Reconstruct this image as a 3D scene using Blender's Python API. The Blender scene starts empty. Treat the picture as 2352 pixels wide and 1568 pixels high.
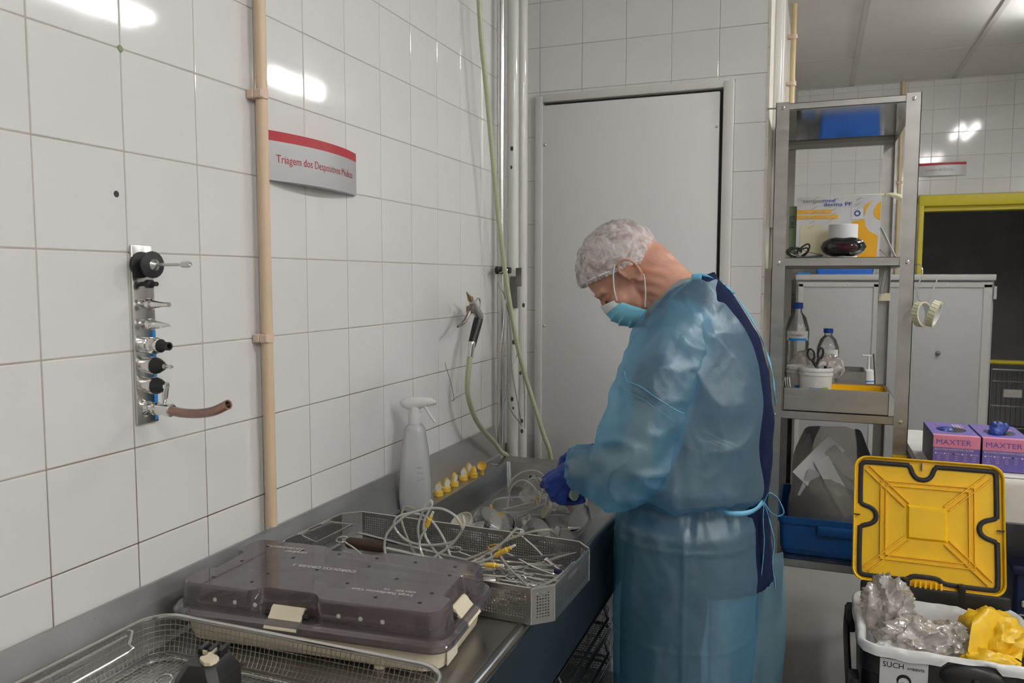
import bpy, bmesh, math, random
from mathutils import Vector, Matrix, noise
S = bpy.context.scene
COL = S.collection
random.seed(7)
PI = math.pi
# ------------------------------------------------------------------ camera
cam_d = bpy.data.cameras.new('camera')
cam = bpy.data.objects.new('camera', cam_d)
COL.objects.link(cam)
_R = Vector((0.93332569, 0.35902861, 0.00126747)); _F = Vector((-0.35778365, 0.93037172, -0.07999574))
_U = _R.cross(_F)
cam.matrix_world = Matrix(((_R.x, _U.x, -_F.x, 0.9703), (_R.y, _U.y, -_F.y, -0.6055), (_R.z, _U.z, -_F.z, 1.42), (0, 0, 0, 1)))
cam_d.sensor_width = 36.0
cam_d.lens = 27.60
cam_d.clip_start = 0.02
cam_d.dof.use_dof = True
cam_d.dof.focus_distance = 1.7
cam_d.dof.aperture_fstop = 9.0
S.camera = cam
# ------------------------------------------------------------------ world, exposure
W = bpy.data.worlds.new('world'); S.world = W; W.use_nodes = True
W.node_tree.nodes['Background'].inputs[0].default_value = (0.8, 0.85, 0.9, 1)
W.node_tree.nodes['Background'].inputs[1].default_value = 0.05
S.view_settings.view_transform = 'Standard'
S.view_settings.look = 'None'
S.view_settings.gamma = 1.0
S.view_settings.use_curve_mapping = False
S.view_settings.exposure = 0.0
LAMP = 63.0          # strength of the fluorescent tubes

# ------------------------------------------------------------------ materials
MAT = {}
def mat(name, col, rough=0.5, metal=0.0, vary=0.0, vscale=8.0, bump=0.0, bscale=60.0, coat=0.0, spec=0.5, sub=0.0, emit=None, stretch=None, rvary=0.0, sheen=0.0, trans=0.0, alpha=1.0, ior=1.45):
    m = bpy.data.materials.new(name); m.use_nodes = True
    nt = m.node_tree; b = nt.nodes['Principled BSDF']
    b.inputs['Base Color'].default_value = (*col, 1); b.inputs['Roughness'].default_value = rough
    b.inputs['Metallic'].default_value = metal; b.inputs['Specular IOR Level'].default_value = spec
    b.inputs['Coat Weight'].default_value = coat; b.inputs['IOR'].default_value = ior
    b.inputs['Transmission Weight'].default_value = trans; b.inputs['Alpha'].default_value = alpha
    if sub: b.inputs['Subsurface Weight'].default_value = sub; b.inputs['Subsurface Radius'].default_value = (0.012, 0.005, 0.003)
    if emit: b.inputs['Emission Color'].default_value = (*col, 1); b.inputs['Emission Strength'].default_value = emit
    if vary or bump or rvary:
        tc = nt.nodes.new('ShaderNodeTexCoord'); mp = nt.nodes.new('ShaderNodeMapping')
        nt.links.new(tc.outputs['Object'], mp.inputs[0])
        if stretch: mp.inputs['Scale'].default_value = stretch
    if vary:
        n = nt.nodes.new('ShaderNodeTexNoise'); n.inputs['Scale'].default_value = vscale; n.inputs['Detail'].default_value = 5
        nt.links.new(mp.outputs[0], n.inputs['Vector'])
        r = nt.nodes.new('ShaderNodeMapRange'); r.inputs[1].default_value = 0.3; r.inputs[2].default_value = 0.7
        r.inputs[3].default_value = 1 - vary; r.inputs[4].default_value = 1 + vary
        nt.links.new(n.outputs[0], r.inputs[0])
        mx = nt.nodes.new('ShaderNodeMix'); mx.data_type = 'RGBA'; mx.blend_type = 'MULTIPLY'; mx.inputs[0].default_value = 1
        mx.inputs[6].default_value = (*col, 1); nt.links.new(r.outputs[0], mx.inputs[7])
        nt.links.new(mx.outputs[2], b.inputs['Base Color'])
    if rvary:
        n = nt.nodes.new('ShaderNodeTexNoise'); n.inputs['Scale'].default_value = vscale * 2; n.inputs['Detail'].default_value = 6
        nt.links.new(mp.outputs[0], n.inputs['Vector'])
        r = nt.nodes.new('ShaderNodeMapRange'); r.inputs[1].default_value = 0.3; r.inputs[2].default_value = 0.7
        r.inputs[3].default_value = max(0.02, rough - rvary); r.inputs[4].default_value = rough + rvary
        nt.links.new(n.outputs[0], r.inputs[0]); nt.links.new(r.outputs[0], b.inputs['Roughness'])
    if bump:
        n = nt.nodes.new('ShaderNodeTexNoise'); n.inputs['Scale'].default_value = bscale; n.inputs['Detail'].default_value = 4
        nt.links.new(mp.outputs[0], n.inputs['Vector'])
        bp = nt.nodes.new('ShaderNodeBump'); bp.inputs['Strength'].default_value = bump; bp.inputs['Distance'].default_value = 0.002
        nt.links.new(n.outputs[0], bp.inputs['Height']); nt.links.new(bp.outputs[0], b.inputs['Normal'])
    MAT[name] = m
    return m
def clear(name, col, haze=0.3, hazecol=(0.8, 0.8, 0.78), gloss=0.12, rough=0.08, bump=0.0, bscale=25, translucent=0.5, mod=None):
    """thin clear or milky plastic: tinted transparency, some scattering, a gloss on top"""
    m = bpy.data.materials.new(name); m.use_nodes = True; nt = m.node_tree; nt.nodes.clear()
    out = nt.nodes.new('ShaderNodeOutputMaterial'); tr = nt.nodes.new('ShaderNodeBsdfTransparent'); tr.inputs[0].default_value = (*col, 1)
    df = nt.nodes.new('ShaderNodeBsdfDiffuse'); df.inputs[0].default_value = (*hazecol, 1)
    tl = nt.nodes.new('ShaderNodeBsdfTranslucent'); tl.inputs[0].default_value = (*hazecol, 1)
    m0 = nt.nodes.new('ShaderNodeMixShader'); m0.inputs[0].default_value = translucent
    nt.links.new(df.outputs[0], m0.inputs[1]); nt.links.new(tl.outputs[0], m0.inputs[2])
    m1 = nt.nodes.new('ShaderNodeMixShader'); m1.inputs[0].default_value = haze
    nt.links.new(tr.outputs[0], m1.inputs[1]); nt.links.new(m0.outputs[0], m1.inputs[2])
    if mod:
        tc0 = nt.nodes.new('ShaderNodeTexCoord'); nn = nt.nodes.new('ShaderNodeTexNoise'); nn.inputs['Scale'].default_value = mod[0]; nn.inputs['Detail'].default_value = 5; nn.inputs['Distortion'].default_value = 1.2
        nt.links.new(tc0.outputs['Object'], nn.inputs['Vector'])
        sb = nt.nodes.new('ShaderNodeMath'); sb.operation = 'SUBTRACT'; sb.inputs[1].default_value = 0.5; nt.links.new(nn.outputs[0], sb.inputs[0])
        ab = nt.nodes.new('ShaderNodeMath'); ab.operation = 'ABSOLUTE'; nt.links.new(sb.outputs[0], ab.inputs[0])
        mr = nt.nodes.new('ShaderNodeMapRange'); mr.inputs[1].default_value = 0.0; mr.inputs[2].default_value = 0.16; mr.inputs[3].default_value = mod[2]; mr.inputs[4].default_value = mod[1]
        nt.links.new(ab.outputs[0], mr.inputs[0]); nt.links.new(mr.outputs[0], m1.inputs[0])
    gl = nt.nodes.new('ShaderNodeBsdfGlossy'); gl.inputs['Roughness'].default_value = rough
    lw = nt.nodes.new('ShaderNodeFresnel'); lw.inputs[0].default_value = 1.45
    ml = nt.nodes.new('ShaderNodeMath'); ml.operation = 'MULTIPLY_ADD'; ml.inputs[1].default_value = 1.0; ml.inputs[2].default_value = gloss - 0.04
    ml.use_clamp = True
    nt.links.new(lw.outputs[0], ml.inputs[0])
    m2 = nt.nodes.new('ShaderNodeMixShader'); nt.links.new(ml.outputs[0], m2.inputs[0])
    nt.links.new(m1.outputs[0], m2.inputs[1]); nt.links.new(gl.outputs[0], m2.inputs[2])
    if bump:
        tc = nt.nodes.new('ShaderNodeTexCoord'); n = nt.nodes.new('ShaderNodeTexNoise'); n.inputs['Scale'].default_value = bscale
        nt.links.new(tc.outputs['Object'], n.inputs['Vector'])
        bp = nt.nodes.new('ShaderNodeBump'); bp.inputs['Strength'].default_value = bump; bp.inputs['Distance'].default_value = 0.01
        nt.links.new(n.outputs[0], bp.inputs['Height'])
        for s in (df, gl): nt.links.new(bp.outputs[0], s.inputs['Normal'])
    nt.links.new(m2.outputs[0], out.inputs[0])
    MAT[name] = m
    return m

mat('tile', (0.715, 0.710, 0.695), rough=0.06, vary=0.02, vscale=3, rvary=0.015, bump=0.010, bscale=5)
mat('tile_far', (0.715, 0.710, 0.695), rough=0.08, vary=0.03, vscale=3, bump=0.03, bscale=6)
mat('grout', (0.46, 0.42, 0.355), rough=0.85, vary=0.32, vscale=4)
# grout of the splashed wall: stained brown low down, cleaner above
gm0 = mat('grout_stained', (0.46, 0.42, 0.355), rough=0.85)
_n = gm0.node_tree; _t = _n.nodes.new('ShaderNodeTexCoord'); _s = _n.nodes.new('ShaderNodeSeparateXYZ'); _n.links.new(_t.outputs['Object'], _s.inputs[0])
_no = _n.nodes.new('ShaderNodeTexNoise'); _no.inputs['Scale'].default_value = 4.5; _n.links.new(_t.outputs['Object'], _no.inputs['Vector'])
_a = _n.nodes.new('ShaderNodeMath'); _a.operation = 'MULTIPLY_ADD'; _a.inputs[1].default_value = 0.55; _n.links.new(_no.outputs[0], _a.inputs[0]); _n.links.new(_s.outputs['Z'], _a.inputs[2])
_r = _n.nodes.new('ShaderNodeValToRGB'); _r.color_ramp.elements[0].position = 0.42; _r.color_ramp.elements[0].color = (0.13, 0.075, 0.045, 1); _r.color_ramp.elements[1].position = 0.62; _r.color_ramp.elements[1].color = (0.46, 0.42, 0.355, 1)
_m = _n.nodes.new('ShaderNodeMapRange'); _m.inputs[1].default_value = 0.6; _m.inputs[2].default_value = 2.2; _n.links.new(_a.outputs[0], _m.inputs[0]); _n.links.new(_m.outputs[0], _r.inputs[0])
_n.links.new(_r.outputs[0], _n.nodes['Principled BSDF'].inputs['Base Color'])
mat('plaster', (0.62, 0.58, 0.51), rough=0.75, vary=0.08, vscale=9, bump=0.25, bscale=30)
mat('wall_paint', (0.62, 0.61, 0.58), rough=0.5, vary=0.04)
mat('floor', (0.34, 0.335, 0.325), rough=0.42, vary=0.06, vscale=4)
mat('ceiling_panel', (0.68, 0.67, 0.645), rough=0.7, vary=0.03, vscale=3)
mat('ceiling_bar', (0.55, 0.54, 0.50), rough=0.5)
mat('void', (0.50, 0.50, 0.51), rough=0.6, vary=0.1, vscale=4)
mat('door_white', (0.72, 0.72, 0.715), rough=0.38, vary=0.02, vscale=2)
mat('frame_white', (0.64, 0.63, 0.60), rough=0.4, vary=0.03)
mat('yellow_frame', (0.62, 0.52, 0.03), rough=0.45, vary=0.05)
mat('pvc_beige', (0.66, 0.50, 0.34), rough=0.45, vary=0.06, vscale=6)
mat('pvc_clip', (0.70, 0.53, 0.42), rough=0.45, vary=0.05)
mat('pipe_white', (0.66, 0.65, 0.60), rough=0.3, vary=0.05, vscale=6, coat=0.3)
mat('pipe_chip', (0.05, 0.05, 0.05), rough=0.7)
mat('conduit_yellow', (0.68, 0.54, 0.30), rough=0.4, vary=0.08)
mat('steel', (0.40, 0.40, 0.395), rough=0.32, metal=1.0, vary=0.03, vscale=3, rvary=0.04)
mat('steel_dark', (0.25, 0.255, 0.265), rough=0.30, metal=1.0, vary=0.04, vscale=3, rvary=0.04)
mat('steel_satin', (0.50, 0.50, 0.495), rough=0.52, metal=1.0, vary=0.06, vscale=5, rvary=0.05)
mat('steel_shelf', (0.50, 0.49, 0.465), rough=0.40, metal=1.0, vary=0.08, vscale=7, rvary=0.08, stretch=(1, 1, 4))
mat('steel_mirror', (0.42, 0.42, 0.42), rough=0.07, metal=1.0, vary=0.04, vscale=5)
mat('steel_bright', (0.66, 0.65, 0.63), rough=0.22, metal=1.0, vary=0.06, vscale=9)
mat('steel_mesh', (0.62, 0.61, 0.58), rough=0.28, metal=1.0)
mat('steel_tray', (0.40, 0.395, 0.38), rough=0.34, metal=1.0, vary=0.08, vscale=9)
mat('chrome', (0.78, 0.77, 0.75), rough=0.08, metal=1.0)
mat('cast_metal', (0.60, 0.59, 0.57), rough=0.38, metal=1.0, vary=0.1, vscale=30)
mat('lever_metal', (0.30, 0.25, 0.22), rough=0.4, metal=1.0, vary=0.25, vscale=40)
mat('brass', (0.55, 0.42, 0.25), rough=0.3, metal=1.0, vary=0.1, vscale=40)
mat('gold', (0.85, 0.55, 0.13), rough=0.2, metal=1.0)
mat('black_plastic', (0.018, 0.018, 0.019), rough=0.36, vary=0.2, vscale=20)
mat('black_rubber', (0.022, 0.022, 0.024), rough=0.6)
mat('black_wire', (0.02, 0.02, 0.02), rough=0.3)
mat('grip_black', (0.016, 0.016, 0.016), rough=0.4, bump=0.1, bscale=300)
mat('cream', (0.72, 0.64, 0.47), rough=0.42, vary=0.04, vscale=15)
mat('cream_white', (0.66, 0.62, 0.50), rough=0.4, vary=0.05, vscale=20)
mat('white_plastic', (0.72, 0.72, 0.71), rough=0.35, vary=0.02)
mat('paper', (0.74, 0.74, 0.73), rough=0.8, vary=0.03)
mat('cloth_white', (0.70, 0.69, 0.65), rough=0.9, vary=0.05, vscale=10, bump=0.3, bscale=40)
mat('yellow_plastic', (0.95, 0.56, 0.004), rough=0.40, vary=0.05, vscale=12, coat=0.15)
mat('valve_yellow', (0.83, 0.53, 0.07), rough=0.4, vary=0.04)
mat('silicone_white', (0.80, 0.76, 0.68), rough=0.4)
mat('yellow_film', (0.80, 0.50, 0.02), rough=0.35, vary=0.1, vscale=12, bump=0.4, bscale=40)
mat('cabinet_grey', (0.42, 0.43, 0.43), rough=0.45, vary=0.03, vscale=3)
mat('cabinet_edge', (0.50, 0.50, 0.49), rough=0.42, vary=0.03)
mat('blue_crate', (0.012, 0.10, 0.34), rough=0.42, vary=0.06)
mat('blue_bright', (0.03, 0.16, 0.62), rough=0.45, vary=0.05)
mat('navy_crate', (0.01, 0.015, 0.055), rough=0.4)
mat('cap_blue', (0.008, 0.06, 0.38), rough=0.4)
mat('label_blue', (0.01, 0.22, 0.62), rough=0.5)
mat('label_green', (0.30, 0.45, 0.03), rough=0.5)
mat('box_purple', (0.16, 0.12, 0.42), rough=0.4, vary=0.1, vscale=40)
mat('box_pink', (0.72, 0.25, 0.38), rough=0.4, vary=0.03)
mat('box_side', (0.07, 0.07, 0.10), rough=0.5)
mat('box_white', (0.62, 0.62, 0.63), rough=0.5, vary=0.02)
mat('box_orange', (0.80, 0.42, 0.02), rough=0.5)
mat('ink_blue', (0.02, 0.05, 0.35), rough=0.5)
mat('ink_purple', (0.13, 0.09, 0.40), rough=0.5)
mat('ink_red', (0.36, 0.018, 0.035), rough=0.5)
mat('ink_black', (0.012, 0.012, 0.014), rough=0.5)
mat('ink_white', (0.72, 0.72, 0.72), rough=0.5)
mat('ink_grey', (0.22, 0.20, 0.20), rough=0.5)
mat('ink_green', (0.22, 0.28, 0.16), rough=0.6)
mat('sign_grey', (0.46, 0.46, 0.465), rough=0.4, metal=0.25, vary=0.02)
mat('sign_red', (0.38, 0.014, 0.028), rough=0.4)
mat('tape_cream', (0.66, 0.62, 0.43), rough=0.55, vary=0.04)
mat('wood_dark', (0.055, 0.028, 0.018), rough=0.5, vary=0.35, vscale=25, stretch=(1, 8, 8), bump=0.2, bscale=80)
mat('bristle', (0.50, 0.48, 0.36), rough=0.6)
mat('bristle_white', (0.62, 0.61, 0.56), rough=0.6)
mat('wire_grey', (0.30, 0.29, 0.27), rough=0.35, metal=1.0)
mat('lamp_housing', (0.75, 0.75, 0.74), rough=0.4)
mat('tube_light', (1.0, 0.99, 0.975), rough=0.4, emit=LAMP)
mat('skin', (0.56, 0.29, 0.205), rough=0.45, vary=0.10, vscale=22, sub=0.12, bump=0.10, bscale=160)
mat('hair', (0.10, 0.075, 0.06), rough=0.6, vary=0.3, vscale=60)
mat('navy_cloth', (0.008, 0.014, 0.046), rough=0.9, spec=0.1, vary=0.15, vscale=20, bump=0.3, bscale=40)
mat('mask_blue', (0.22, 0.58, 0.74), rough=0.7, vary=0.04, bump=0.1, bscale=200)
mat('mask_white', (0.74, 0.76, 0.76), rough=0.7)
mat('nitrile', (0.022, 0.050, 0.26), rough=0.42, vary=0.10, vscale=30, bump=0.25, bscale=60)
mat('hose_band', (0.5, 0.5, 0.5), rough=0.4)
mat('paper_roll', (0.74, 0.75, 0.76), rough=0.7)
mat('foam_label', (0.55, 0.53, 0.50), rough=0.7)
mat('insert', (0.30, 0.24, 0.23), rough=0.6, vary=0.15, vscale=12)
mat('brown_stain', (0.30, 0.20, 0.12), rough=0.6)
clear('clear_bottle', (0.985, 0.99, 0.995), haze=0.14, hazecol=(0.88, 0.90, 0.92), gloss=0.10, bump=0.3, bscale=40)
clear('milky_bottle', (0.95, 0.955, 0.96), haze=0.74, translucent=0.35, hazecol=(0.92, 0.93, 0.94), gloss=0.07, rough=0.25)
clear('milky_liquid', (0.90, 0.92, 0.94), haze=0.45, hazecol=(0.75, 0.78, 0.81), gloss=0.05, rough=0.2)
clear('tubing', (0.98, 0.98, 0.96), haze=0.62, translucent=0.35, hazecol=(0.94, 0.94, 0.90), gloss=0.12, rough=0.12)
clear('tubing_old', (0.92, 0.91, 0.84), haze=0.58, hazecol=(0.78, 0.75, 0.62), gloss=0.10, rough=0.15)
clear('funnel', (0.98, 0.98, 0.97), haze=0.46, translucent=0.35, hazecol=(0.93, 0.94, 0.92), gloss=0.07, rough=0.1)
clear('red_tube', (0.92, 0.62, 0.52), haze=0.45, hazecol=(0.80, 0.42, 0.32), gloss=0.12, rough=0.12)
clear('smoke', (0.62, 0.58, 0.595), haze=0.34, hazecol=(0.29, 0.245, 0.265), gloss=0.12, rough=0.06, translucent=0.2)
clear('film', (0.985, 0.975, 0.955), haze=0.42, hazecol=(0.98, 0.92, 0.84), gloss=0.10, rough=0.16, bump=0.7, bscale=38, translucent=0.25)
clear('film_grey', (0.92, 0.90, 0.86), haze=0.46, hazecol=(0.66, 0.63, 0.57), gloss=0.05, rough=0.4, bump=0.6, bscale=22)
clear('liner', (0.96, 0.96, 0.95), haze=0.92, hazecol=(0.93, 0.93, 0.92), gloss=0.06, rough=0.25, bump=0.5, bscale=18, translucent=0.12)
clear('hairnet', (1, 1, 1), haze=0.5, hazecol=(0.90, 0.88, 0.88), gloss=0.03, rough=0.5, bump=0.6, bscale=90, translucent=0.25, mod=(17, 0.30, 0.78))

# ------------------------------------------------------------------ mesh helpers
def rotz(a): return Matrix.Rotation(a, 4, 'Z')
def place(loc, rz=0, rx=0, ry=0): return Matrix.Translation(loc) @ Matrix.Rotation(rz, 4, 'Z') @ Matrix.Rotation(ry, 4, 'Y') @ Matrix.Rotation(rx, 4, 'X')
def aim(p, d, roll=0.0):
    """matrix with +Z along d at p"""
    d = Vector(d).normalized()
    return Matrix.Translation(p) @ d.to_track_quat('Z', 'Y').to_matrix().to_4x4() @ Matrix.Rotation(roll, 4, 'Z')
class MB:
    def __init__(s): s.v = []; s.f = []
    def add(s, vs, fs, M=None):
        o = len(s.v)
        s.v += [(M @ Vector(p)) if M is not None else Vector(p) for p in vs]
        s.f += [tuple(i + o for i in f) for f in fs]
        return s
    def box(s, c, d, M=None):
        x, y, z = [k / 2 for k in d]
        vs = [(c[0] + a * x, c[1] + b * y, c[2] + e * z) for a in (-1, 1) for b in (-1, 1) for e in (-1, 1)]
        return s.add(vs, [(0, 1, 3, 2), (4, 6, 7, 5), (0, 4, 5, 1), (2, 3, 7, 6), (0, 2, 6, 4), (1, 5, 7, 3)], M)
    def bb(s, a, b, M=None):
        return s.box([(p + q) / 2 for p, q in zip(a, b)], [abs(q - p) for p, q in zip(a, b)], M)
    def rbox(s, c, d, r=0.002, seg=2, M=None):
        bm = bmesh.new(); bmesh.ops.create_cube(bm, size=1)
        for v in bm.verts: v.co = Vector((v.co.x * d[0], v.co.y * d[1], v.co.z * d[2]))
        bmesh.ops.bevel(bm, geom=bm.edges[:], offset=r, segments=seg, profile=0.5, affect='EDGES')
        bm.verts.index_update()
        vs = [v.co + Vector(c) for v in bm.verts]; fs = [[v.index for v in f.verts] for f in bm.faces]
        bm.free(); return s.add(vs, fs, M)
    def tube(s, pts, r, n=8, closed=False, caps=True, M=None, sub=0):
        P = [Vector(p) for p in pts]
        if sub: P = spline(P, sub, closed)
        N = len(P); rr = r if isinstance(r, (list, tuple)) else [r] * N
        if len(rr) != N: rr = [rr[min(len(rr) - 1, int(i * len(rr) / N))] for i in range(N)]
        T = []
        for i in range(N):
            a = P[(i - 1) % N] if (closed or i > 0) else P[i]; b = P[(i + 1) % N] if (closed or i < N - 1) else P[i]
            t = b - a; T.append(t.normalized() if t.length > 1e-9 else Vector((0, 0, 1)))
        u = T[0].orthogonal().normalized(); vs = []; fs = []
        for i in range(N):
            if i:
                q = T[i - 1].rotation_difference(T[i]); u = (q @ u); u = (u - T[i] * u.dot(T[i])).normalized()
            w = T[i].cross(u)
            for k in range(n):
                a = 2 * PI * k / n; vs.append(P[i] + (u * math.cos(a) + w * math.sin(a)) * rr[i])
        for i in range(N if closed else N - 1):
            j = (i + 1) % N
            for k in range(n): fs.append((i * n + k, i * n + (k + 1) % n, j * n + (k + 1) % n, j * n + k))
        if caps and not closed:
            fs.append(tuple(range(n - 1, -1, -1))); fs.append(tuple((N - 1) * n + k for k in range(n)))
        return s.add(vs, fs, M)
    def lathe(s, prof, n=20, M=None, sx=1.0, sy=1.0, a0=0.0, a1=2 * PI):
        full = abs(a1 - a0 - 2 * PI) < 1e-6
        cols = n if full else n + 1
        vs = []; fs = []; rows = []
        for r, z in prof:
            if r < 1e-7: vs.append((0, 0, z)); rows.append([len(vs) - 1] * cols)
            else:
                row = []
                for k in range(cols):
                    a = a0 + (a1 - a0) * k / n
                    vs.append((r * sx * math.cos(a), r * sy * math.sin(a), z)); row.append(len(vs) - 1)
                rows.append(row)
        for i in range(len(rows) - 1):
            for k in range(n):
                k2 = (k + 1) % cols
                q = [rows[i][k], rows[i][k2], rows[i + 1][k2], rows[i + 1][k]]
                q2 = []
                for x in q:
                    if x not in q2: q2.append(x)
                if len(q2) > 2: fs.append(tuple(q2))
        return s.add(vs, fs, M)
    def prism(s, poly, z0, z1, M=None):
        n = len(poly); vs = [(x, y, z0) for x, y in poly] + [(x, y, z1) for x, y in poly]
        fs = [tuple(range(n - 1, -1, -1)), tuple(range(n, 2 * n))] + [(i, (i + 1) % n, n + (i + 1) % n, n + i) for i in range(n)]
        return s.add(vs, fs, M)
    def loft(s, rings, cap0=True, cap1=True, closed=True, M=None):
        n = len(rings[0]); vs = [p for r in rings for p in r]; fs = []
        for i in range(len(rings) - 1):
            for k in range(n if closed else n - 1):
                fs.append((i * n + k, i * n + (k + 1) % n, (i + 1) * n + (k + 1) % n, (i + 1) * n + k))
        if cap0: fs.append(tuple(range(n - 1, -1, -1)))
        if cap1: fs.append(tuple((len(rings) - 1) * n + k for k in range(n)))
        return s.add(vs, fs, M)
    def sheet(s, fn, nu, nv, M=None):
        vs = [fn(i / nu, j / nv) for j in range(nv + 1) for i in range(nu + 1)]
        fs = [(j * (nu + 1) + i, j * (nu + 1) + i + 1, (j + 1) * (nu + 1) + i + 1, (j + 1) * (nu + 1) + i) for j in range(nv) for i in range(nu)]
        return s.add(vs, fs, M)
    def ball(s, c, r, n=10, M=None):
        r3 = r if isinstance(r, (list, tuple)) else (r, r, r)
        MM = Matrix.Translation(c) @ Matrix.Diagonal((r3[0], r3[1], r3[2], 1))
        if M is not None: MM = M @ MM
        pr = [(math.sin(PI * i / n), -math.cos(PI * i / n)) for i in range(n + 1)]
        pr[0] = (0, -1); pr[-1] = (0, 1)
        return s.lathe(pr, 2 * n, MM)
def spline(P, k, closed=False):
    P = [Vector(p) for p in P]; N = len(P); out = []
    for i in range(N if closed else N - 1):
        p0 = P[(i - 1) % N] if (closed or i > 0) else P[i] * 2 - P[i + 1]
        p1 = P[i]; p2 = P[(i + 1) % N]
        p3 = P[(i + 2) % N] if (closed or i + 2 < N) else p2 * 2 - p1
        for j in range(k):
            t = j / k
            out.append(0.5 * ((2 * p1) + (p2 - p0) * t + (2 * p0 - 5 * p1 + 4 * p2 - p3) * t * t + (3 * p1 - p0 - 3 * p2 + p3) * t ** 3))
    if not closed: out.append(P[-1])
    return out
def rrect(w, h, r, n=5, cx=0, cy=0):
    """rounded rectangle outline, counter-clockwise"""
    o = []
    for sx, sy, a in ((1, 1, 0), (-1, 1, 90), (-1, -1, 180), (1, -1, 270)):
        for k in range(n + 1):
            t = math.radians(a + 90 * k / n)
            o.append((cx + sx * (w / 2 - r) + r * math.cos(t), cy + sy * (h / 2 - r) + r * math.sin(t)))
    return o
def wloc(o):
    p = Vector((0, 0, 0))
    while o: p = p + o.location; o = o.parent
    return p
def finish(me, m, smooth=True, ang=35):
    me.materials.append(MAT[m] if isinstance(m, str) else m)
    if smooth:
        me.shade_smooth(); me.set_sharp_from_angle(angle=math.radians(ang))
    return me
def obj(name, mb, m, parent=None, base=None, smooth=True, ang=35):
    """one mesh object; geometry is given in world coordinates"""
    if parent is not None: o = wloc(parent)
    elif base is not None: o = Vector(base)
    else:
        xs = [p.x for p in mb.v]; ys = [p.y for p in mb.v]; zs = [p.z for p in mb.v]
        o = Vector(((min(xs) + max(xs)) / 2, (min(ys) + max(ys)) / 2, min(zs)))
    me = bpy.data.meshes.new(name)
    me.from_pydata([tuple(p - o) for p in mb.v], [], mb.f); me.update()
    bm = bmesh.new(); bm.from_mesh(me); bmesh.ops.recalc_face_normals(bm, faces=bm.faces[:]); bm.to_mesh(me); bm.free()
    finish(me, m, smooth, ang)
    ob = bpy.data.objects.new(name, me); COL.objects.link(ob)
    if parent is not None: ob.parent = parent
    else: ob.location = o
    return ob
def tag(o, label, cat, group=None):
    o['label'] = label; o['category'] = cat
    if group: o['group'] = group
    return o
def thing(name, label, cat, loc, group=None):
    e = bpy.data.objects.new(name, None); e.empty_display_size = 0.02
    e.location = loc; COL.objects.link(e)
    return tag(e, label, cat, group)
def struct(o): o['kind'] = 'structure'; return o
def inst(name, me, parent, loc):
    o = bpy.data.objects.new(name, me); COL.objects.link(o); o.parent = parent; o.location = Vector(loc) - wloc(parent); return o
def text(body, size, M, m, parent, name='lettering', depth=0.0002, align='LEFT', squeeze=1.0, bold=0.0):
    cu = bpy.data.curves.new(name, 'FONT'); cu.body = body; cu.size = size; cu.extrude = depth; cu.align_x = align; cu.resolution_u = 3; cu.offset = bold
    to = bpy.data.objects.new(name, cu); COL.objects.link(to)
    dg = bpy.context.evaluated_depsgraph_get()
    me = bpy.data.meshes.new_from_object(to.evaluated_get(dg))
    bpy.data.objects.remove(to); bpy.data.curves.remove(cu)
    o = Matrix.Translation(-wloc(parent))
    me.transform(o @ M @ Matrix.Diagonal((squeeze, 1, 1, 1)))
    me.materials.clear(); me.materials.append(MAT[m]); me.name = name
    ob = bpy.data.objects.new(name, me); COL.objects.link(ob); ob.parent = parent
    return ob
def axes(o, x, y):
    """matrix at o with local X along x and local Y along y"""
    x = Vector(x).normalized(); y = Vector(y).normalized(); z = x.cross(y)
    return Matrix(((x.x, y.x, z.x, o[0]), (x.y, y.y, z.y, o[1]), (x.z, y.z, z.z, o[2]), (0, 0, 0, 1)))
def nz(p, s=1.0, o=0.0): return noise.noise(Vector((p[0] * s + o, p[1] * s + o * 1.7, p[2] * s - o)))
def evaluated(ob):
    dg = bpy.context.evaluated_depsgraph_get(); dg.update()
    return bpy.data.meshes.new_from_object(ob.evaluated_get(dg))
def remesh(mb, voxel, smooth=4, name='m'):
    """one continuous skin over overlapping pieces"""
    me = bpy.data.meshes.new(name); me.from_pydata([tuple(p) for p in mb.v], [], mb.f); me.update()
    bm = bmesh.new(); bm.from_mesh(me); bmesh.ops.recalc_face_normals(bm, faces=bm.faces[:]); bm.to_mesh(me); bm.free()
    ob = bpy.data.objects.new(name, me); COL.objects.link(ob)
    r = ob.modifiers.new('r', 'REMESH'); r.mode = 'VOXEL'; r.voxel_size = voxel
    if smooth:
        s = ob.modifiers.new('s', 'SMOOTH'); s.iterations = smooth; s.factor = 0.5
    out = evaluated(ob); bpy.data.objects.remove(ob); bpy.data.meshes.remove(me)
    return out
def mobj(name, me, m, parent, smooth=True):
    """link a ready mesh given in world coordinates under a parent"""
    me.transform(Matrix.Translation(-wloc(parent))); me.materials.clear(); me.materials.append(MAT[m] if isinstance(m, str) else m)
    if smooth: me.shade_smooth()
    o = bpy.data.objects.new(name, me); COL.objects.link(o); o.parent = parent
    return o
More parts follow.
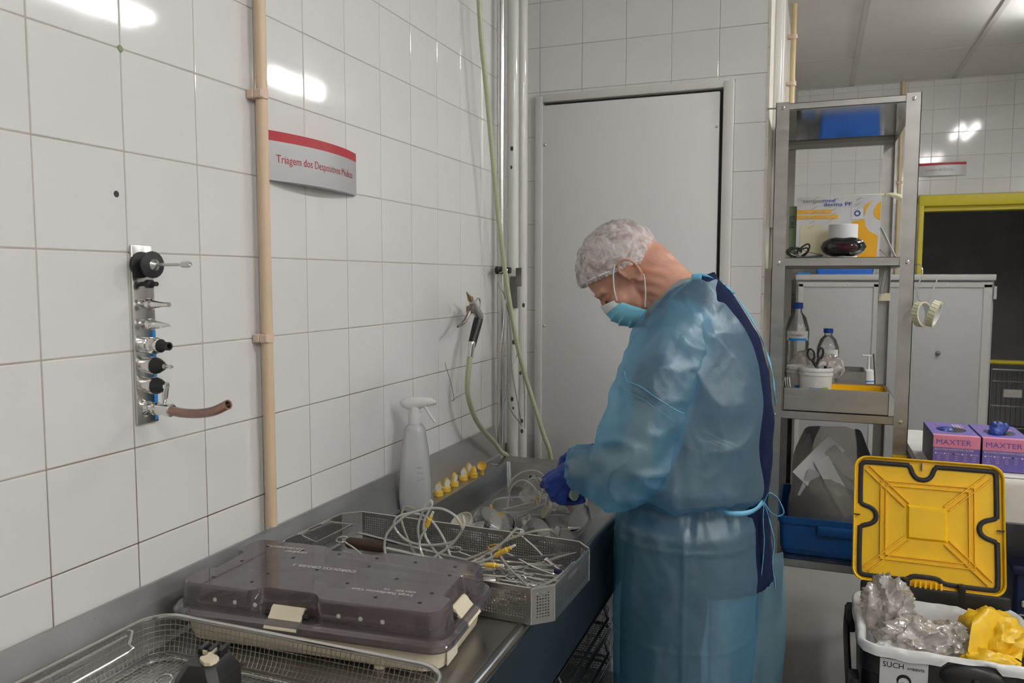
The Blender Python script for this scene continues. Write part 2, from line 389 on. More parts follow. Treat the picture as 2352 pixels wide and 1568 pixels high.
# ================================================================== THE SETTING
T = 0.15; Z0 = 1.4584; YB = 2.01; XR = 0.821; YF = 5.2; ZC = 2.70
X1 = 4.4; Y0 = -2.6
def zrow(k): return Z0 + T * k
def slab(name, a, b, m): return struct(obj(name, MB().bb(a, b), m, smooth=False))
floor = slab('floor', (-0.1, Y0 - 0.1, -0.08), (X1 + 0.1, YF + 3.2, 0), 'floor')
ceiling = slab('ceiling', (-0.1, Y0 - 0.1, ZC + 0.012), (X1 + 0.1, YF + 0.1, ZC + 0.10), 'ceiling_bar')
wall_left = slab('wall_left', (-0.1, Y0, 0), (-0.0014, YB + 0.1, ZC), 'grout_stained')
wall_back = struct(obj('wall_back', MB().bb((-0.005, YB + 0.0014, 2.045), (XR - 0.006, YB + 0.1, ZC)).bb((-0.005, YB + 0.0014, 0), (0.057, YB + 0.1, 2.045)).bb((0.714, YB + 0.0014, 0), (XR - 0.006, YB + 0.1, 2.045)), 'grout', smooth=False))
wall_return = slab('wall_return', (XR - 0.1, YB + 0.1, 0), (XR - 0.006, YF, ZC), 'plaster')
wall_far = struct(obj('wall_far', MB().bb((XR - 0.1, YF + 0.0014, 0), (1.60, YF + 0.12, ZC)).bb((1.60, YF + 0.0014, 1.96), (3.2, YF + 0.12, ZC)).bb((3.2, YF + 0.0014, 0), (X1, YF + 0.12, ZC)), 'grout', smooth=False))
wall_right = slab('wall_right', (X1, Y0, 0), (X1 + 0.1, YF, ZC), 'wall_paint')
wall_rear = slab('wall_rear', (-0.1, Y0 - 0.1, 0), (X1 + 0.1, Y0, ZC), 'wall_paint')
# dark unlit room beyond the yellow opening
wall_beyond = struct(obj('wall_beyond', MB().bb((1.2, YF + 3.0, 0), (3.8, YF + 3.1, 2.5)).bb((1.1, YF + 0.12, 0), (1.2, YF + 3.1, 2.5)).bb((3.8, YF + 0.12, 0), (3.9, YF + 3.1, 2.5)).bb((1.1, YF + 0.12, 2.5), (3.9, YF + 3.1, 2.6)), 'void', smooth=False))
# --- glazed tiles, each one a piece
TILES = {}
def tile(parent, a0, a1, z0, z1, plane, mname='tile', g=0.0008):
    """plane: ('x', value) faces +x, ('y', value) faces -y"""
    w = round(a1 - a0 - 2 * g, 4); h = round(z1 - z0 - 2 * g, 4)
    if w < 0.004 or h < 0.004: return
    key = (w, h, plane[0], mname)
    if key not in TILES:
        d = (0.006, w, h) if plane[0] == 'x' else (w, 0.006, h)
        mb = MB().rbox((0, 0, 0), d, min(0.0016, w / 4, h / 4), 2)
        me = bpy.data.meshes.new('tile'); me.from_pydata([tuple(p) for p in mb.v], [], mb.f); me.update(); finish(me, mname, False)
        TILES[key] = me
    c = (a0 + a1) / 2
    jit = random.uniform(-0.0003, 0.0002)
    loc = (plane[1] - 0.003 + jit, c, (z0 + z1) / 2) if plane[0] == 'x' else (c, plane[1] + 0.003 + jit, (z0 + z1) / 2)
    o = inst('tile', TILES[key], parent, loc)
    o.rotation_euler = (random.uniform(-.0012, .0012), random.uniform(-.0012, .0012), random.uniform(-.002, .002))
for i in range(-3, 14):
    y0, y1 = i * T, min((i + 1) * T, YB)
    for k in range(-4, 9):
        z1 = min(zrow(k + 1), ZC)
        if z1 > zrow(k): tile(wall_left, y0, y1, zrow(k), z1, ('x', 0.0))
xe = [0.0, 0.0656, 0.2156, 0.3656, 0.5156, 0.6656, 0.8196]
for i in range(6):
    for k in range(-9, 9):
        z0, z1 = zrow(k), min(zrow(k + 1), ZC)
        if z1 <= z0: continue
        if z0 > 2.04: tile(wall_back, xe[i], xe[i + 1], z0, z1, ('y', YB))
        elif z1 > 2.05: pass
        if i == 0 and z1 < 2.06: tile(wall_back, 0.0, 0.055, z0, z1, ('y', YB))
        if i == 5 and z1 < 2.06: tile(wall_back, 0.716, 0.8196, z0, z1, ('y', YB))
for i in range(6): tile(wall_back, max(xe[i], 0.0), xe[i + 1], 2.0455, 2.0584, ('y', YB), g=0.0006)
fx = [0.821] + [0.751 + T * k for k in range(1, 24)]
for i in range(len(fx) - 1):
    for k in range(-3, 9):
        z0, z1 = 1.458 + 0.0015 + T * k, min(1.458 + 0.0015 + T * (k + 1), ZC)
        if z1 <= z0 or fx[i] > 3.1: continue
        a0, a1 = fx[i], fx[i + 1]
        if a1 > 1.60 and z1 <= 1.965: 
            if a0 < 1.60: tile(wall_far, a0, 1.60, z0, z1, ('y', YF), 'tile_far')
            continue
        if a1 > 1.60 and z0 < 1.965: z0 = 1.965
        tile(wall_far, a0, a1, z0, z1, ('y', YF), 'tile_far')
# --- drilled hole and a chipped joint in the left wall tiles
hm = MB().lathe([(0.0, 0.0006), (0.0042, 0.0006), (0.0050, 0.0)], 12, aim((0.0, 0.283, 1.544), (1, 0, 0)))
obj('drill_hole', hm, 'pipe_chip', wall_left)
hm = MB().lathe([(0.0, 0.0012), (0.004, 0.0012), (0.0055, 0.0)], 10, aim((0.0, 0.3, 1.7584), (1, 0, 0)))
obj('wall_plug', hm, 'ink_green', wall_left)
# --- suspended ceiling: panels and bars
xs = [-0.04, 0.56, 1.16, 1.76, 2.36, 2.96, 3.56, 4.16, 4.4]; ys = [-2.6, -1.53, -0.33, 0.87, 2.07, 3.27, 4.47, 5.2]
CP = {}
for i in range(len(xs) - 1):
    for j in range(len(ys) - 1):
        w, h = round(xs[i + 1] - xs[i] - 0.024, 4), round(ys[j + 1] - ys[j] - 0.012, 4)
        if (w, h) not in CP:
            mb = MB().rbox((0, 0, 0), (w, h, 0.014), 0.002, 1)
            me = bpy.data.meshes.new('ceiling_panel'); me.from_pydata([tuple(p) for p in mb.v], [], mb.f); me.update(); finish(me, 'ceiling_panel', True, 40); CP[(w, h)] = me
        inst('ceiling_panel', CP[(w, h)], ceiling, ((xs[i] + xs[i + 1]) / 2, (ys[j] + ys[j + 1]) / 2, ZC + 0.007))
for x in xs[1:-1]: obj('ceiling_bar', MB().bb((x - 0.013, Y0, ZC - 0.004), (x + 0.013, YF, ZC + 0.012)), 'ceiling_bar', ceiling, smooth=False)
for y in ys[1:-1]: obj('ceiling_bar', MB().bb((0, y - 0.004, ZC - 0.001), (X1, y + 0.004, ZC + 0.012)), 'ceiling_bar', ceiling, smooth=False)
obj('wall_angle', MB().bb((XR - 0.05, YF - 0.012, ZC - 0.004), (X1, YF + 0.004, ZC + 0.004)), 'ceiling_bar', ceiling, smooth=False)
# --- white service door in the back wall
door = struct(obj('door_1', MB().rbox((0.378, YB - 0.006, 1.0), (0.590, 0.020, 2.02), 0.002, 2), 'door_white', base=(0.378, YB, 0)))
for z in (1.877, 1.255):
    obj('screw', MB().lathe([(0, 0.003), (0.004, 0.002), (0.006, 0)], 12, aim((0.090, YB - 0.016, z), (0, -1, 0))), 'cast_metal', door)
obj('screw', MB().lathe([(0, 0.003), (0.003, 0.002), (0.0045, 0)], 12, aim((0.665, YB - 0.016, 1.90), (0, -1, 0))), 'cast_metal', door)
fr = MB()
fr.rbox((0.070, YB + 0.002, 1.02), (0.026, 0.050, 2.04), 0.003, 2).rbox((0.700, YB + 0.002, 1.02), (0.032, 0.050, 2.04), 0.003, 2).rbox((0.385, YB + 0.003, 2.033), (0.660, 0.048, 0.026), 0.003, 2)
struct(obj('trim_1', fr, 'frame_white'))
struct(obj('door_2', MB().bb((0.05, YB + 0.05, 0), (0.72, YB + 0.09, 2.045)), 'void', smooth=False))
# --- yellow frame round the dark opening in the far wall
yf = MB().rbox((2.40, YF - 0.01, 1.925), (1.62, 0.05, 0.07), 0.004, 2).rbox((1.605, YF - 0.01, 0.95), (0.03, 0.05, 1.90), 0.004, 2).bb((1.60, YF, 1.86), (3.2, YF + 0.12, 1.895)).bb((1.60, YF, 0), (1.612, YF + 0.12, 1.9))
struct(obj('trim_2', yf, 'yellow_frame'))
# --- worn corner of the wall return, with its trunking and pipes
cb = MB()
for k in range(46):
    z = 0.2 + k * 0.0545; w = 0.006 + 0.010 * abs(nz((z * 9, 1, 2))); 
    cb.box((XR - 0.004 + 0.001 * nz((z * 20, 3, 1)), YB + 0.004 + w / 2, z), (0.008, 0.010 + w, 0.056))
struct(obj('trim_3', cb, 'plaster', smooth=False))
t = thing('cable_trunking', 'white plastic cable trunking running up the wall return behind the steel shelf', 'trunking', (XR, 2.34, 1.6))
obj('body', MB().rbox((XR + 0.006, 2.40, 2.15), (0.024, 0.12, 1.1), 0.003, 2), 'pipe_white', t)
obj('cover', MB().rbox((XR + 0.02, 2.39, 2.15), (0.008, 0.06, 1.1), 0.002, 2), 'white_plastic', t)
t = thing('conduit_pipe', 'thin yellowed conduit with round clips on the wall return beside the ceiling', 'pipe', (XR + 0.02, 3.4, 1.2))
obj('pipe', MB().tube([(XR + 0.022, 3.4, 1.2), (XR + 0.022, 3.4, ZC)], 0.012, 12), 'conduit_yellow', t)
for z in (2.06, 2.335, 2.55):
    obj('clip', MB().lathe([(0.012, -0.010), (0.018, -0.010), (0.018, 0.010), (0.012, 0.010)], 14, Matrix.Translation((XR + 0.022, 3.4, z))).bb((XR - 0.004, 3.385, z - 0.007), (XR + 0.012, 3.415, z + 0.007)), 'pvc_clip', t)
t = thing('wall_conduit', 'thin cream conduit fixed upright on the far tiled wall', 'pipe', (1.47, YF - 0.012, 1.0))
obj('pipe', MB().tube([(1.47, YF - 0.014, 1.0), (1.47, YF - 0.014, ZC)], 0.011, 10), 'conduit_yellow', t)
for z in (1.55, 2.05, 2.5): obj('clip', MB().rbox((1.47, YF - 0.012, z), (0.034, 0.026, 0.014), 0.003, 1), 'pvc_clip', t)
# --- fluorescent luminaires, and unseen extras added for illumination
def luminaire(x, y, label, L=0.62, along='y'):
    t = thing('ceiling_light', label, 'light', (x, y, ZC), 'fluorescent fittings on the ceiling')
    d = (0.18, L, 0.05)
    obj('housing', MB().rbox((x, y, ZC - 0.027), d, 0.006, 2), 'lamp_housing', t)
    for s in (-1, 1):
        obj('tube', MB().tube([(x + s * 0.05, y - L / 2 + 0.03, ZC - 0.075), (x + s * 0.05, y + L / 2 - 0.03, ZC - 0.075)], 0.019, 12), 'tube_light', t)
        for e in (-1, 1): obj('socket', MB().rbox((x + s * 0.05, y + e * (L / 2 - 0.018), ZC - 0.07), (0.03, 0.02, 0.06), 0.003, 1), 'white_plastic', t)
luminaire(2.08, 3.60, 'two-tube fluorescent fitting on the ceiling near the far wall', 0.72)
luminaire(2.03, 1.98, 'two-tube fluorescent fitting on the ceiling above the yellow-lidded bin', 0.72)
luminaire(2.03, 0.2, 'unseen two-tube fitting added for more light beside the sink counter', 0.72)  # extra lamp added for general illumination, not in view
luminaire(2.03, -1.5, 'unseen two-tube fitting added for more light at the rear of the room', 0.72)  # added behind the camera to brighten the room
luminaire(3.7, -1.2, 'unseen two-tube fitting added for more light beside the right wall', 0.72)  # unseen extra lamp, placed so its wall reflection stays out of frame
luminaire(3.8, 0.7, 'unseen two-tube fitting added for more light midway along the right wall', 0.72)  # added fill lamp on the right, outside the view
# ================================================================== SINK COUNTER
WZ = 0.851; FX = 0.545; SY0, SY1 = 0.865, 1.640; SX0, SX1 = 0.092, 0.494; SZ = 0.772; CY0, CY1 = -1.0, 1.715
c = thing('sink_counter', 'long stainless steel sink counter with upstand along the white tiled wall', 'counter', (0.3, 0.4, 0))
top = MB()
th = 0.012
for a, b in (((0.012, CY0), (FX - 0.012, SY0)), ((0.012, SY1), (FX - 0.012, CY1)), ((0.012, SY0), (SX0, SY1)), ((SX1, SY0), (FX - 0.012, SY1))):
    top.bb((a[0], a[1], WZ - th), (b[0], b[1], WZ))
obj('worktop', top, 'steel', c, smooth=False)
rim = MB().tube([(FX - 0.012, CY0, WZ - 0.010), (FX - 0.012, CY1, WZ - 0.010)], 0.0112, 16)
obj('front_roll', rim, 'steel_dark', c)
up = MB()
prof = [(0.003, WZ + 0.084), (0.008, WZ + 0.091), (0.012, WZ + 0.090), (0.028, WZ + 0.004), (0.040, WZ + 0.0008), (0.040, WZ - 0.004), (0.0, WZ - 0.004)]
up.loft([[(x, y, z) for x, z in prof] for y in (CY0, CY1 + 0.015)])
obj('upstand', up, 'steel_satin', c, ang=50)
bas = MB(); r = 0.012
def srect(z, ins, rr): return [(x, y, z) for x, y in rrect(SX1 - SX0 - 2 * ins, SY1 - SY0 - 2 * ins, rr, 4, (SX0 + SX1) / 2, (SY0 + SY1) / 2)]
bas.loft([srect(WZ - 0.0002, -0.006, 0.014), srect(WZ + 0.0008, -0.001, 0.012), srect(WZ - 0.004, 0.001, 0.012), srect(SZ + 0.012, 0.003, 0.013), srect(SZ + 0.003, 0.006, 0.016), srect(SZ, 0.015, 0.02)], cap0=False, cap1=True)
obj('basin', bas, 'steel', c, ang=50)
ap = MB().bb((FX - 0.006, CY0, 0.680), (FX, CY1, WZ - 0.012)).bb((FX - 0.030, CY0, 0.676), (FX, CY1, 0.684)).bb((0.012, CY1 - 0.006, 0.68), (FX, CY1, WZ - 0.012))
obj('apron', ap, 'steel_dark', c, smooth=False)
for y in (CY0 + 0.03, 0.30, CY1 - 0.03):
    for x in (0.05, FX - 0.03):
        obj('leg', MB().rbox((x, y, 0.34), (0.036, 0.036, 0.68), 0.003, 1), 'steel_dark', c)
obj('lower_shelf', MB().bb((0.03, CY0 + 0.02, 0.19), (FX - 0.01, CY1 - 0.02, 0.205)), 'steel_dark', c, smooth=False)
# water drops and scratches on the upstand: fine relief, one part
dr = MB(); rnd = random.Random(3)
for k in range(110):
    y = rnd.uniform(0.18, 1.25); s_ = rnd.uniform(0.05, 0.95); x = 0.0125 + 0.0165 * s_; z = WZ + 0.088 - 0.082 * s_
    q = rnd.uniform(0.0005, 0.0012)
    dr.ball((x + 0.0002, y, z), (q * 0.5, q, q), 4)
o = obj('water_drops', dr, 'clear_bottle', c); o['kind'] = 'stuff'

# --- stacked dark wire baskets on the lower shelf
def wire_rack(z, y0, y1, k, label):
    t = thing('wire_basket', label, 'basket', (0.30, (y0 + y1) / 2, z), 'dark wire baskets stored under the counter')
    xa, xb = 0.06, 0.525
    h = 0.085
    fr = MB()
    for zz in (z + h, z + 0.004):
        fr.tube([(x, y, zz) for x, y in rrect(xb - xa, y1 - y0, 0.03, 5, (xa + xb) / 2, (y0 + y1) / 2)], 0.0032, 8, closed=True)
    obj('rim', fr, 'steel_dark', t)
    g = MB(); n = 44
    for i in range(n + 1):
        y = y0 + (y1 - y0) * i / n
        g.tube([(xa, y, z + h), (xa, y, z + 0.004), (xb, y, z + 0.004), (xb, y, z + h)], 0.0009, 4)
    for i in range(16):
        x = xa + (xb - xa) * i / 15
        g.tube([(x, y0, z + h), (x, y0, z + 0.006), (x, y1, z + 0.006), (x, y1, z + h)], 0.0009, 4)
    for q in (0.3, 0.6):
        g.tube([(x, y, z + h * q) for x, y in rrect(xb - xa, y1 - y0, 0.03, 3, (xa + xb) / 2, (y0 + y1) / 2)], 0.0009, 4, closed=True)
    o = obj('wire_grid', g, 'steel_dark', t); o['kind'] = 'stuff'
    hd = MB().tube([(xb, y0 + 0.08, z + h), (xb + 0.012, y0 + 0.085, z + h - 0.03), (xb + 0.012, y1 - 0.085, z + h - 0.03), (xb, y1 - 0.08, z + h)], 0.0035, 8)
    obj('handle', hd, 'steel_dark', t)
for k, lb in enumerate(('at the bottom of the stack', 'second from the bottom of the stack', 'in the middle of the stack', 'second from the top of the stack', 'on top of the stack')):
    wire_rack(0.2055 + .0895 * k, 0.72 + .01 * (k % 2), 1.24 + .01 * (k % 2), k, 'dark wire basket ' + lb + ' under the counter')

# ================================================================== THINGS ON THE LEFT WALL
# --- beige PVC pipe with two clips
t = thing('drain_pipe', 'beige plastic pipe clipped upright to the tiles beside the red and grey sign', 'pipe', (0.025, 0.593, 0.951))
PXc, PYc = 0.021, 0.5925
pm = MB().lathe([(0.0088, 0.951), (0.0106, 0.951), (0.0106, ZC), (0.0088, ZC)], 24, Matrix.Translation((PXc, PYc, 0)))
pm.lathe([(0.0088, 0.951), (0.0088, ZC)], 24, Matrix.Translation((PXc, PYc, 0)))
obj('pipe', pm, 'pvc_beige', t)
for z in (1.752, 1.309):
    cl = MB().rbox((0.008, PYc, z), (0.015, 0.036, 0.016), 0.002, 1)
    cl.lathe([(0.0107, -0.008), (0.0132, -0.008), (0.0132, 0.008), (0.0107, 0.008)], 20, Matrix.Translation((PXc, PYc, z)), a0=-2.6, a1=0.3)
    cl.rbox((0.024, PYc - 0.0125, z), (0.018, 0.008, 0.016), 0.002, 1)
    obj('clip', cl, 'pvc_clip', t)
# --- curved sign
def sign(origin, ydir, out, L, H, bow, lines, label, redh=0.2, chip=True):
    """curved-front plate: runs along ydir, bulges along out"""
    o = Vector(origin); a = Vector(ydir); n = Vector(out); z = Vector((0, 0, 1))
    t = thing('wall_sign', label, 'sign', o)
    N = 24
    def P(u, h, off=0.0): 
        b = bow * 4 * u * (1 - u)
        return o + a * (L * u) + z * h + n * (0.006 + b + off)
    body = MB()
    ring = lambda h: [P(i / N, h) for i in range(N + 1)] + [o + a * (L * u) + z * h + n * 0.002 for u in (1, 0)]
    body.loft([ring(0), ring(H * (1 - redh))])
    obj('plate', body, 'sign_grey', t, ang=30)
    red = MB(); red.loft([ring(H * (1 - redh)), ring(H)])
    obj('red_band', red, 'sign_red', t, ang=30)
    for u0, hh, size, body_t, sq in lines:
        cu = bpy.data.curves.new('lettering', 'FONT'); cu.body = body_t; cu.size = size; cu.resolution_u = 3
        to = bpy.data.objects.new('lettering', cu); COL.objects.link(to)
        me = evaluated(to); bpy.data.objects.remove(to)
        bm = bmesh.new(); bm.from_mesh(me)
        bmesh.ops.subdivide_edges(bm, edges=[e for e in bm.edges if e.calc_length() > 0.008], cuts=2)
        for v in bm.verts:
            u = u0 + v.co.x * sq / L
            v.co = P(u, hh + v.co.y, 0.0004) - wloc(t)
        bm.to_mesh(me); bm.free()
        me.materials.clear(); me.materials.append(MAT[lines_mat])
        ob = bpy.data.objects.new('lettering', me); COL.objects.link(ob); ob.parent = t
    return t
lines_mat = 'ink_red'
sign((0.0, 0.612, 1.604), (0, 1, 0), (1, 0, 0), 0.318, 0.092, 0.026, [(0.085, 0.034, 0.0215, 'Triagem dos Despositivos Médicos', 0.86)], 'curved grey sign with a red top band beside the beige pipe')
lines_mat = 'ink_grey'
sign((1.568, YF, 2.085), (1, 0, 0), (0, -1, 0), 0.285, 0.083, 0.016, [(0.17, 0.030, 0.026, 'Lavagem de Carros', 0.80)], 'curved grey sign with a red top band above the yellow door frame')

# --- steel rack of cleaning nozzles
t = thing('nozzle_rack', 'narrow steel wall plate holding a column of cleaning nozzles', 'rack', (0.0, 0.322, 1.194))
obj('plate', MB().rbox((0.003, 0.3225, 1.332), (0.005, 0.042, 0.276), 0.0015, 2), 'steel_bright', t)
obj('film_edge', MB().rbox((0.0058, 0.3385, 1.270), (0.0008, 0.006, 0.145), 0.0003, 1), 'label_blue', t)
for z in (1.455, 1.206): obj('screw', MB().lathe([(0, 0.003), (0.003, 0.002), (0.0042, 0)], 12, aim((0.0055, 0.318, z), (1, 0, 0))), 'chrome', t)
G = 'cleaning nozzles on the wall rack'
NX = 0.0056; NY = 0.318
ndir = Vector((1, -0.09, 0.0)).normalized()
def nozzle(z, parts, label, d=None, y=NY):
    t = thing('cleaning_nozzle', label, 'nozzle', (NX, y, z), G)
    M = aim((NX, y, z), d or ndir)
    for nm, prof, m in parts:
        obj(nm, MB().lathe(prof, 20, M), m, t)
    return t
mm = 0.001
def pf(*a): return [(r * mm, h * mm) for r, h in a]
nozzle(1.440, [('rubber_disc', pf((0, 20), (9, 20), (20.5, 24), (20.5, 27), (10, 31), (0, 31)), 'black_rubber'), ('base_disc', pf((0, 0), (20, 0), (20, 4), (8, 8), (8, 20), (0, 20)), 'black_rubber'), ('cone', pf((9, 31), (3, 36), (0, 36)), 'steel_bright'), ('rod', pf((2.4, 34), (2.4, 88), (4.6, 90), (5.0, 101), (3.4, 106), (2.4, 106), (0, 102)), 'cast_metal')], 'nozzle with a large black rubber disc and a long thin rod')
nozzle(1.411, [('body', pf((0, 0), (3.4, 0), (3.4, 12), (6.5, 13), (6.5, 22), (3.5, 24), (3.5, 34), (0, 34)), 'black_rubber')], 'tiny black plug nozzle under the big rubber disc')
nozzle(1.380, [('collar', pf((0, 0), (7, 0), (7, 4), (4, 8), (4, 13), (9, 15), (9, 22), (6.5, 25)), 'chrome'), ('spout', pf((6.5, 25), (3.4, 50), (3.8, 54), (3.6, 59), (0, 59)), 'chrome')], 'polished chrome nozzle with a blunt beaded tip')
nozzle(1.349, [('collar', pf((0, 0), (7, 0), (7, 4), (4, 8), (4, 13), (9, 15), (9, 22), (6, 25)), 'chrome'), ('spout', pf((6.4, 25), (5.6, 36), (1.5, 60), (0, 61)), 'chrome')], 'polished chrome nozzle with a sharp pointed tip')
nozzle(1.317, [('collar', pf((0, 0), (12, 0), (12, 14), (10, 15), (10, 20), (13, 20), (13, 27), (10, 29), (10.5, 38)), 'chrome'), ('rubber_tip', pf((10.4, 36), (8, 42), (6.5, 44), (6.5, 56), (4, 56), (4, 46), (0, 46)), 'black_rubber')], 'chrome nozzle ending in a hollow black rubber tip')
nozzle(1.286, [('collar', pf((0, 0), (12, 0), (12, 16), (13.5, 18), (13.5, 24), (12, 26)), 'chrome'), ('rubber_cone', pf((13, 25), (12, 30), (5, 45), (0, 45)), 'black_rubber'), ('tip', pf((5, 43), (4, 48), (2, 50), (2, 56), (3, 57), (2, 61), (0, 61)), 'chrome')], 'black rubber cone nozzle with a long thin chrome tip')
nozzle(1.255, [('collar', pf((0, 0), (12, 0), (12, 16), (13.5, 18), (13.5, 24), (12, 26)), 'chrome'), ('rubber_cone', pf((13, 25), (12, 30), (6, 44), (0, 44)), 'black_rubber'), ('tip', pf((5, 43), (4.4, 48), (2.6, 51), (0, 51)), 'chrome')], 'black rubber cone nozzle with a short stubby chrome tip')
t = nozzle(1.219, [('body', pf((0, 0), (11, 0), (11, 6), (7, 9), (7, 20), (10.5, 22), (10.5, 26), (9, 28), (9, 46), (10, 47), (10, 56), (6, 57)), 'chrome')], 'chrome nozzle with a side lever and a pink rubber hose stub')
b0 = Vector((NX, NY, 1.219))
obj('hose_stub', MB().tube([b0 + ndir * 0.054, b0 + ndir * 0.080 + Vector((0, 0, -.002)), b0 + ndir * 0.115 + Vector((0, 0, 0.000)), b0 + ndir * 0.145 + Vector((0, 0.0, 0.006)), b0 + ndir * 0.172 + Vector((0, 0, 0.017))], 0.0072, 14, sub=5, caps=False), 'red_tube', t)
obj('hose_end', MB().lathe([(0.0056, 0), (0.0074, 0), (0.0074, 0.002), (0.0056, 0.002)], 16, aim(b0 + ndir * 0.1722 + Vector((0, 0, 0.0172)), (0.95, -.09, .33))), 'red_tube', t)
obj('lever', MB().lathe(pf((0, 0), (3, 0), (3, 8), (4.6, 10), (3.4, 34), (0, 34)), 14, aim(b0 + ndir * 0.040 + Vector((0, 0, 0.009)), (0.25, -0.02, 0.95))), 'chrome', t)

# ================================================================== CORNER: PIPES, HOSES, AIR GUN, BRUSHES
t = thing('steel_pipe', 'slim polished steel pipe running up the tiled corner', 'pipe', (0.012, 1.745, 0.0))
obj('pipe', MB().tube([(0.028, 1.745, 0.02), (0.028, 1.745, ZC)], 0.0125, 16), 'steel_bright', t)
cl = MB().lathe([(0.013, -0.012), (0.018, -0.012), (0.018, 0.012), (0.013, 0.012)], 16, Matrix.Translation((0.028, 1.745, 1.446))).rbox((0.028, 1.720, 1.446), (0.012, 0.030, 0.016), 0.002, 1).rbox((0.052, 1.742, 1.446), (0.024, 0.014, 0.020), 0.003, 1)
obj('clamp', cl, 'black_plastic', t)
obj('clamp_screw', MB().lathe(pf((0, 0), (5, 0), (5, 6), (3, 8), (0, 8)), 12, aim((0.052, 1.734, 1.446), (0.2, -1, 0))), 'chrome', t)
def wpipe(x, y, r, label, chips):
    t = thing('water_pipe', label, 'pipe', (x, y, 0.0), 'white painted pipes in the corner')
    obj('pipe', MB().tube([(x, y, 0.02), (x, y, ZC)], r, 20), 'pipe_white', t)
    rn = random.Random(int(y * 100))
    for z in chips:
        d = Vector((rn.uniform(0.1, 0.9), -1, 0)).normalized(); q = rn.uniform(0.003, 0.006)
        obj('chip', MB().lathe([(0, 0.0007), (q * 0.7, 0.0006), (q, 0)], 8, aim(Vector((x, y, z)) + d * (r - 0.0002), d), sy=1.6), 'pipe_chip', t)
    return t
wpipe(0.036, 1.830, 0.0195, 'white painted pipe next to the slim steel pipe', (1.84, 1.78, 1.02, 0.99, 1.21))
wpipe(0.042, 1.898, 0.0195, 'white painted pipe nearest the service door', (0.935, 1.10, 1.33, 0.90))
t = thing('hook_plate', 'small dark metal hook plate fixed to the white pipe', 'bracket', (0.060, 1.800, 1.33))
obj('plate', MB().rbox((0.050, 1.806, 1.375), (0.030, 0.006, 0.105), 0.002, 1, ), 'wire_grey', t)
obj('plate_top', MB().rbox((0.068, 1.803, 1.425), (0.022, 0.006, 0.060), 0.002, 1), 'wire_grey', t)
# braided hoses
mh = bpy.data.materials.new('hose_green'); mh.use_nodes = True; nt = mh.node_tree; b = nt.nodes['Principled BSDF']
tc = nt.nodes.new('ShaderNodeTexCoord'); ck = nt.nodes.new('ShaderNodeTexVoronoi'); ck.inputs['Scale'].default_value = 420
nt.links.new(tc.outputs['Object'], ck.inputs['Vector'])
cr = nt.nodes.new('ShaderNodeValToRGB'); cr.color_ramp.elements[0].color = (0.36, 0.40, 0.22, 1); cr.color_ramp.elements[1].color = (0.50, 0.52, 0.35, 1)
cr.color_ramp.elements[0].position = 0.15; cr.color_ramp.elements[1].position = 0.7
nt.links.new(ck.outputs['Distance'], cr.inputs[0]); nt.links.new(cr.outputs[0], b.inputs['Base Color'])
b.inputs['Roughness'].default_value = 0.4; MAT['hose_green'] = mh
hz = [(0.05, 1.500, 2.70), (0.05, 1.521, 2.213), (0.056, 1.575, 1.92), (0.060, 1.665, 1.541), (0.085, 1.75, 1.197), (0.150, 1.80, 0.93), (0.185, 1.80, 0.80), (0.190, 1.80, 0.40), (0.190, 1.80, 0.05)]
tag(obj('braided_hose', MB().tube(hz, 0.0075, 12, sub=8), 'hose_green'), 'green braided hose hanging from the ceiling down behind the sink', 'hose')
# air gun on the wall
t = thing('air_gun', 'metal air blow gun with a black grip hanging on the tiles', 'air gun', (0.05, 1.446, 1.17))
top_, bodyp, gripT, gripB, connB = Vector((0.055, 1.421, 1.377)), Vector((0.050, 1.508, 1.318)), Vector((0.050, 1.508, 1.294)), Vector((0.050, 1.462, 1.225)), Vector((0.050, 1.446, 1.172))
gd = (gripB - gripT).normalized()
bd = (Vector((0.052, 1.525, 1.300)) - Vector((0.053, 1.462, 1.350))).normalized()
M = aim(Vector((0.053, 1.458, 1.353)), bd)
obj('body', MB().lathe(pf((0, 0), (9, 0), (11.5, 6), (11.5, 28), (14, 50), (15, 72), (13, 80), (0, 81)), 18, M, sx=0.85), 'cast_metal', t)
obj('nozzle_tip', MB().lathe(pf((0, 0), (2.0, 0), (2.4, 8), (6.5, 26), (7, 34), (9, 34), (9, 38), (0, 38)), 16, aim(top_ + Vector((0, -.004, .004)), (Vector((0.053, 1.462, 1.350)) - top_))), 'brass', t)
hk = [Vector((0.052, 1.492, 1.338)) + Vector((0, 0.016 * math.sin(a) + 0.014, 0.016 * math.cos(a) + 0.008)) for a in [k * 0.55 - 1.7 for k in range(9)]]
obj('hanging_hook', MB().tube(hk, 0.0028, 8), 'cast_metal', t)
obj('trigger_pivot', MB().rbox((0.053, 1.452, 1.331), (0.022, 0.026, 0.022), 0.004, 2), 'lever_metal', t)
tr = [(0.053, 1.452, 1.335), (0.053, 1.430, 1.316), (0.053, 1.400, 1.296), (0.053, 1.362, 1.287)]
obj('trigger', MB().tube([Vector(p) for p in spline(tr, 5)], [0.006] * 5 + [0.0052] * 6 + [0.0036] * 5, 8), 'lever_metal', t)
M = aim(gripT - gd * 0.012, gd)
obj('grip', MB().lathe(pf((0, 0), (14, 0), (15, 6), (15, 30), (14, 60), (12.8, 92), (11, 96), (0, 96)), 18, M, sx=0.9), 'grip_black', t)
obj('connector', MB().lathe(pf((0, 0), (11, 0), (11.5, 8), (9.0, 18), (8, 46), (5.5, 54), (0, 54)), 16, aim(gripB + gd * -0.004 + Vector((0, 0, 0.008)), (connB - gripB))), 'chrome', t)
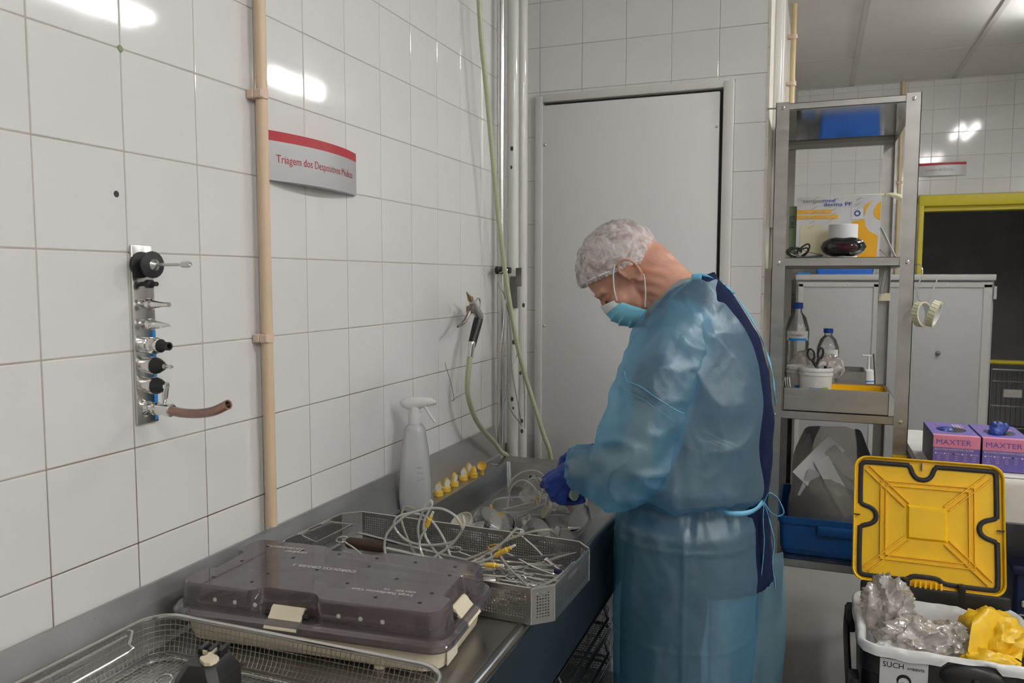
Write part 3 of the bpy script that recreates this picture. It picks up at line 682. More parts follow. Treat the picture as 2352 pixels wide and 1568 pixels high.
hz = [(0.050, 1.450, 1.195), (0.050, 1.446, 1.178), (0.050, 1.434, 1.13), (0.050, 1.436, 1.085), (0.052, 1.475, 1.02), (0.054, 1.545, 0.96), (0.056, 1.625, 0.91), (0.058, 1.668, 0.875), (0.060, 1.735, 0.83), (0.062, 1.745, 0.70), (0.062, 1.745, 0.40)]
tag(obj('braided_hose', MB().tube(hz, 0.0078, 12, sub=8), 'hose_green'), 'green braided hose running from the air gun grip down behind the upstand', 'hose')
obj_w = MB().tube([(0.012, 1.365, 1.185), (0.010, 1.380, 1.165), (0.012, 1.405, 1.120), (0.014, 1.418, 1.075), (0.012, 1.412, 1.072), (0.012, 1.45, 1.078), (0.012, 1.50, 1.082)], 0.0009, 6, sub=5)
tag(obj('bent_wire', obj_w, 'wire_grey'), 'thin bent wire stuck against the tiles below the air gun', 'wire')
# ring hook with bottle brushes
t = thing('wire_hook', 'bent wire loop hanging from the black clamp on the steel pipe', 'hook', (0.055, 1.700, 1.36))
obj('wire', MB().tube([(0.052, 1.716, 1.446), (0.052, 1.700, 1.442), (0.050, 1.665, 1.430), (0.052, 1.660, 1.405), (0.058, 1.690, 1.375), (0.060, 1.700, 1.357), (0.060, 1.694, 1.352)], 0.0016, 6, sub=6), 'steel_bright', t)
GB = 'wire bottle brushes hanging in the corner'
def brush(path, b0, b1, br, label, m='bristle', dense=1.0):
    """twisted wire with a bristle section between fractions b0..b1 of its length"""
    t = thing('bottle_brush', label, 'brush', path[0], GB)
    P = spline([Vector(p) for p in path], 8)
    obj('wire', MB().tube(P, 0.0013, 6), 'wire_grey', t)
    i0, i1 = int(b0 * (len(P) - 1)), int(b1 * (len(P) - 1))
    L = sum((P[i + 1] - P[i]).length for i in range(i0, i1)); n = int(L / 0.0022 * dense)
    bm_ = MB(); rn = random.Random(int(path[0][1] * 1e4 + br * 1e5))
    for k in range(n):
        f_ = i0 + (i1 - i0) * k / n; i = min(int(f_), len(P) - 2); p = P[i].lerp(P[i + 1], f_ - i); d = (P[i + 1] - P[i]).normalized()
        u = d.orthogonal().normalized(); w = d.cross(u); a = k * 2.4 + rn.uniform(-.3, .3)
        for s in (0, PI / 2):
            q = (u * math.cos(a + s) + w * math.sin(a + s)) * br
            bm_.tube([p - q, p + q], 0.00035, 3, caps=False)
    o = obj('bristles', bm_, m, t); o['kind'] = 'stuff'
K = Vector((0.060, 1.698, 1.354))
brush([K, (0.062, 1.680, 1.28), (0.064, 1.648, 1.19), (0.064, 1.622, 1.075)], 0.55, 1.0, 0.0075, 'bottle brush with the leftmost yellowish bristles, beside the hose')
brush([K, (0.066, 1.690, 1.28), (0.068, 1.668, 1.19), (0.068, 1.650, 1.075)], 0.55, 1.0, 0.0075, 'bottle brush hanging straight, yellowish bristles in front of the steel pipe')
brush([K, (0.070, 1.700, 1.28), (0.074, 1.690, 1.19), (0.074, 1.680, 1.072)], 0.55, 1.0, 0.008, 'bottle brush with thick pale bristles over the steel pipe', 'bristle_white')
brush([K, (0.076, 1.705, 1.24), (0.074, 1.700, 1.12), (0.068, 1.682, 1.04), (0.058, 1.655, 0.955)], 0.62, 1.0, 0.007, 'long bottle brush curving back towards the upstand corner', 'bristle_white', 0.7)
brush([K, (0.070, 1.740, 1.27), (0.084, 1.770, 1.17), (0.094, 1.785, 1.06), (0.094, 1.790, 0.93)], 0.55, 0.95, 0.008, 'long bottle brush hanging beside the service door, pale wide bristles', 'bristle_white', 0.6)
brush([K, (0.064, 1.735, 1.29), (0.080, 1.765, 1.20), (0.070, 1.730, 1.12), (0.066, 1.715, 1.02), (0.092, 1.77, 0.94)], 0.80, 0.93, 0.004, 'looped thin wire brush crossing over the white pipes', 'bristle', 0.6)
brush([K, (0.074, 1.72, 1.24), (0.078, 1.715, 1.13), (0.088, 1.742, 1.02), (0.090, 1.77, 0.95)], 0.86, 0.95, 0.004, 'thin wire brush bowed to the side of the steel pipe', 'bristle', 0.6)
# ================================================================== THINGS ON THE COUNTER
def catmull(poly, k): return spline([Vector(p) for p in poly], k)
# --- spray bottle
bx, by = 0.0665, 1.083
t = thing('spray_bottle', 'white translucent spray bottle with trigger head standing by the upstand', 'bottle', (bx, by, WZ))
def ell(z, a, b, ox=0.0, n=28, e=2.6):
    out = []
    for k in range(n):
        q = 2 * PI * k / n; c_, s_ = math.cos(q), math.sin(q)
        out.append((bx + ox + 0.36 * 0 + math.copysign(abs(c_) ** (2 / e), c_) * a, by + math.copysign(abs(s_) ** (2 / e), s_) * b, z))
    return out
prof = [(0.0005, .034, .025), (0.003, .038, .028), (0.03, .0405, .030), (0.07, .039, .029), (0.11, .0365, .028), (0.15, .0325, .026), (0.175, .0285, .0245), (0.190, .0262, .0235), (0.200, .0262, .0235), (0.210, .020, .020), (0.216, .0145, .0145), (0.222, .0135, .0135)]
RB = rotz(math.radians(14)); MBt = Matrix.Translation((bx, by, 0)) @ RB @ Matrix.Translation((-bx, -by, 0))
obj('bottle_body', MB().loft([ell(WZ + z, a, b) for z, a, b in prof], M=MBt), 'milky_bottle', t, ang=60)
liq = [(z, a - 0.0022, b - 0.0022) for z, a, b in prof if z <= 0.07]; liq[0] = (0.003, liq[0][1], liq[0][2])
obj('liquid', MB().loft([ell(WZ + z + 0.001, a, b) for z, a, b in liq], M=MBt), 'milky_liquid', t, ang=60)
obj('collar', MB().lathe([(0, WZ + .216), (.0165, WZ + .216), (.017, WZ + .220), (.0155, WZ + .243), (0, WZ + .243)], 22, Matrix.Translation((bx, by, 0))), 'white_plastic', t)
hd = Vector((0.93, 0.30, 0)).normalized(); hs = Vector((-hd.y, hd.x, 0))
def hp(f, s, z): return Vector((bx, by, WZ + z)) + hd * f + hs * s
hr = []
for f, w, z0, z1 in ((-.036, .004, .262, .268), (-.030, .0085, .255, .275), (-.012, .011, .246, .281), (.010, .0115, .250, .283), (.028, .010, .257, .281), (.042, .008, .260, .279), (.048, .0045, .262, .273)):
    zc, hh = (z0 + z1) / 2, (z1 - z0) / 2
    hr.append([hp(f, w * math.cos(2 * PI * k / 14), zc + hh * math.sin(2 * PI * k / 14)) for k in range(14)])
obj('spray_head', MB().loft(hr), 'white_plastic', t, ang=60)
obj('spray_neck', MB().loft([[hp(a * math.cos(2 * PI * k / 14) + o_, b * math.sin(2 * PI * k / 14), z) for k in range(14)] for a, b, o_, z in ((.0135, .0125, 0, .240), (.012, .0105, 0, .250), (.016, .010, 0, .262))]), 'white_plastic', t, ang=60)
lv = [hp(.022, 0, .262), hp(.030, 0, .250), hp(.038, 0, .236), hp(.050, 0, .219)]
LV = []
for (p, w, d) in zip(catmull(lv, 4), [.0062] * 13, [.0042] * 5 + [.0034] * 8):
    LV.append([p + hs * (w * math.cos(2 * PI * k / 10)) + (hd * 0.8 + Vector((0, 0, .6))) * (d * math.sin(2 * PI * k / 10)) for k in range(10)])
obj('trigger', MB().loft(LV), 'white_plastic', t, ang=60)
obj('nozzle', MB().lathe(pf((0, 0), (6.5, 0), (6.5, 7), (5, 9), (0, 9)), 12, aim(hp(.044, 0, .268), hd)), 'white_plastic', t)
# handwriting on the bottle side
hw = MB(); rnd = random.Random(5)
for row, (z, n, s_) in enumerate(((.112, 7, .0035), (.098, 9, .0045), (.083, 5, .009))):
    for k in range(n):
        u = -.004 + (k - n / 2) * s_ * 0.75
        sy_ = -0.0292 + 0.012 * (u / .03) ** 2
        p0 = MBt @ Vector((bx + .022 + u, by + sy_, WZ + z)); q = [p0 + Vector((rnd.uniform(-.4, .4) * s_, 0, rnd.uniform(-.6, .6) * s_)) for _ in range(3)]
        hw.tube(q, 0.00035, 4)
obj('handwriting', hw, 'ink_grey', t)
# --- yellow membrane valves in a row
GV = 'yellow pump valves lined up on the sink ledge'
vl = [((.0640, 1.215), 'lone', 20, 'yellow pump valve with pale flap nearest the spray bottle'), ((.0640, 1.262), 'flap', 60, 'yellow pump valve turned edge-on, second from the spray bottle'), ((.0605, 1.318), 'face', 80, 'yellow pump valve showing its round white membrane, third from the bottle'), ((.058, 1.385), 'flap', 35, 'yellow pump valve with side flap, fourth from the bottle'), ((.050, 1.437), 'flap', 70, 'yellow pump valve standing behind the row, close to the upstand'), ((.072, 1.425), 'dome', 0, 'yellow domed pump valve with a tilted cap resting on it')]
for (x, y), kind, ang_, lb in vl:
    t = thing('pump_valve', lb, 'valve', (x, y, WZ), GV)
    M = place((x, y, WZ + .0003), math.radians(ang_))
    obj('base_ring', MB().lathe(pf((0, 0), (12, 0), (12.2, 1), (12.2, 11), (11, 12.3), (7, 12.3), (0, 12.3)), 22, M), 'valve_yellow', t)
    if kind == 'dome':
        obj('dome', MB().lathe(pf((8.5, 12), (8.5, 22), (6, 29), (3, 31), (0, 31.5)), 18, M), 'valve_yellow', t)
    else:
        st = [(-.008, .012), (.008, .012), (.0065, .034), (-.0045, .034)] if kind != 'face' else [(-.008, .012), (.008, .012), (.007, .022), (-.007, .022)]
        w = MB().prism([(-.008, .012), (.008, .012), (.006, .034), (.001, .037), (-.004, .030)], -.003, .003, M @ Matrix.Rotation(PI / 2, 4, 'X'))
        obj('valve_body', w, 'valve_yellow', t, smooth=False)
        obj('membrane', MB().lathe(pf((0, 0), (8.6, 0), (8.6, 1.6), (0, 1.8)), 18, M @ Matrix.Translation((0.0, -.0042, .022)) @ Matrix.Rotation(PI / 2 + .15, 4, 'X'), sy=1.3), 'silicone_white', t)
t = thing('valve_cap', 'open yellow cap tilted against the domed pump valve', 'cap', (.083, 1.452, WZ), GV)
obj('shell', MB().lathe(pf((0, 0), (9, 0.5), (13.2, 3), (13.5, 9), (12.4, 9), (12, 4), (8, 2), (0, 1.6)), 22, aim((.085, 1.455, WZ + .026), (.30, -.80, .45))), 'valve_yellow', t)
obj('stem', MB().tube([(.085, 1.456, WZ + .0005), (.085, 1.457, WZ + .024)], .0052, 10), 'valve_yellow', t)
t = obj('metal_clip', MB().rbox((0.070, 1.585, WZ + .0012), (.030, .006, .0018), .0006, 1, ), 'chrome')
tag(t, 'small flat metal clip lying on the sink ledge near the corner', 'clip')

# --- perforated instrument tray
PM = place((0.3080, 0.706, WZ), math.radians(-2.0)); PW, PD, PH, PC = 0.556, 0.250, 0.063, 0.030
t = thing('instrument_tray', 'perforated steel tray with cut corners full of surgical instruments', 'tray', PM.translation)
TRAY = t
def perf(mb, o, u, v, U, V, pitch, hole, mu=0.008, mv=0.008):
    """sheet spanned by u,v (lengths U,V) with square holes, margins kept solid"""
    o, u, v = Vector(o), Vector(u), Vector(v)
    nu, nv = int((U - 2 * mu) / pitch), int((V - 2 * mv) / pitch)
    if nu < 1 or nv < 1: mb.add([o, o + u * U, o + u * U + v * V, o + v * V], [(0, 1, 2, 3)]); return
    mu, mv = (U - nu * pitch) / 2, (V - nv * pitch) / 2
    q = (pitch - hole) / 2
    P = lambda a, b: o + u * a + v * b
    mb.add([P(0, 0), P(U, 0), P(U, mv), P(0, mv)], [(0, 1, 2, 3)]); mb.add([P(0, V - mv), P(U, V - mv), P(U, V), P(0, V)], [(0, 1, 2, 3)])
    mb.add([P(0, mv), P(mu, mv), P(mu, V - mv), P(0, V - mv)], [(0, 1, 2, 3)]); mb.add([P(U - mu, mv), P(U, mv), P(U, V - mv), P(U - mu, V - mv)], [(0, 1, 2, 3)])
    vs = []; fs = []
    for i in range(nu):
        for j in range(nv):
            a, b = mu + i * pitch, mv + j * pitch; k = len(vs)
            vs += [P(a, b), P(a + pitch, b), P(a + pitch, b + pitch), P(a, b + pitch), P(a + q, b + q), P(a + pitch - q, b + q), P(a + pitch - q, b + pitch - q), P(a + q, b + pitch - q)]
            fs += [(k, k + 1, k + 5, k + 4), (k + 1, k + 2, k + 6, k + 5), (k + 2, k + 3, k + 7, k + 6), (k + 3, k, k + 4, k + 7)]
    mb.add(vs, fs)
hx, hy = PW / 2, PD / 2
oct_ = [(-hx + PC, -hy), (hx - PC, -hy), (hx, -hy + PC), (hx, hy - PC), (hx - PC, hy), (-hx + PC, hy), (-hx, hy - PC), (-hx, -hy + PC)]
z_ = Vector((0, 0, 1))
for i in range(8):
    a, b = Vector((*oct_[i], 0.001)), Vector((*oct_[(i + 1) % 8], 0.001)); u = (b - a); L = u.length; u.normalize()
    w = MB()
    if i in (2, 6): # short sides: slotted
        perf(w, PM @ a, PM.to_3x3() @ u, z_, L, PH, 0.0055, 0.0032, 0.010, 0.010)
    else: perf(w, PM @ a, PM.to_3x3() @ u, z_, L, PH, 0.0050, 0.0030, 0.007, 0.009)
    o = obj('side_wall', w, 'steel_tray', t, smooth=False)
    sm = o.modifiers.new('s', 'SOLIDIFY'); sm.thickness = 0.0009; sm.offset = 0
fl = MB()
perf(fl, PM @ Vector((-hx, -hy + PC, .001)), PM.to_3x3() @ Vector((1, 0, 0)), PM.to_3x3() @ Vector((0, 1, 0)), PW, PD - 2 * PC, 0.0055, 0.0032)
for s in (-1, 1):
    fl.add([PM @ Vector((x, y, .001)) for x, y in ((-hx + PC, s * hy), (hx - PC, s * hy), (hx, s * (hy - PC)), (-hx, s * (hy - PC)))], [(0, 1, 2, 3)])
obj('tray_floor', fl, 'steel_tray', t, smooth=False)
rm = MB()
for i in range(8):
    rm.tube([PM @ Vector((*oct_[i], PH)), PM @ Vector((*oct_[(i + 1) % 8], PH))], 0.0017, 6)
    rm.tube([PM @ Vector((*oct_[i], .002)), PM @ Vector((*oct_[i], PH))], 0.0012, 6)
obj('rim', rm, 'steel_bright', t)
for s in (-1, 1):
    hl = MB(); x0 = s * (hx - .004)
    zt_ = PH - .004 if s < 0 else PH - .010
    inw = -s * (.045 if s < 0 else .012)
    hl.tube([PM @ Vector(p) for p in ((x0, -.048, zt_), (x0 + inw, -.060 if s < 0 else -.05, zt_ - .004), (x0 + inw, .060 if s < 0 else .05, zt_ - .004), (x0, .048, zt_), (x0, -.048, zt_))], .0022, 8)
    obj('handle', hl, 'steel_bright', t)
    for q in (-.036, .036):
        obj('handle_clip', MB().rbox((x0 * 1.0, q, zt_ + .001), (.008, .030, .009), .003, 2, PM), 'steel_tray', t)
# embossed maker mark on the end
text('AESCULAP', 0.011, axes(PM @ Vector((hx + .0012, -.030, .046)), PM.to_3x3() @ Vector((0, 1, 0)), (0, 0, 1)), 'ink_grey', t, depth=0.0001)

# --- surgical instruments
GI = 'surgical instruments in the perforated tray'
def ring_handled(p, ang, L, label, open_=0.10, m='steel_bright', tilt=0.0, roll=0.15, ring=0.0105, curve=0.0):
    """scissors or clamp: rings at p, pointing along ang"""
    t = thing('ring_handled_clamp', label, 'clamp', p, GI)
    M = Matrix.Translation(p) @ rotz(ang) @ Matrix.Rotation(-tilt, 4, 'Y') @ Matrix.Rotation(roll, 4, 'X')
    for s in (-1, 1):
        rg = MB().tube([(ring * 1.25 * math.cos(a), s * (ring + .003 + open_ * .10) + ring * math.sin(a), s * .0012) for a in [2 * PI * k / 20 for k in range(20)]], .0021, 7, closed=True, M=M)
        obj('finger_ring', rg, m, t)
        sh = [(ring * 1.2, s * (ring * .55 + open_ * .10), s * .0012), (L * .35, s * (.006 + open_ * .05), s * .0012), (L * .62, 0, s * .0012)]
        obj('shank', MB().tube(sh, .0022, 7, sub=4, M=M), 'steel_bright', t)
        jw = [(L * .62, 0, s * .0012), (L * .82, -s * (.002 + open_ * .03) + curve * .3, s * .0012), (L, -s * (.0005 + open_ * .06) + curve, s * .001)]
        obj('jaw', MB().tube(spline(jw, 4), [.0030] * 4 + [.0022] * 3 + [.0013] * 2, 7, M=M), 'steel_bright', t)
    obj('joint', MB().lathe(pf((0, -4), (4.2, -3.4), (4.2, 3.4), (0, 4)), 12, M @ Matrix.Translation((L * .62, 0, 0))), 'steel_bright', t)
    return t
def tweezers(p, ang, L, label, tilt=0.0, gap=0.012, roll=0.0):
    t = thing('tweezers', label, 'tweezers', p, GI)
    M = Matrix.Translation(p) @ rotz(ang) @ Matrix.Rotation(-tilt, 4, 'Y') @ Matrix.Rotation(roll, 4, 'X')
    for s in (-1, 1):
        P = spline([(0, 0, 0), (L * .12, s * gap * .45, 0), (L * .45, s * gap * .55, 0), (L * .8, s * gap * .3, 0), (L, s * .0012, 0)], 5)
        w = MB(); R_ = []
        for i, q in enumerate(P):
            f_ = i / (len(P) - 1); hh = .0045 * (1 - .75 * f_)
            R_.append([q + Vector((0, -.0007, -hh)), q + Vector((0, .0007, -hh)), q + Vector((0, .0007, hh)), q + Vector((0, -.0007, hh))])
        w.loft(R_, M=M); obj('arm', w, 'steel_bright', t)
    return t
def flat_tool(p, pts, w_, th_, label, m='steel_bright', name='retractor', cat='retractor'):
    P = spline([Vector(q) for q in pts], 6); R_ = []
    for i, q in enumerate(P):
        d = (P[min(i + 1, len(P) - 1)] - P[max(i - 1, 0)]).normalized(); s_ = d.cross(Vector((0, 0, 1))).normalized(); u_ = s_.cross(d)
        R_.append([q + s_ * w_ + u_ * th_, q - s_ * w_ + u_ * th_, q - s_ * w_ - u_ * th_, q + s_ * w_ - u_ * th_])
    return tag(obj(name, MB().loft(R_), m), label, cat, GI)
ZI = WZ + 0.006
ring_handled((.478, .652, ZI + .014), math.radians(4), .085, 'small scissors with round rings lying near the tray corner', .25, roll=.2, tilt=-.02)
ring_handled((.432, .770, ZI + .030), math.radians(-6), .135, 'ring-handled clamp leaning on the far tray wall', .45, roll=.5, tilt=.06)
ring_handled((.398, .742, ZI + .028), math.radians(-4), .150, 'gold-ringed needle holder under the yellow connector', .3, 'gold', roll=.2, tilt=.02)
ring_handled((.392, .700, ZI + .022), math.radians(2), .150, 'gold-ringed scissors beside the smoky case lid', .3, 'gold', roll=-.2, tilt=-.02)
ring_handled((.430, .690, ZI + .008), math.radians(-12), .115, 'short clamp lying flat in the middle of the instrument pile', .2)
ring_handled((.455, .712, ZI + .012), math.radians(-25), .10, 'curved clamp half buried under the long straight rods', .2, curve=.01)
ring_handled((.36, .668, ZI + .006), math.radians(8), .15, 'long clamp lying along the near tray wall', .2)
ring_handled((.492, .742, ZI + .010), math.radians(170), .105, 'clamp with rings towards the slotted end, pointing back into the pile', .25, roll=-.2)
ring_handled((.512, .700, ZI + .014), math.radians(190), .11, 'clamp lying crosswise under the diagonal probe', .22, roll=.25, curve=-.008)
ring_handled((.300, .690, ZI + .010), math.radians(-3), .14, 'straight clamp half hidden below the tubing coil', .2)
ring_handled((.315, .750, ZI + .012), math.radians(3), .13, 'clamp lying under the coil near the far tray wall', .25, roll=.2)
ring_handled((.440, .662, ZI + .004), math.radians(14), .10, 'small clamp resting on the tray floor below the tweezers', .2)
ring_handled((.535, .770, ZI + .008), math.radians(215), .12, 'clamp with rings tucked into the far tray corner', .3, roll=.3)
flat_tool(None, [(.400, .738, ZI + .038), (.450, .752, ZI + .036), (.500, .762, ZI + .040), (.552, .786, ZI + .046)], .0030, .0009, 'dark flat blade instrument reaching to the far tray corner', 'steel_dark')
for k, (y0, y1, dz, lb) in enumerate(((.735, .752, .030, 'straight steel rod instrument nearest the far tray wall'), (.722, .738, .026, 'straight steel rod instrument with a dark blue tip'), (.712, .722, .022, 'straight steel rod instrument on the near side of the rod bundle'))):
    t = thing('steel_rod', lb, 'rod', (.44, y0, ZI + dz), GI)
    obj('shaft', MB().tube([(.395, y0, ZI + dz), (.545, y1, ZI + dz)], .0021, 8), 'steel_bright', t)
    if k == 1: obj('tip', MB().tube([(.538, y1 - .001, ZI + dz), (.553, y1, ZI + dz)], .0048, 10), 'navy_crate', t)
flat_tool(None, [(.424, .752, ZI + .046), (.433, .735, ZI + .040), (.470, .692, ZI + .034), (.512, .652, ZI + .030), (.536, .618, ZI + .030)], .0020, .0013, 'long curved probe lying diagonally across the pile', name='probe', cat='probe')
flat_tool(None, [(.412, .738, ZI + .044), (.428, .712, ZI + .036), (.480, .690, ZI + .026), (.552, .668, ZI + .022)], .0017, .0012, 'thin curved probe crossing under the diagonal one', name='probe', cat='probe')
flat_tool(None, [(.538, .628, ZI + .034), (.552, .668, ZI + .032), (.566, .716, ZI + .036)], .0032, .0011, 'flat bar instrument leaning along the slotted tray end')
flat_tool(None, [(.548, .640, ZI + .020), (.556, .690, ZI + .018), (.560, .735, ZI + .020)], .0040, .0011, 'short flat bar instrument beneath the slotted tray end')
tweezers((.462, .640, ZI + .006), math.radians(6), .11, 'tweezers lying along the near tray wall', gap=.014)
tweezers((.405, .655, ZI + .016), math.radians(-24), .12, 'tweezers with their tips under the round-ringed scissors', gap=.012, tilt=.0)
tweezers((.44, .715, ZI + .020), math.radians(-35), .10, 'short tweezers in the heart of the pile', gap=.012)
rb = obj('hinge_block', MB().rbox((.500, .705, ZI + .022), (.018, .012, .012), .002, 2), 'steel_bright'); tag(rb, 'small square steel hinge block among the instruments', 'block', GI)
ck = obj('cork_tip', MB().lathe(pf((0, 0), (4, 0), (4.5, 6), (3, 9), (0, 9)), 12, place((.522, .620, ZI + .012), .3, 0, .4)), 'pvc_clip'); tag(ck, 'small pinkish rubber tip by the near tray corner', 'tip', GI)
# left end of the tray: wooden-handled tool, tray clamp, long rods
t = thing('wooden_handled_tool', 'long steel tool with a dark brown wooden handle in the tray', 'tool', (.095, .732, ZI + .014), GI)
obj('handle', MB().lathe([(0, 0), (.0085, .001), (.0112, .006), (.0122, .045), (.0118, .080), (.0095, .0905), (0, .092)], 18, aim((.092, .738, ZI + .024), (.97, -.04, .03))), 'wood_dark', t)
obj('shaft', MB().tube([(.182, .734, ZI + .026), (.36, .715, ZI + .022)], .0028, 8), 'steel_bright', t)
flat_tool(None, [(.098, .772, ZI + .034), (.16, .766, ZI + .030), (.26, .755, ZI + .024), (.36, .742, ZI + .020)], .0042, .0016, 'wide steel retractor lying behind the wooden handle')
flat_tool(None, [(.19, .724, ZI + .014), (.27, .716, ZI + .014), (.36, .700, ZI + .012)], .0028, .0012, 'steel rod instrument in front of the wooden handle')
flat_tool(None, [(.105, .700, ZI + .020), (.16, .700, ZI + .014), (.25, .690, ZI + .010)], .0030, .0014, 'steel bar with a bent end left of the rods')
ring_handled((.085, .690, ZI + .014), math.radians(2), .13, 'ring-handled clamp at the left end of the tray', .35, roll=.3)
# --- silicone tubing with yellow connectors
def tubing(paths, label, m='tubing', r=.0025, con=(), group='pump tubing coils'):
    p0 = paths[0][0]
    t = thing('silicone_tubing', label, 'tubing', p0, group)
    for p in paths:
        obj('tube', MB().tube(p, r, 10, sub=6), m, t)
    for a, b in con:
        a, b = Vector(a), Vector(b); L = (b - a).length
        cn = obj('connector', MB().lathe([(0, 0), (.0038, 0), (.0048, .002), (.0050, L * .75), (.0036, L * .80), (.0036, L), (0, L)], 14, aim(a, b - a)), 'valve_yellow', t)
        obj('tip', MB().lathe([(0, 0), (.0026, 0), (.0024, .010), (0, .010)], 10, aim(b, b - a)), 'silicone_white', cn)
    return t
S1 = [(0.215, 0.695, 0.860), (0.203, 0.70, 0.892), (0.205, 0.7, 0.917), (0.215, 0.7, 0.934), (0.235, 0.702, 0.954), (0.254, 0.704, 0.968), (0.277, 0.705, 0.977), (0.3, 0.705, 0.984), (0.324, 0.702, 0.987), (0.343, 0.70, 0.983), (0.358, 0.70, 0.974), (0.365, 0.704, 0.959), (0.363, 0.712, 0.945), (0.349, 0.728, 0.929), (0.333, 0.73, 0.914), (0.308, 0.732, 0.906), (0.281, 0.735, 0.9), (0.254, 0.735, 0.899), (0.233, 0.733, 0.905), (0.219, 0.73, 0.916), (0.21, 0.727, 0.93), (0.211, 0.725, 0.943), (0.221, 0.727, 0.954), (0.247, 0.74, 0.959), (0.275, 0.755, 0.944), (0.30, 0.76, 0.91), (0.32, 0.755, 0.872)]
S2 = [(0.290, 0.700, 0.862), (0.306, 0.712, 0.888), (0.332, 0.716, 0.908), (0.353, 0.716, 0.932), (0.366, 0.716, 0.957), (0.360, 0.722, 0.972)]
S4 = [(0.262, 0.742, 0.872), (0.258, 0.742, 0.895), (0.254, 0.744, 0.914), (0.253, 0.744, 0.929), (0.258, 0.745, 0.95), (0.267, 0.745, 0.97), (0.277, 0.745, 0.984), (0.282, 0.745, 0.986), (0.284, 0.744, 0.978), (0.277, 0.743, 0.964), (0.268, 0.742, 0.946), (0.267, 0.741, 0.931), (0.272, 0.74, 0.914), (0.282, 0.738, 0.901), (0.303, 0.73, 0.886), (0.33, 0.72, 0.870)]
S5 = [(0.235, 0.768, 0.957), (0.221, 0.766, 0.962), (0.211, 0.764, 0.96), (0.207, 0.762, 0.949), (0.206, 0.761, 0.936), (0.214, 0.758, 0.917), (0.222, 0.756, 0.902), (0.233, 0.752, 0.885), (0.249, 0.746, 0.868)]
S6 = [(0.29, 0.708, 0.948), (0.288, 0.708, 0.94), (0.278, 0.708, 0.924), (0.275, 0.708, 0.909), (0.286, 0.704, 0.885), (0.30, 0.70, 0.866)]
tubing([S1, S2, S4, S6], 'clear tubing coil with upright yellow connector rising from the instrument tray', con=[((0.29, 0.708, 0.946), (0.3005, 0.708, 0.968))])
tubing([S5], 'short yellowed tube looping up behind the clear coil', 'tubing_old')
S7 = [(0.33, 0.735, 0.868), (0.36, 0.765, 0.876), (0.393, 0.785, 0.890), (0.426, 0.80, 0.910), (0.459, 0.81, 0.923), (0.483, 0.82, 0.928), (0.499, 0.84, 0.923), (0.500, 0.872, 0.896), (0.470, 0.905, 0.84), (0.44, 0.92, 0.785)]
S8 = [(0.345, 0.73, 0.866), (0.372, 0.762, 0.874), (0.405, 0.77, 0.895), (0.426, 0.77, 0.915), (0.452, 0.77, 0.944)]
tubing([S7], 'yellowed tube bending over the far tray wall into the sink', 'tubing_old')
tubing([S8], 'clear straight tube end sticking up over the far tray wall')
tubing([[(0.34, 0.715, 0.872), (0.37, 0.705, 0.882), (0.412, 0.70, 0.898), (0.436, 0.70, 0.911)]], 'clear tube ending in a slanted yellow connector above the scissors', con=[((0.436, 0.70, 0.911), (0.4665, 0.70, 0.9305))])
tubing([[(0.33, 0.690, 0.878), (0.38, 0.672, 0.892), (0.432, 0.662, 0.906)]], 'clear tube ending in a level yellow connector behind the case lid', con=[((0.432, 0.662, 0.906), (0.458, 0.661, 0.909))])
# --- cordless driver case with smoky lid
CM = place((0.2690, 0.437, WZ), math.radians(4.9)); CL, CD = 0.440, 0.212
t = thing('instrument_case', 'cream plastic case with a smoky see-through lid on the counter', 'case', CM.translation)
bs = MB()
def crect(w, d, r, z, n=6): return [CM @ Vector((x, y, z)) for x, y in rrect(w, d, r, n)]
bs.loft([crect(CL - .030, CD - .030, .030, .006), crect(CL - .016, CD - .016, .032, .010), crect(CL - .008, CD - .008, .034, .030), crect(CL - .004, CD - .004, .034, .0505), crect(CL - .012, CD - .012, .030, .0505), crect(CL - .018, CD - .018, .028, .016)], cap0=True, cap1=True)
obj('base', bs, 'cream', t, ang=50)
for x, y in ((-.17, -.075), (.17, -.075), (-.17, .075), (.17, .075), (.12, -.088), (.195, .01)):
    obj('foot', MB().lathe(pf((0, 0), (9, 0), (10, 2), (8, 10), (0, 10)), 14, CM @ Matrix.Translation((x * .97, y * .97, .0004))), 'cream', t)
for x, y, w, d, h, m in ((-.12, .02, .10, .10, .045, 'insert'), (.02, -.02, .13, .12, .044, 'insert'), (.14, .03, .08, .09, .050, 'insert'), (-.03, .05, .06, .05, .052, 'insert'), (.10, -.05, .10, .04, .048, 'insert')):
    obj('tray_insert', MB().rbox((x, y, .018 + h / 2), (w, d, h), .006, 2, CM), m, t)
# lid outline with latch recesses on all four sides
def lid_outline(sc, nd):
    W, D = CL / 2 * sc, CD / 2 * sc; r = .022
    P = []
    def arc(cx, cy, a0): 
        for k in range(6): 
            q = math.radians(a0 + 90 * k / 5); P.append((cx + r * math.cos(q), cy + r * math.sin(q)))
    arc(W - r, D - r, 0)
    def notch(p, q, n, a, b, dep):
        p, q, n = Vector(p), Vector(q), Vector(n)
        for u, o in ((a - .03, 0), (a - .012, .2), (a + .012, .85), (a + .03, 1), (b - .03, 1), (b - .012, .85), (b + .012, .2), (b + .03, 0)):
            v = p.lerp(q, u) + n * (dep * o); P.append((v.x, v.y))
    notch((W, D), (-W, D), (0, -1), .42, .66, nd)
    arc(-W + r, D - r, 90)
    notch((-W, D), (-W, -D), (1, 0), .30, .70, nd)
    arc(-W + r, -D + r, 180)
    notch((-W, -D), (W, -D), (0, 1), .315, .545, nd)
    arc(W - r, -D + r, 270)
    notch((W, -D), (W, D), (-1, 0), .28, .72, nd)
    return P
lid = MB()
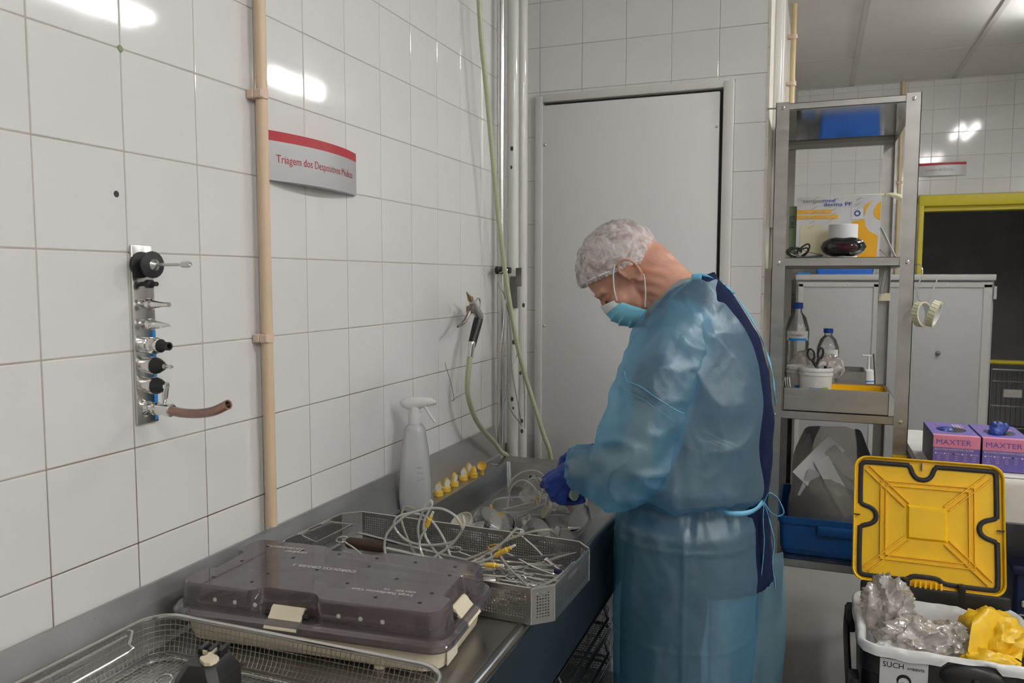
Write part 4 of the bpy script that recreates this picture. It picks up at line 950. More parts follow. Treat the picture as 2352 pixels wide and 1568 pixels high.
rg = lambda sc, nd, z: [CM @ Vector((x, y, z)) for x, y in lid_outline(sc, nd)]
lid.loft([rg(1.0, .018, .063), rg(.988, .018, .094), rg(.982, .0178, .0985), rg(.972, .0172, .1003), rg(.962, .0168, .1003)], cap0=False, cap1=True)
obj('lid', lid, 'smoke', t, ang=24)
fg = MB().loft([crect(CL + .020, CD + .020, .030, .0455), crect(CL + .026, CD + .026, .033, .049), crect(CL + .026, CD + .026, .033, .058), crect(CL + .016, CD + .016, .029, .0635), crect(CL - .030, CD - .030, .020, .0630), crect(CL - .030, CD - .030, .020, .0560), crect(CL + .002, CD + .002, .024, .0520), crect(CL + .012, CD + .012, .027, .0455)], cap0=False, cap1=False)
fg.loft([crect(CL + .012, CD + .012, .027, .0455), crect(CL + .020, CD + .020, .030, .0455)], cap0=False, cap1=False)
obj('lid_flange', fg, 'smoke', t, ang=40)
# latches
def latch(o, u, n):
    o, u, n = CM @ Vector(o), CM.to_3x3() @ Vector(u), CM.to_3x3() @ Vector(n)
    z = Vector((0, 0, 1)); R_ = []
    for f_, h in ((-.008, .018), (-.006, .0215), (-.001, .019), (.004, .012), (.010, .006), (.019, .002), (.022, -.004)):
        c_ = o + n * f_ + z * h
        R_.append([c_ - u * .027 , c_ + u * .027, c_ + u * .027 + n * .003 + z * .002, c_ - u * .027 + n * .003 + z * .002])
    obj('latch', MB().loft(R_), 'cream', t, ang=50)
    obj('latch_hinge', MB().tube([o - u * .036 + n * .002 + z * .012, o + u * .036 + n * .002 + z * .012], .0042, 8), 'black_plastic', t)
latch((-.029, -CD / 2 + .010, .055), (1, 0, 0), (0, -1, 0))
latch((CL / 2 - .010, -.002, .055), (0, 1, 0), (1, 0, 0))
# holes: drain holes in the lid and base
holes = [(633,1257),(704,1264)]
hl = [(-.175 + .07 * i + .004 * (j % 2), -.075 + .037 * j) for i in range(6) for j in range(5) if (i + j) % 2 == 0 or j in (0, 4)]
for x, y in hl:
    if abs(x + .01) < .05 and y < -.06: continue
    obj('drain_hole', MB().lathe(pf((0, .5), (3.0, .5), (3.2, 0)), 12, CM @ Matrix.Translation((x, y, .1003))), 'ink_black', t)
for x in (-.150, -.115, -.080, .060, .095, .130):
    obj('drain_hole', MB().lathe(pf((0, .6), (3.2, .6), (3.4, 0)), 12, CM @ Matrix.Translation((x, -CD / 2 * .992, .079)) @ Matrix.Rotation(PI / 2, 4, 'X')), 'foam_label', t)
for y, z in ((-.06, .034), (-.025, .030), (.012, .034), (.05, .030), (.075, .040)):
    obj('drain_hole', MB().lathe(pf((0, .6), (2.6, .6), (2.8, 0)), 12, CM @ Matrix.Translation((CL / 2 - .0042, y, z)) @ Matrix.Rotation(PI / 2, 4, 'Y')), 'brown_stain', t)
obj('label_window', MB().rbox((CL / 2 - .0030, -.055, .022), (.002, .042, .020), .0006, 1, CM), 'cream_white', t)
# print on the lid, reading from the wall side
def lidtext(s, size, x, y, sq=1.0):
    o = CM @ Vector((x, y, .1006)); text(s, size, axes(o, CM.to_3x3() @ Vector((-1, 0, 0)), CM.to_3x3() @ Vector((0, -1, 0))), 'ink_grey' if False else 'foam_label', t, squeeze=sq)
lidtext('stryker', .0145, -.090, .066); lidtext('INSTRUMENTS', .0098, -.105, .080, 1.15)
lidtext('CORDLESS DRIVER 3', .0125, .030, .012, 1.0)
lidtext('Large Sterilization Case', .0105, .155, -.052, 1.0); lidtext('6203 REF    CE', .0085, .155, -.040)

# --- open wire mesh basket in front
WX0, WX1, WY0, WY1, WH = 0.048, 0.545, -0.02, 0.289, 0.060
wc = ((WX0 + WX1) / 2, (WY0 + WY1) / 2)
t = thing('mesh_basket', 'wide steel wire mesh basket with rounded corners in front of the case', 'basket', (wc[0], wc[1], WZ))
def wr(ins, r, n=7): return rrect(WX1 - WX0 - 2 * ins, WY1 - WY0 - 2 * ins, r, n, *wc)
obj('rim', MB().tube([(x, y, WZ + WH) for x, y in wr(.0015, .045)], .0034, 10, closed=True), 'steel_bright', t)
obj('base_ring', MB().tube([(x, y, WZ + .0030) for x, y in wr(.020, .035)], .0025, 8, closed=True), 'steel_bright', t)
ms = MB(); pitch = .0078
def perim(ins, r):
    P = [Vector((x, y, 0)) for x, y in wr(ins, r)]; P.append(P[0]); L = [0]
    for a, b in zip(P, P[1:]): L.append(L[-1] + (b - a).length)
    return P, L
def along(P, L, s_):
    s_ = s_ % L[-1]
    for i in range(len(L) - 1):
        if L[i + 1] >= s_: return P[i].lerp(P[i + 1], (s_ - L[i]) / max(1e-9, L[i + 1] - L[i]))
    return P[-1]
levels = [(.0035, .056), (.005, .048), (.0062, .040), (.0075, .032), (.009, .0245), (.0115, .0175), (.016, .0115)]
PL = [perim(i, max(.03, .045 - i)) for i, _ in levels]
N = int(PL[0][1][-1] / pitch / 2) * 2
for k in range(N):
    w = []
    for j, (i_, z) in enumerate(levels):
        p = along(*PL[j], PL[j][1][-1] * k / N); c_ = Vector((*wc, 0)); o_ = (p - c_).normalized() * (.0006 if (j + k) % 2 else -.0006)
        w.append(p + o_ + Vector((0, 0, WZ + z)))
    p = along(*perim(.026, .03), 0) if False else None
    ms.tube(w, .00052, 4, caps=False)
for j, (i_, z) in enumerate(levels):
    w = []
    for k in range(N):
        p = along(*PL[j], PL[j][1][-1] * k / N); c_ = Vector((*wc, 0)); o_ = (p - c_).normalized() * (-.0006 if (j + k) % 2 else .0006)
        w.append(p + o_ + Vector((0, 0, WZ + z)))
    ms.tube(w, .00052, 4, closed=True)
o = obj('side_mesh', ms, 'steel_mesh', t); o['kind'] = 'stuff'
fm = MB(); fx0, fx1, fy0, fy1 = WX0 + .018, WX1 - .018, WY0 + .018, WY1 - .018
nx, ny = int((fx1 - fx0) / pitch), int((fy1 - fy0) / pitch)
for i in range(nx + 1):
    x = fx0 + (fx1 - fx0) * i / nx
    fm.tube([(x, fy0 + (fy1 - fy0) * j / ny, WZ + .0065 + (.0007 if (i + j) % 2 else -.0007)) for j in range(ny + 1)], .00056, 4, caps=False)
for j in range(ny + 1):
    y = fy0 + (fy1 - fy0) * j / ny
    fm.tube([(fx0 + (fx1 - fx0) * i / nx, y, WZ + .0065 - (.0007 if (i + j) % 2 else -.0007)) for i in range(nx + 1)], .00056, 4, caps=False)
o = obj('floor_mesh', fm, 'steel_mesh', t); o['kind'] = 'stuff'
obj('handle', MB().tube([(WX0 + .002, .225, WZ + WH - .002), (WX0 + .010, .228, WZ + WH - .004), (WX0 + .010, .222, WZ + .040), (WX0 + .012, .215, WZ + .030), (WX0 + .012, .06, WZ + .030), (WX0 + .010, .05, WZ + .040), (WX0 + .010, .045, WZ + WH - .004), (WX0 + .002, .048, WZ + WH - .002)], .0021, 8, sub=4), 'steel_bright', t)
obj('support_bar', MB().tube([(WX0 + .008, .22, WZ + WH - .008), (WX0 + .008, .05, WZ + WH - .008)], .0024, 8), 'steel_bright', t)

# --- black battery pack with cream release tab
BTX, BTY = 0.268, 0.150
t = thing('battery_pack', 'black battery pack with a cream release tab standing in the mesh basket', 'battery', (BTX, BTY, WZ + .0085))
BM = place((BTX, BTY, WZ + .0085), math.radians(12)) @ Matrix.Diagonal((0.95, 0.92, 1.24, 1))
def bpoly(w, d, ch): return [(w, -d + ch), (w, d - ch), (w - ch, d), (-w + ch, d), (-w, d - ch), (-w, -d + ch), (-w + ch, -d), (w - ch, -d)]
bt = MB()
bt.loft([[BM @ Vector((x, y, z)) for x, y in bpoly(w, d, ch)] for w, d, ch, z in ((.030, .036, .008, 0), (.032, .038, .009, .003), (.032, .038, .009, .048), (.031, .037, .010, .053), (.022, .029, .010, .066), (.020, .027, .010, .0675))])
obj('body', bt, 'black_plastic', t, ang=25)
obj('seam', MB().bb((-.0325, -.0006, .0), (.0325, .0006, .050), BM).bb((-.033, -.039, .0475), (.033, .0385, .0487), BM), 'black_rubber', t, smooth=False)
for x in (-.014, .0, .014):
    obj('terminal_rail', MB().rbox((x, .016, .0700), (.006, .024, .0075), .001, 1, BM), 'black_plastic', t)
tb = [(.000, .000), (.006, -.004), (.004, -.010), (.010, -.014), (.016, -.012), (.018, -.004), (.016, .004), (.010, .009), (.003, .009)]
tb = [(-.016, .008), (-.013, .004), (-.004, .004), (-.002, -.004), (-.008, -.010), (-.006, -.016), (.006, -.026), (.014, -.025), (.018, -.016), (.017, -.008), (.011, -.003), (.002, .0), (.000, .018), (-.004, .018), (-.005, .007)]
obj('release_tab', MB().prism([(x + .004, y + .0) for x, y in tb], .0678, .0712, BM), 'cream', t, smooth=False)
ring_handled((0.135, 0.165, WZ + .012), math.radians(-30), .11, 'small ring-handled clamp lying in the mesh basket', .2)

# ================================================================== THINGS IN THE SINK
GS = 'pump parts soaking in the sink'
def funnel(p, d, s_, label):
    t = thing('pump_funnel', label, 'funnel', p, GS)
    M = aim(p, d)
    q = lambda r, z: (r * s_, z * s_)
    obj('cone', MB().lathe([q(.0335, 0), q(.0345, .0015), q(.033, .004), q(.022, .018), q(.0135, .030), q(.0125, .034)], 26, M), 'funnel', t)
    obj('neck', MB().lathe([q(.0125, .034), q(.0125, .052), q(.0150, .053), q(.0150, .066), q(.0135, .066)], 22, M), 'funnel', t)
    return t
B = SZ + .001
fl = [((.188, 1.150, B + .030), (.2, -.1, -.35), 1.0, 'clear pump funnel leaning beside the big cream lid'),
      ((.212, 1.195, B + .034), (-.25, .3, -.3), 1.1, 'clear pump funnel with its mouth turned to the tray, second from the lid'),
      ((.262, 1.165, B + .030), (.15, .35, -.35), 1.15, 'wide clear pump funnel in the middle of the near row'),
      ((.300, 1.225, B + .026), (.5, .2, -.25), 0.9, 'clear pump funnel lying on its side under the crossing tube'),
      ((.352, 1.175, B + .028), (-.3, .35, -.3), 1.0, 'clear pump funnel near the sink front with neck inward'),
      ((.402, 1.175, B + .004), (0.05, .02, 1), 0.62, 'small clear cup standing upright by the sink front'),
      ((.240, 1.445, B + .034), (.1, -.15, .4), 1.0, 'clear pump funnel inside the tall tubing loops'),
      ((.420, 1.300, B + .034), (.3, .3, -.3), 1.15, 'clear pump funnel against the sink front by the blue gown'),
      ((.300, 1.430, B + .030), (.4, .2, -.3), 1.0, 'clear pump funnel under the gloved hand'),
      ((.360, 1.480, B + .030), (.2, -.4, .3), 1.0, 'clear pump funnel at the far front of the sink')]
for a in fl: funnel(*a)
def caplid(p, d, r, h, m, label, dot=False):
    t = thing('pump_disc', label, 'pump part', p, GS); M = aim(p, d)
    obj('shell', MB().lathe([(0, 0), (r * .9, 0), (r, h * .15), (r, h), (r * .92, h), (r * .90, h * .3), (0, h * .25)], 28, M), m, t)
    if dot:
        obj('spout', MB().lathe([(0, h * .25), (r * .25, h * .3), (r * .2, h * .6), (0, h * .6)], 14, M), 'valve_yellow', t)
caplid((.150, 1.180, B + .022), (-.25, -.45, .75), .031, .012, 'cream_white', 'large round cream lid tipped against the sink wall', True)
caplid((.315, 1.375, B + .020), (-.65, -.45, .35), .024, .010, 'cream_white', 'cream lid standing on edge among the tubes')
caplid((.300, 1.250, B + .020), (.2, -.5, .8), .014, .010, 'silicone_white', 'small white cap among the clear funnels')
caplid((.219, 1.232, B + .022), (.2, -.5, .8), .014, .008, 'silicone_white', 'small white membrane disc by the yellow double connector')
SK = 'pump tubing in the sink'
tubing([[(0.191, 1.385, 0.779), (0.19, 1.4, 0.807), (0.197, 1.4, 0.838), (0.216, 1.4, 0.858), (0.236, 1.4, 0.863), (0.257, 1.4, 0.853), (0.272, 1.4, 0.834), (0.274, 1.398, 0.806), (.29, 1.37, .785)]], 'clear tubing standing in a narrow tall loop in the sink', group=SK)
tubing([[(.172, 1.47, .780), (0.17, 1.45, 0.811), (0.173, 1.45, 0.835), (0.193, 1.45, 0.86), (0.22, 1.45, 0.876), (0.249, 1.445, 0.882), (0.278, 1.43, 0.877), (.305, 1.40, .855), (.31, 1.36, .80)]], 'clear tubing standing in the widest tall loop behind', group=SK)
tubing([[(.235, 1.425, .785), (0.228, 1.42, 0.82), (0.228, 1.42, 0.838), (0.24, 1.42, 0.858), (0.26, 1.42, 0.868), (0.282, 1.405, 0.868), (.292, 1.39, .84), (.284, 1.385, .80)]], 'clear tubing standing in the short loop by the glove', group=SK)
tubing([[(0.139, 1.392, 0.785), (0.132, 1.433, 0.787), (0.144, 1.465, 0.787), (0.179, 1.492, 0.785), (0.236, 1.51, 0.785), (.30, 1.50, .783)]], 'clear tube with a short yellow tip at the sink wall', group=SK, con=[((0.1395, 1.391, 0.784), (.150, 1.368, .782))])
tubing([[(0.210, 1.310, 0.786), (0.242, 1.326, 0.785), (0.28, 1.349, 0.785), (0.361, 1.377, 0.785)], [(0.224, 1.285, 0.786), (0.246, 1.285, 0.79), (0.255, 1.298, 0.79), (0.271, 1.376, 0.79), (0.288, 1.502, 0.79)]], 'pair of clear tubes joined by a yellow double connector', group=SK, con=[((.212, 1.312, .788), (.188, 1.305, .790)), ((.222, 1.286, .788), (.194, 1.292, .790))])
tubing([[(0.267, 1.296, 0.79), (0.299, 1.264, 0.79), (0.34, 1.244, 0.79), (0.374, 1.239, 0.79), (0.415, 1.255, 0.79)]], 'clear tube crossing towards the sink front', group=SK)
tubing([[(0.205, 1.334, 0.795), (0.24, 1.394, 0.8), (0.259, 1.48, 0.8), (0.277, 1.55, 0.8)], [(.205, 1.32, .80), (.255, 1.375, .806), (.283, 1.46, .806), (.30, 1.54, .80)], [(0.21, 1.293, 0.8), (0.267, 1.322, 0.8), (0.288, 1.395, 0.8), (.30, 1.47, .80)], [(.21, 1.31, .785), (.26, 1.35, .79), (.285, 1.42, .79), (.31, 1.50, .79)]], 'bundle of clear tubes lying under the gloved hand', group=SK, con=[((.270, 1.402, .800), (.276, 1.405, .826))])
tubing([[(.330, 1.43, .80), (.36, 1.40, .81), (.39, 1.36, .80)]], 'short amber tube piece beneath the gloved hand', 'red_tube', .006, group=SK)
# ================================================================== STEEL SHELF UNIT
HX0, HX1, HY0, HY1, HZ = 0.842, 1.245, 2.0, 2.815, 1.962
t = thing('shelf_unit', 'tall narrow stainless steel shelf unit beside the tiled corner', 'shelf', ((HX0 + HX1) / 2, (HY0 + HY1) / 2, 0))
SHELF = t
for x, sx in ((HX0, 1), (HX1, -1)):
    for y, sy in ((HY0, 1), (HY1, -1)):
        p = MB().bb((x, y, 0), (x + sx * .040, y + sy * .002, HZ)).bb((x, y, 0), (x + sx * .002, y + sy * .038, HZ))
        po = obj('post', p, 'steel_shelf', t, smooth=False)
        for z in (1.945, 1.470, .990, .515):
            obj('bolt', MB().lathe(pf((0, 3.4), (4, 3), (6.2, 1), (6.2, 0)), 14, aim((x + sx * .020, y - sy * .0002, z), (0, -sy, 0))), 'chrome', po)
LV_ = (1.958, 1.4855, 1.005, 0.5275)
for k, z in enumerate(LV_):
    e = .0035
    s = MB().bb((HX0 + e, HY0 + e, z - .0015), (HX1 - e, HY1 - e, z))
    hh = .020 if k == 0 else .0265
    s2 = MB()
    for a, b in (((HX0 + e, HY0 + e), (HX1 - e, HY0 + e + .0015)), ((HX0 + e, HY1 - e - .0015), (HX1 - e, HY1 - e)), ((HX0 + e, HY0 + e), (HX0 + e + .0015, HY1 - e)), ((HX1 - e - .0015, HY0 + e), (HX1 - e, HY1 - e))):
        s2.bb((a[0], a[1], z - hh), (b[0], b[1], z))
    for a, b in (((HX0 + e, HY0 + e), (HX1 - e, HY0 + e + .014)), ((HX0 + e, HY1 - e - .014), (HX1 - e, HY1 - e))):
        s2.bb((a[0], a[1], z - hh), (b[0], b[1], z - hh + .0015))
    so = obj('shelf_board', s, 'steel_mirror' if k == 0 else 'steel_shelf', t, smooth=False)
    obj('edge_lip', s2, 'steel_shelf', so, smooth=False)
obj('wall_screw', MB().tube([(HX0 - .026, HY0 + .008, 1.947), (HX0 + .002, HY0 + .008, 1.947)], .0028, 8), 'cast_metal', t)
obj('yellow_tape', MB().bb((HX1 - .0385, HY0 - .0006, .862), (HX1 + .0006, HY0 + .002, .889)).bb((HX1 - .0006, HY0, .862), (HX1 + .0006, HY0 + .036, .889)), 'yellow_plastic', t, smooth=False)
obj('clear_tape', MB().bb((HX1 - .040, HY1 - .041, 1.335), (HX1 + .0008, HY1 - .0385, 1.365)), 'tape_cream', t, smooth=False)

# --- second board: glove carton, roll, scanner, cable
z2 = 1.4860
t = thing('glove_carton', 'white and orange printed carton standing on the second shelf', 'box', (1.037, 2.38, z2))
gx0, gx1, gy, gz1 = .905, 1.168, 2.30, 1.700
obj('carton', MB().bb((gx0, gy, z2), (gx1, gy + .13, gz1)), 'box_white', t, smooth=False)
def gf(a, b, off=.0007): return (gx0 + (gx1 - gx0) * (a - 340) / 1550, gy - off, z2 + (gz1 - z2) * (1345 - b) / 1100)
def decal(pts, m, off=.0007, name='print'):
    d = MB(); n = len(pts)
    d.add([gf(a, b, off) for a, b in pts] + [gf(a, b, 0) for a, b in pts], [tuple(range(n)), tuple(range(2 * n - 1, n - 1, -1))] + [(i, n + i, n + (i + 1) % n, (i + 1) % n) for i in range(n)])
    obj(name, d, m, t, smooth=False)
decal([(345, 475), (1000, 475), (985, 545), (345, 545)], 'box_orange'); decal([(345, 570), (1115, 570), (1115, 640), (345, 640)], 'box_orange')
decal([(1380, 690), (1605, 655), (1620, 760), (1690, 860), (1860, 950), (1845, 1325), (1380, 1325)], 'box_orange')
decal([(1560, 460), (1650, 390), (1745, 345), (1680, 420), (1630, 500), (1600, 600), (1590, 470)], 'box_orange')
decal([(1890, 355), (1815, 410), (1775, 490), (1765, 560), (1790, 620), (1835, 660), (1885, 680)], 'box_orange')
decal([(1365, 460), (1575, 460), (1575, 655), (1365, 655)], 'paper', .0009)
decal([(420, 740), (840, 740), (840, 830), (1000, 830), (1000, 1250), (420, 1250)], 'tape_cream')
obj('emblem', MB().lathe([(.006, 0), (.0098, 0), (.0098, .0006), (.006, .0006)], 20, aim(gf(1470, 555, .001), (0, -1, 0)), sx=1.0), 'ink_blue', t)
def gtext(s, a, b, size, m, sq=1.1): text(s, size, axes(gf(a, b, .0012), (1, 0, 0), (0, 0, 1)), m, t, depth=.0002, squeeze=sq)
gtext('semper', 445, 350, .018, 'ink_grey', 1.25); gtext('med', 830, 350, .018, 'ink_blue', 1.25); gtext('derma PF', 840, 420, .018, 'ink_blue', 1.3)
gtext('LATEX', 440, 530, .009, 'box_white', 1.2); gtext('powder free', 690, 530, .009, 'box_white', .95); gtext('NON STERILE', 420, 625, .009, 'box_white', .8); gtext('examination', 760, 625, .009, 'box_white', 1.0)
for k in range(7):
    a, b = (640 - 12 * k, 300 + 82 * k); decal([(a, b), (a + 110, b - 50), (a + 112, b - 44), (a + 2, b + 6)], 'ink_green', .0010, 'tape_stripe')
for k in range(5):
    a, b = (1010 - 14 * k, 330 + 85 * k); decal([(a, b), (a + 110, b - 50), (a + 112, b - 44), (a + 2, b + 6)], 'ink_green', .0010, 'tape_stripe')
for k in range(3):
    a, b = (1440 - 20 * k, 325 + 88 * k); decal([(a, b), (a + 110, b - 42), (a + 112, b - 36), (a + 2, b + 6)], 'ink_green', .0010, 'tape_stripe')
t = thing('green_carton', 'flat grey-green carton standing behind the shelf post', 'box', (.892, 2.36, z2))
obj('carton', MB().bb((.8795, 2.33, z2), (.9035, 2.47, 1.672)), 'ink_green', t, smooth=False)
text('SURE', .020, axes((.882, 2.3292, 1.640), (0, 0, -1), (1, 0, 0)), 'ink_black', t)
t = thing('white_roll', 'white paper label roll behind the black scanner', 'roll', (1.053, 2.235, z2))
obj('roll', MB().lathe([(.014, 0), (.044, 0), (.045, .001), (.045, .112), (.044, .113), (.014, .113)], 32, Matrix.Translation((1.053, 2.235, z2))), 'paper_roll', t)
obj('core', MB().lathe([(.012, .001), (.0145, .001), (.0145, .1135), (.012, .1135)], 20, Matrix.Translation((1.053, 2.235, z2))), 'foam_label', t)
text('LOT  2118 6', .008, axes((1.030, 2.1895, z2 + .055), (1, 0, 0), (0, 0, 1)), 'ink_grey', t)
t = thing('barcode_scanner', 'glossy black rounded scanner lying on the second shelf', 'scanner', (1.052, 2.13, z2))
rg = []
for i in range(17):
    u = i / 16; x = .983 + .137 * u; e = math.sin(PI * min(1, max(0, u))) ** .45 if 0 < u < 1 else 0.02
    w = .034 * e; h = (.0355 - .006 * math.exp(-((u - .5) / .16) ** 2)) * e
    rg.append([(x, 2.13 + w * math.cos(q), z2 + .0355 + h * math.sin(q)) for q in [2 * PI * k / 18 for k in range(18)]])
obj('body', MB().loft(rg), mat('gloss_black', (.012, .012, .013), rough=.08, coat=.6), t, ang=60)
obj('window', MB().rbox((1.062, 2.0975, z2 + .034), (.050, .004, .022), .0018, 2), mat('scan_window', (.05, .005, .012), rough=.06), t)
text('hp', .010, axes((1.070, 2.0965, z2 + .012), (1, 0, 0), (0, 0, 1)), 'ink_grey', t)
t = thing('coiled_cable', 'black cable coiled at the end of the second shelf', 'cable', (.915, 2.07, z2))
cb = MB(); P = []
for k in range(60):
    a = k * .42; P.append((.905 + .018 * math.cos(a) + .006 * math.sin(k * .3), 2.08 + .03 * math.sin(a * .5), z2 + .018 + .013 * math.sin(a) + .0025))
cb.tube(P, .0024, 6)
cb.tube([(.895, 2.07, z2 + .004), (.915, 2.065, z2 + .022), (.94, 2.06, z2 + .042), (.951, 2.06, z2 + .040), (.948, 2.065, z2 + .022), (.935, 2.07, z2 + .006), (.92, 2.07, z2 + .003)], .0026, 7, sub=5)
cb.tube([(.90, 2.06, z2 + .010), (.925, 2.06, z2 + .026), (.944, 2.06, z2 + .031), (.945, 2.07, z2 + .020), (.925, 2.075, z2 + .004)], .0026, 7, sub=5)
obj('cable', cb, 'black_wire', t)
obj('lead', MB().tube([(.925, 2.09, z2 + .028), (.955, 2.10, z2 + .018), (.985, 2.12, z2 + .012)], .0010, 6, sub=4).tube([(.91, 2.055, z2 + .0035), (.945, 2.08, z2 + .0035), (.99, 2.115, z2 + .008)], .0030, 7, sub=4), 'black_wire', t)
tag(obj('wooden_stick', MB().rbox((1.08, 2.37, gz1 + .0045), (.235, .020, .007), .002, 2), 'cream'), 'flat wooden stick lying on top of the orange and white carton', 'stick')
rg = []
for i in range(7):
    u = i / 6; rg.append([(1.185 + .05 * u, 2.36 + (.008 + .008 * u) * math.cos(q), gz1 + .006 - .018 * u * u + (.003 + .010 * u) * math.sin(q) + .003 * nz((u * 5, q, 0))) for q in [2 * PI * k / 10 for k in range(10)]])
tag(obj('tape_strip', MB().loft(rg), 'tape_cream'), 'crumpled cream tape strip at the end of the wooden stick', 'tape')
for k, (x0, x1, h, lb, m) in enumerate(((1.172, 1.222, .105, 'white card leaning against the end of the orange carton', 'paper'), (1.172, 1.205, .032, 'small cream card propped below the leaning white card', 'cream_white'))):
    M = Matrix.Translation((x1, 2.33, z2 + .002)) @ Matrix.Rotation(-math.atan2(x1 - x0, h), 4, 'Y')
    tag(obj('leaning_card', MB().rbox((0, 0, math.hypot(x1 - x0, h) / 2), (.0025, .07 - .03 * k, math.hypot(x1 - x0, h)), .0006, 1, M), m), lb, 'card')

# --- third board: steel trays, buckets, bottles, scissors
z3 = 1.0055
def tray(x0, x1, y0, y1, h, label, inner):
    t = thing('steel_bin_tray', label, 'tray', ((x0 + x1) / 2, (y0 + y1) / 2, z3)); w = .0016
    obj('tray_floor', MB().bb((x0, y0, z3 + .0003), (x1, y1, z3 + .002)), inner, t, smooth=False)
    for a, b in (((x0, y0), (x1, y0 + w)), ((x0, y1 - w), (x1, y1)), ((x0, y0), (x0 + w, y1)), ((x1 - w, y0), (x1, y1))):
        wl = obj('side_wall', MB().bb((a[0], a[1], z3 + .0003), (b[0], b[1], z3 + h)), 'steel_shelf', t, smooth=False)
    fl_ = MB().bb((x0 - .001, y0 - .001, z3 + h - .002), (x1 + .001, y0 + .003, z3 + h)).bb((x0 - .001, y1 - .003, z3 + h - .002), (x1 + .001, y1 + .001, z3 + h)).bb((x0 - .001, y0, z3 + h - .002), (x0 + .003, y1, z3 + h)).bb((x1 - .003, y0, z3 + h - .002), (x1 + .001, y1, z3 + h))
    obj('rolled_rim', fl_, 'steel_bright', t, smooth=False)
    return t
t3 = tray(.8885, 1.1905, 2.006, 2.195, .0725, 'steel tray with a yellow lining on the third shelf', 'yellow_plastic')
obj('yellow_liner', MB().bb((.8905, 2.190, z3 + .003), (1.188, 2.1925, z3 + .066)), 'yellow_plastic', t3, smooth=False)
tray(.8885, 1.150, 2.43, 2.60, .085, 'plain steel tray behind the yellow-lined one', 'steel_shelf')
def bucket(x, y, r, h, label, scis=False):
    t = thing('plastic_tub', label, 'tub', (x, y, z3 + .0025)); z = z3 + .0025
    M = Matrix.Translation((x, y, z))
    obj('tub', MB().lathe([(0, 0), (r * .88, 0), (r * .90, .003), (r * .985, h * .80), (r * 1.04, h * .82), (r * 1.04, h * .86), (r * .99, h * .87), (r * .99, h * .90), (r * 1.05, h * .92), (r * 1.05, h * .96), (r, h), (r * .96, h), (r * .90, h * .1), (0, h * .06)], 32, M), 'white_plastic', t)
    lab = obj('label', MB().lathe([(r * .955, h * .20), (r * .985, h * .52)], 24, Matrix.Translation((x, y, z + .0004)) @ Matrix.Diagonal((1.01, 1.01, 1, 1)), a0=-1.95, a1=-.75), 'label_blue', t)
    obj('label_corner', MB().lathe([(r * .985, h * .475), (r * .990, h * .535)], 12, Matrix.Translation((x, y, z + .0006)) @ Matrix.Diagonal((1.015, 1.015, 1, 1)), a0=-1.20, a1=-.75), 'label_green', t)
    if scis: text('ipagclor', .017, axes((x - .008, y - r * 1.006, z + h * .28), (1, .06, 0), (0, 0, 1)), 'ink_white', t, depth=.0003)
    return t
bucket(.982, 2.085, .050, .130, 'white plastic tub with a blue label holding black scissors', True)
bucket(.935, 2.145, .043, .126, 'white plastic tub half hidden behind the scissors tub')
t = thing('scissors', 'scissors with black handles standing in the white tub', 'scissors', (.978, 2.085, z3 + .05))
for s, c0 in ((-1, (.966, 2.085, z3 + .172)), (1, (.994, 2.090, z3 + .176))):
    hd_ = MB().tube([(c0[0] + .0105 * math.cos(a) * (1 if s < 0 else .75), c0[1], c0[2] + .017 * math.sin(a) + .004 * s * math.cos(a)) for a in [2 * PI * k / 22 for k in range(22)]], .0034, 8, closed=True)
    hd_.tube([(c0[0] + .004 * -s, c0[1], c0[2] - .017), (.982 - s * .001, 2.086, z3 + .132)], [.0050, .0042], 8)
    obj('handle', hd_, 'black_plastic', t)
    obj('blade', MB().rbox((0, 0, 0), (.010, .0016, .090), .0005, 1, place((.986 - s * .002, 2.086 + s * .001, z3 + .090), 0, 0, s * .05)), 'steel_bright', t)
t = thing('marker_pen', 'dark pen end sticking out of the scissors tub', 'pen', (1.008, 2.075, z3 + .05))
obj('pen', MB().tube([(1.000, 2.085, z3 + .02), (1.010, 2.070, z3 + .138)], .0045, 10), 'black_plastic', t)
for k in range(3):
    tag(obj('paper_slip', MB().rbox((0, 0, 0), (.0016, .05, .085), .0003, 1, place((.8985 + .0052 * k, 2.035 + .004 * k, z3 + .058), 0, 0, -.20 + .03 * k)), 'paper'), ('outermost', 'middle', 'innermost')[k] + ' white paper slip leaning in the yellow-lined tray', 'paper', 'paper slips in the steel tray')
def pet(x, y, r, h, label, lab, z=z3 + .0003):
    t = thing('plastic_bottle', label, 'bottle', (x, y, z)); M = Matrix.Translation((x, y, z))
    pr = [(0, 0), (r * .85, 0), (r, .006)]
    n = 9
    for k in range(n):
        zz = .02 + (h * .62 - .02) * k / n; pr += [(r, zz), (r * .955, zz + h * .62 / n * .5)]
    pr += [(r, h * .66), (r * .98, h * .72), (r * .72, h * .84), (r * .36, h * .90), (r * .34, h * .945)]
    obj('body', MB().lathe(pr, 28, M), 'clear_bottle', t)
    obj('cap', MB().lathe([(0, h * .935), (r * .43, h * .935), (r * .43, h * .995), (r * .40, h), (0, h)], 20, M), 'cap_blue', t)
    obj('label', MB().lathe([(r * 1.012, h * .60), (r * 1.012, h * .70)], 24, M, a0=-2.5, a1=-.5), lab, t)
    return t
t = pet(.917, 2.36, .041, .330, 'tall clear water bottle with a blue cap on the third shelf', 'box_white')
obj('blue_stripe', MB().lathe([(.0419, .198), (.0419, .206)], 20, Matrix.Translation((.917, 2.36, z3)), a0=-2.3, a1=-.7), 'label_blue', t)
text('ALARDO', .0095, axes((.898, 2.3170, z3 + .214), (1, 0, 0), (0, 0, 1)), 'brown_stain', t, squeeze=1.1)
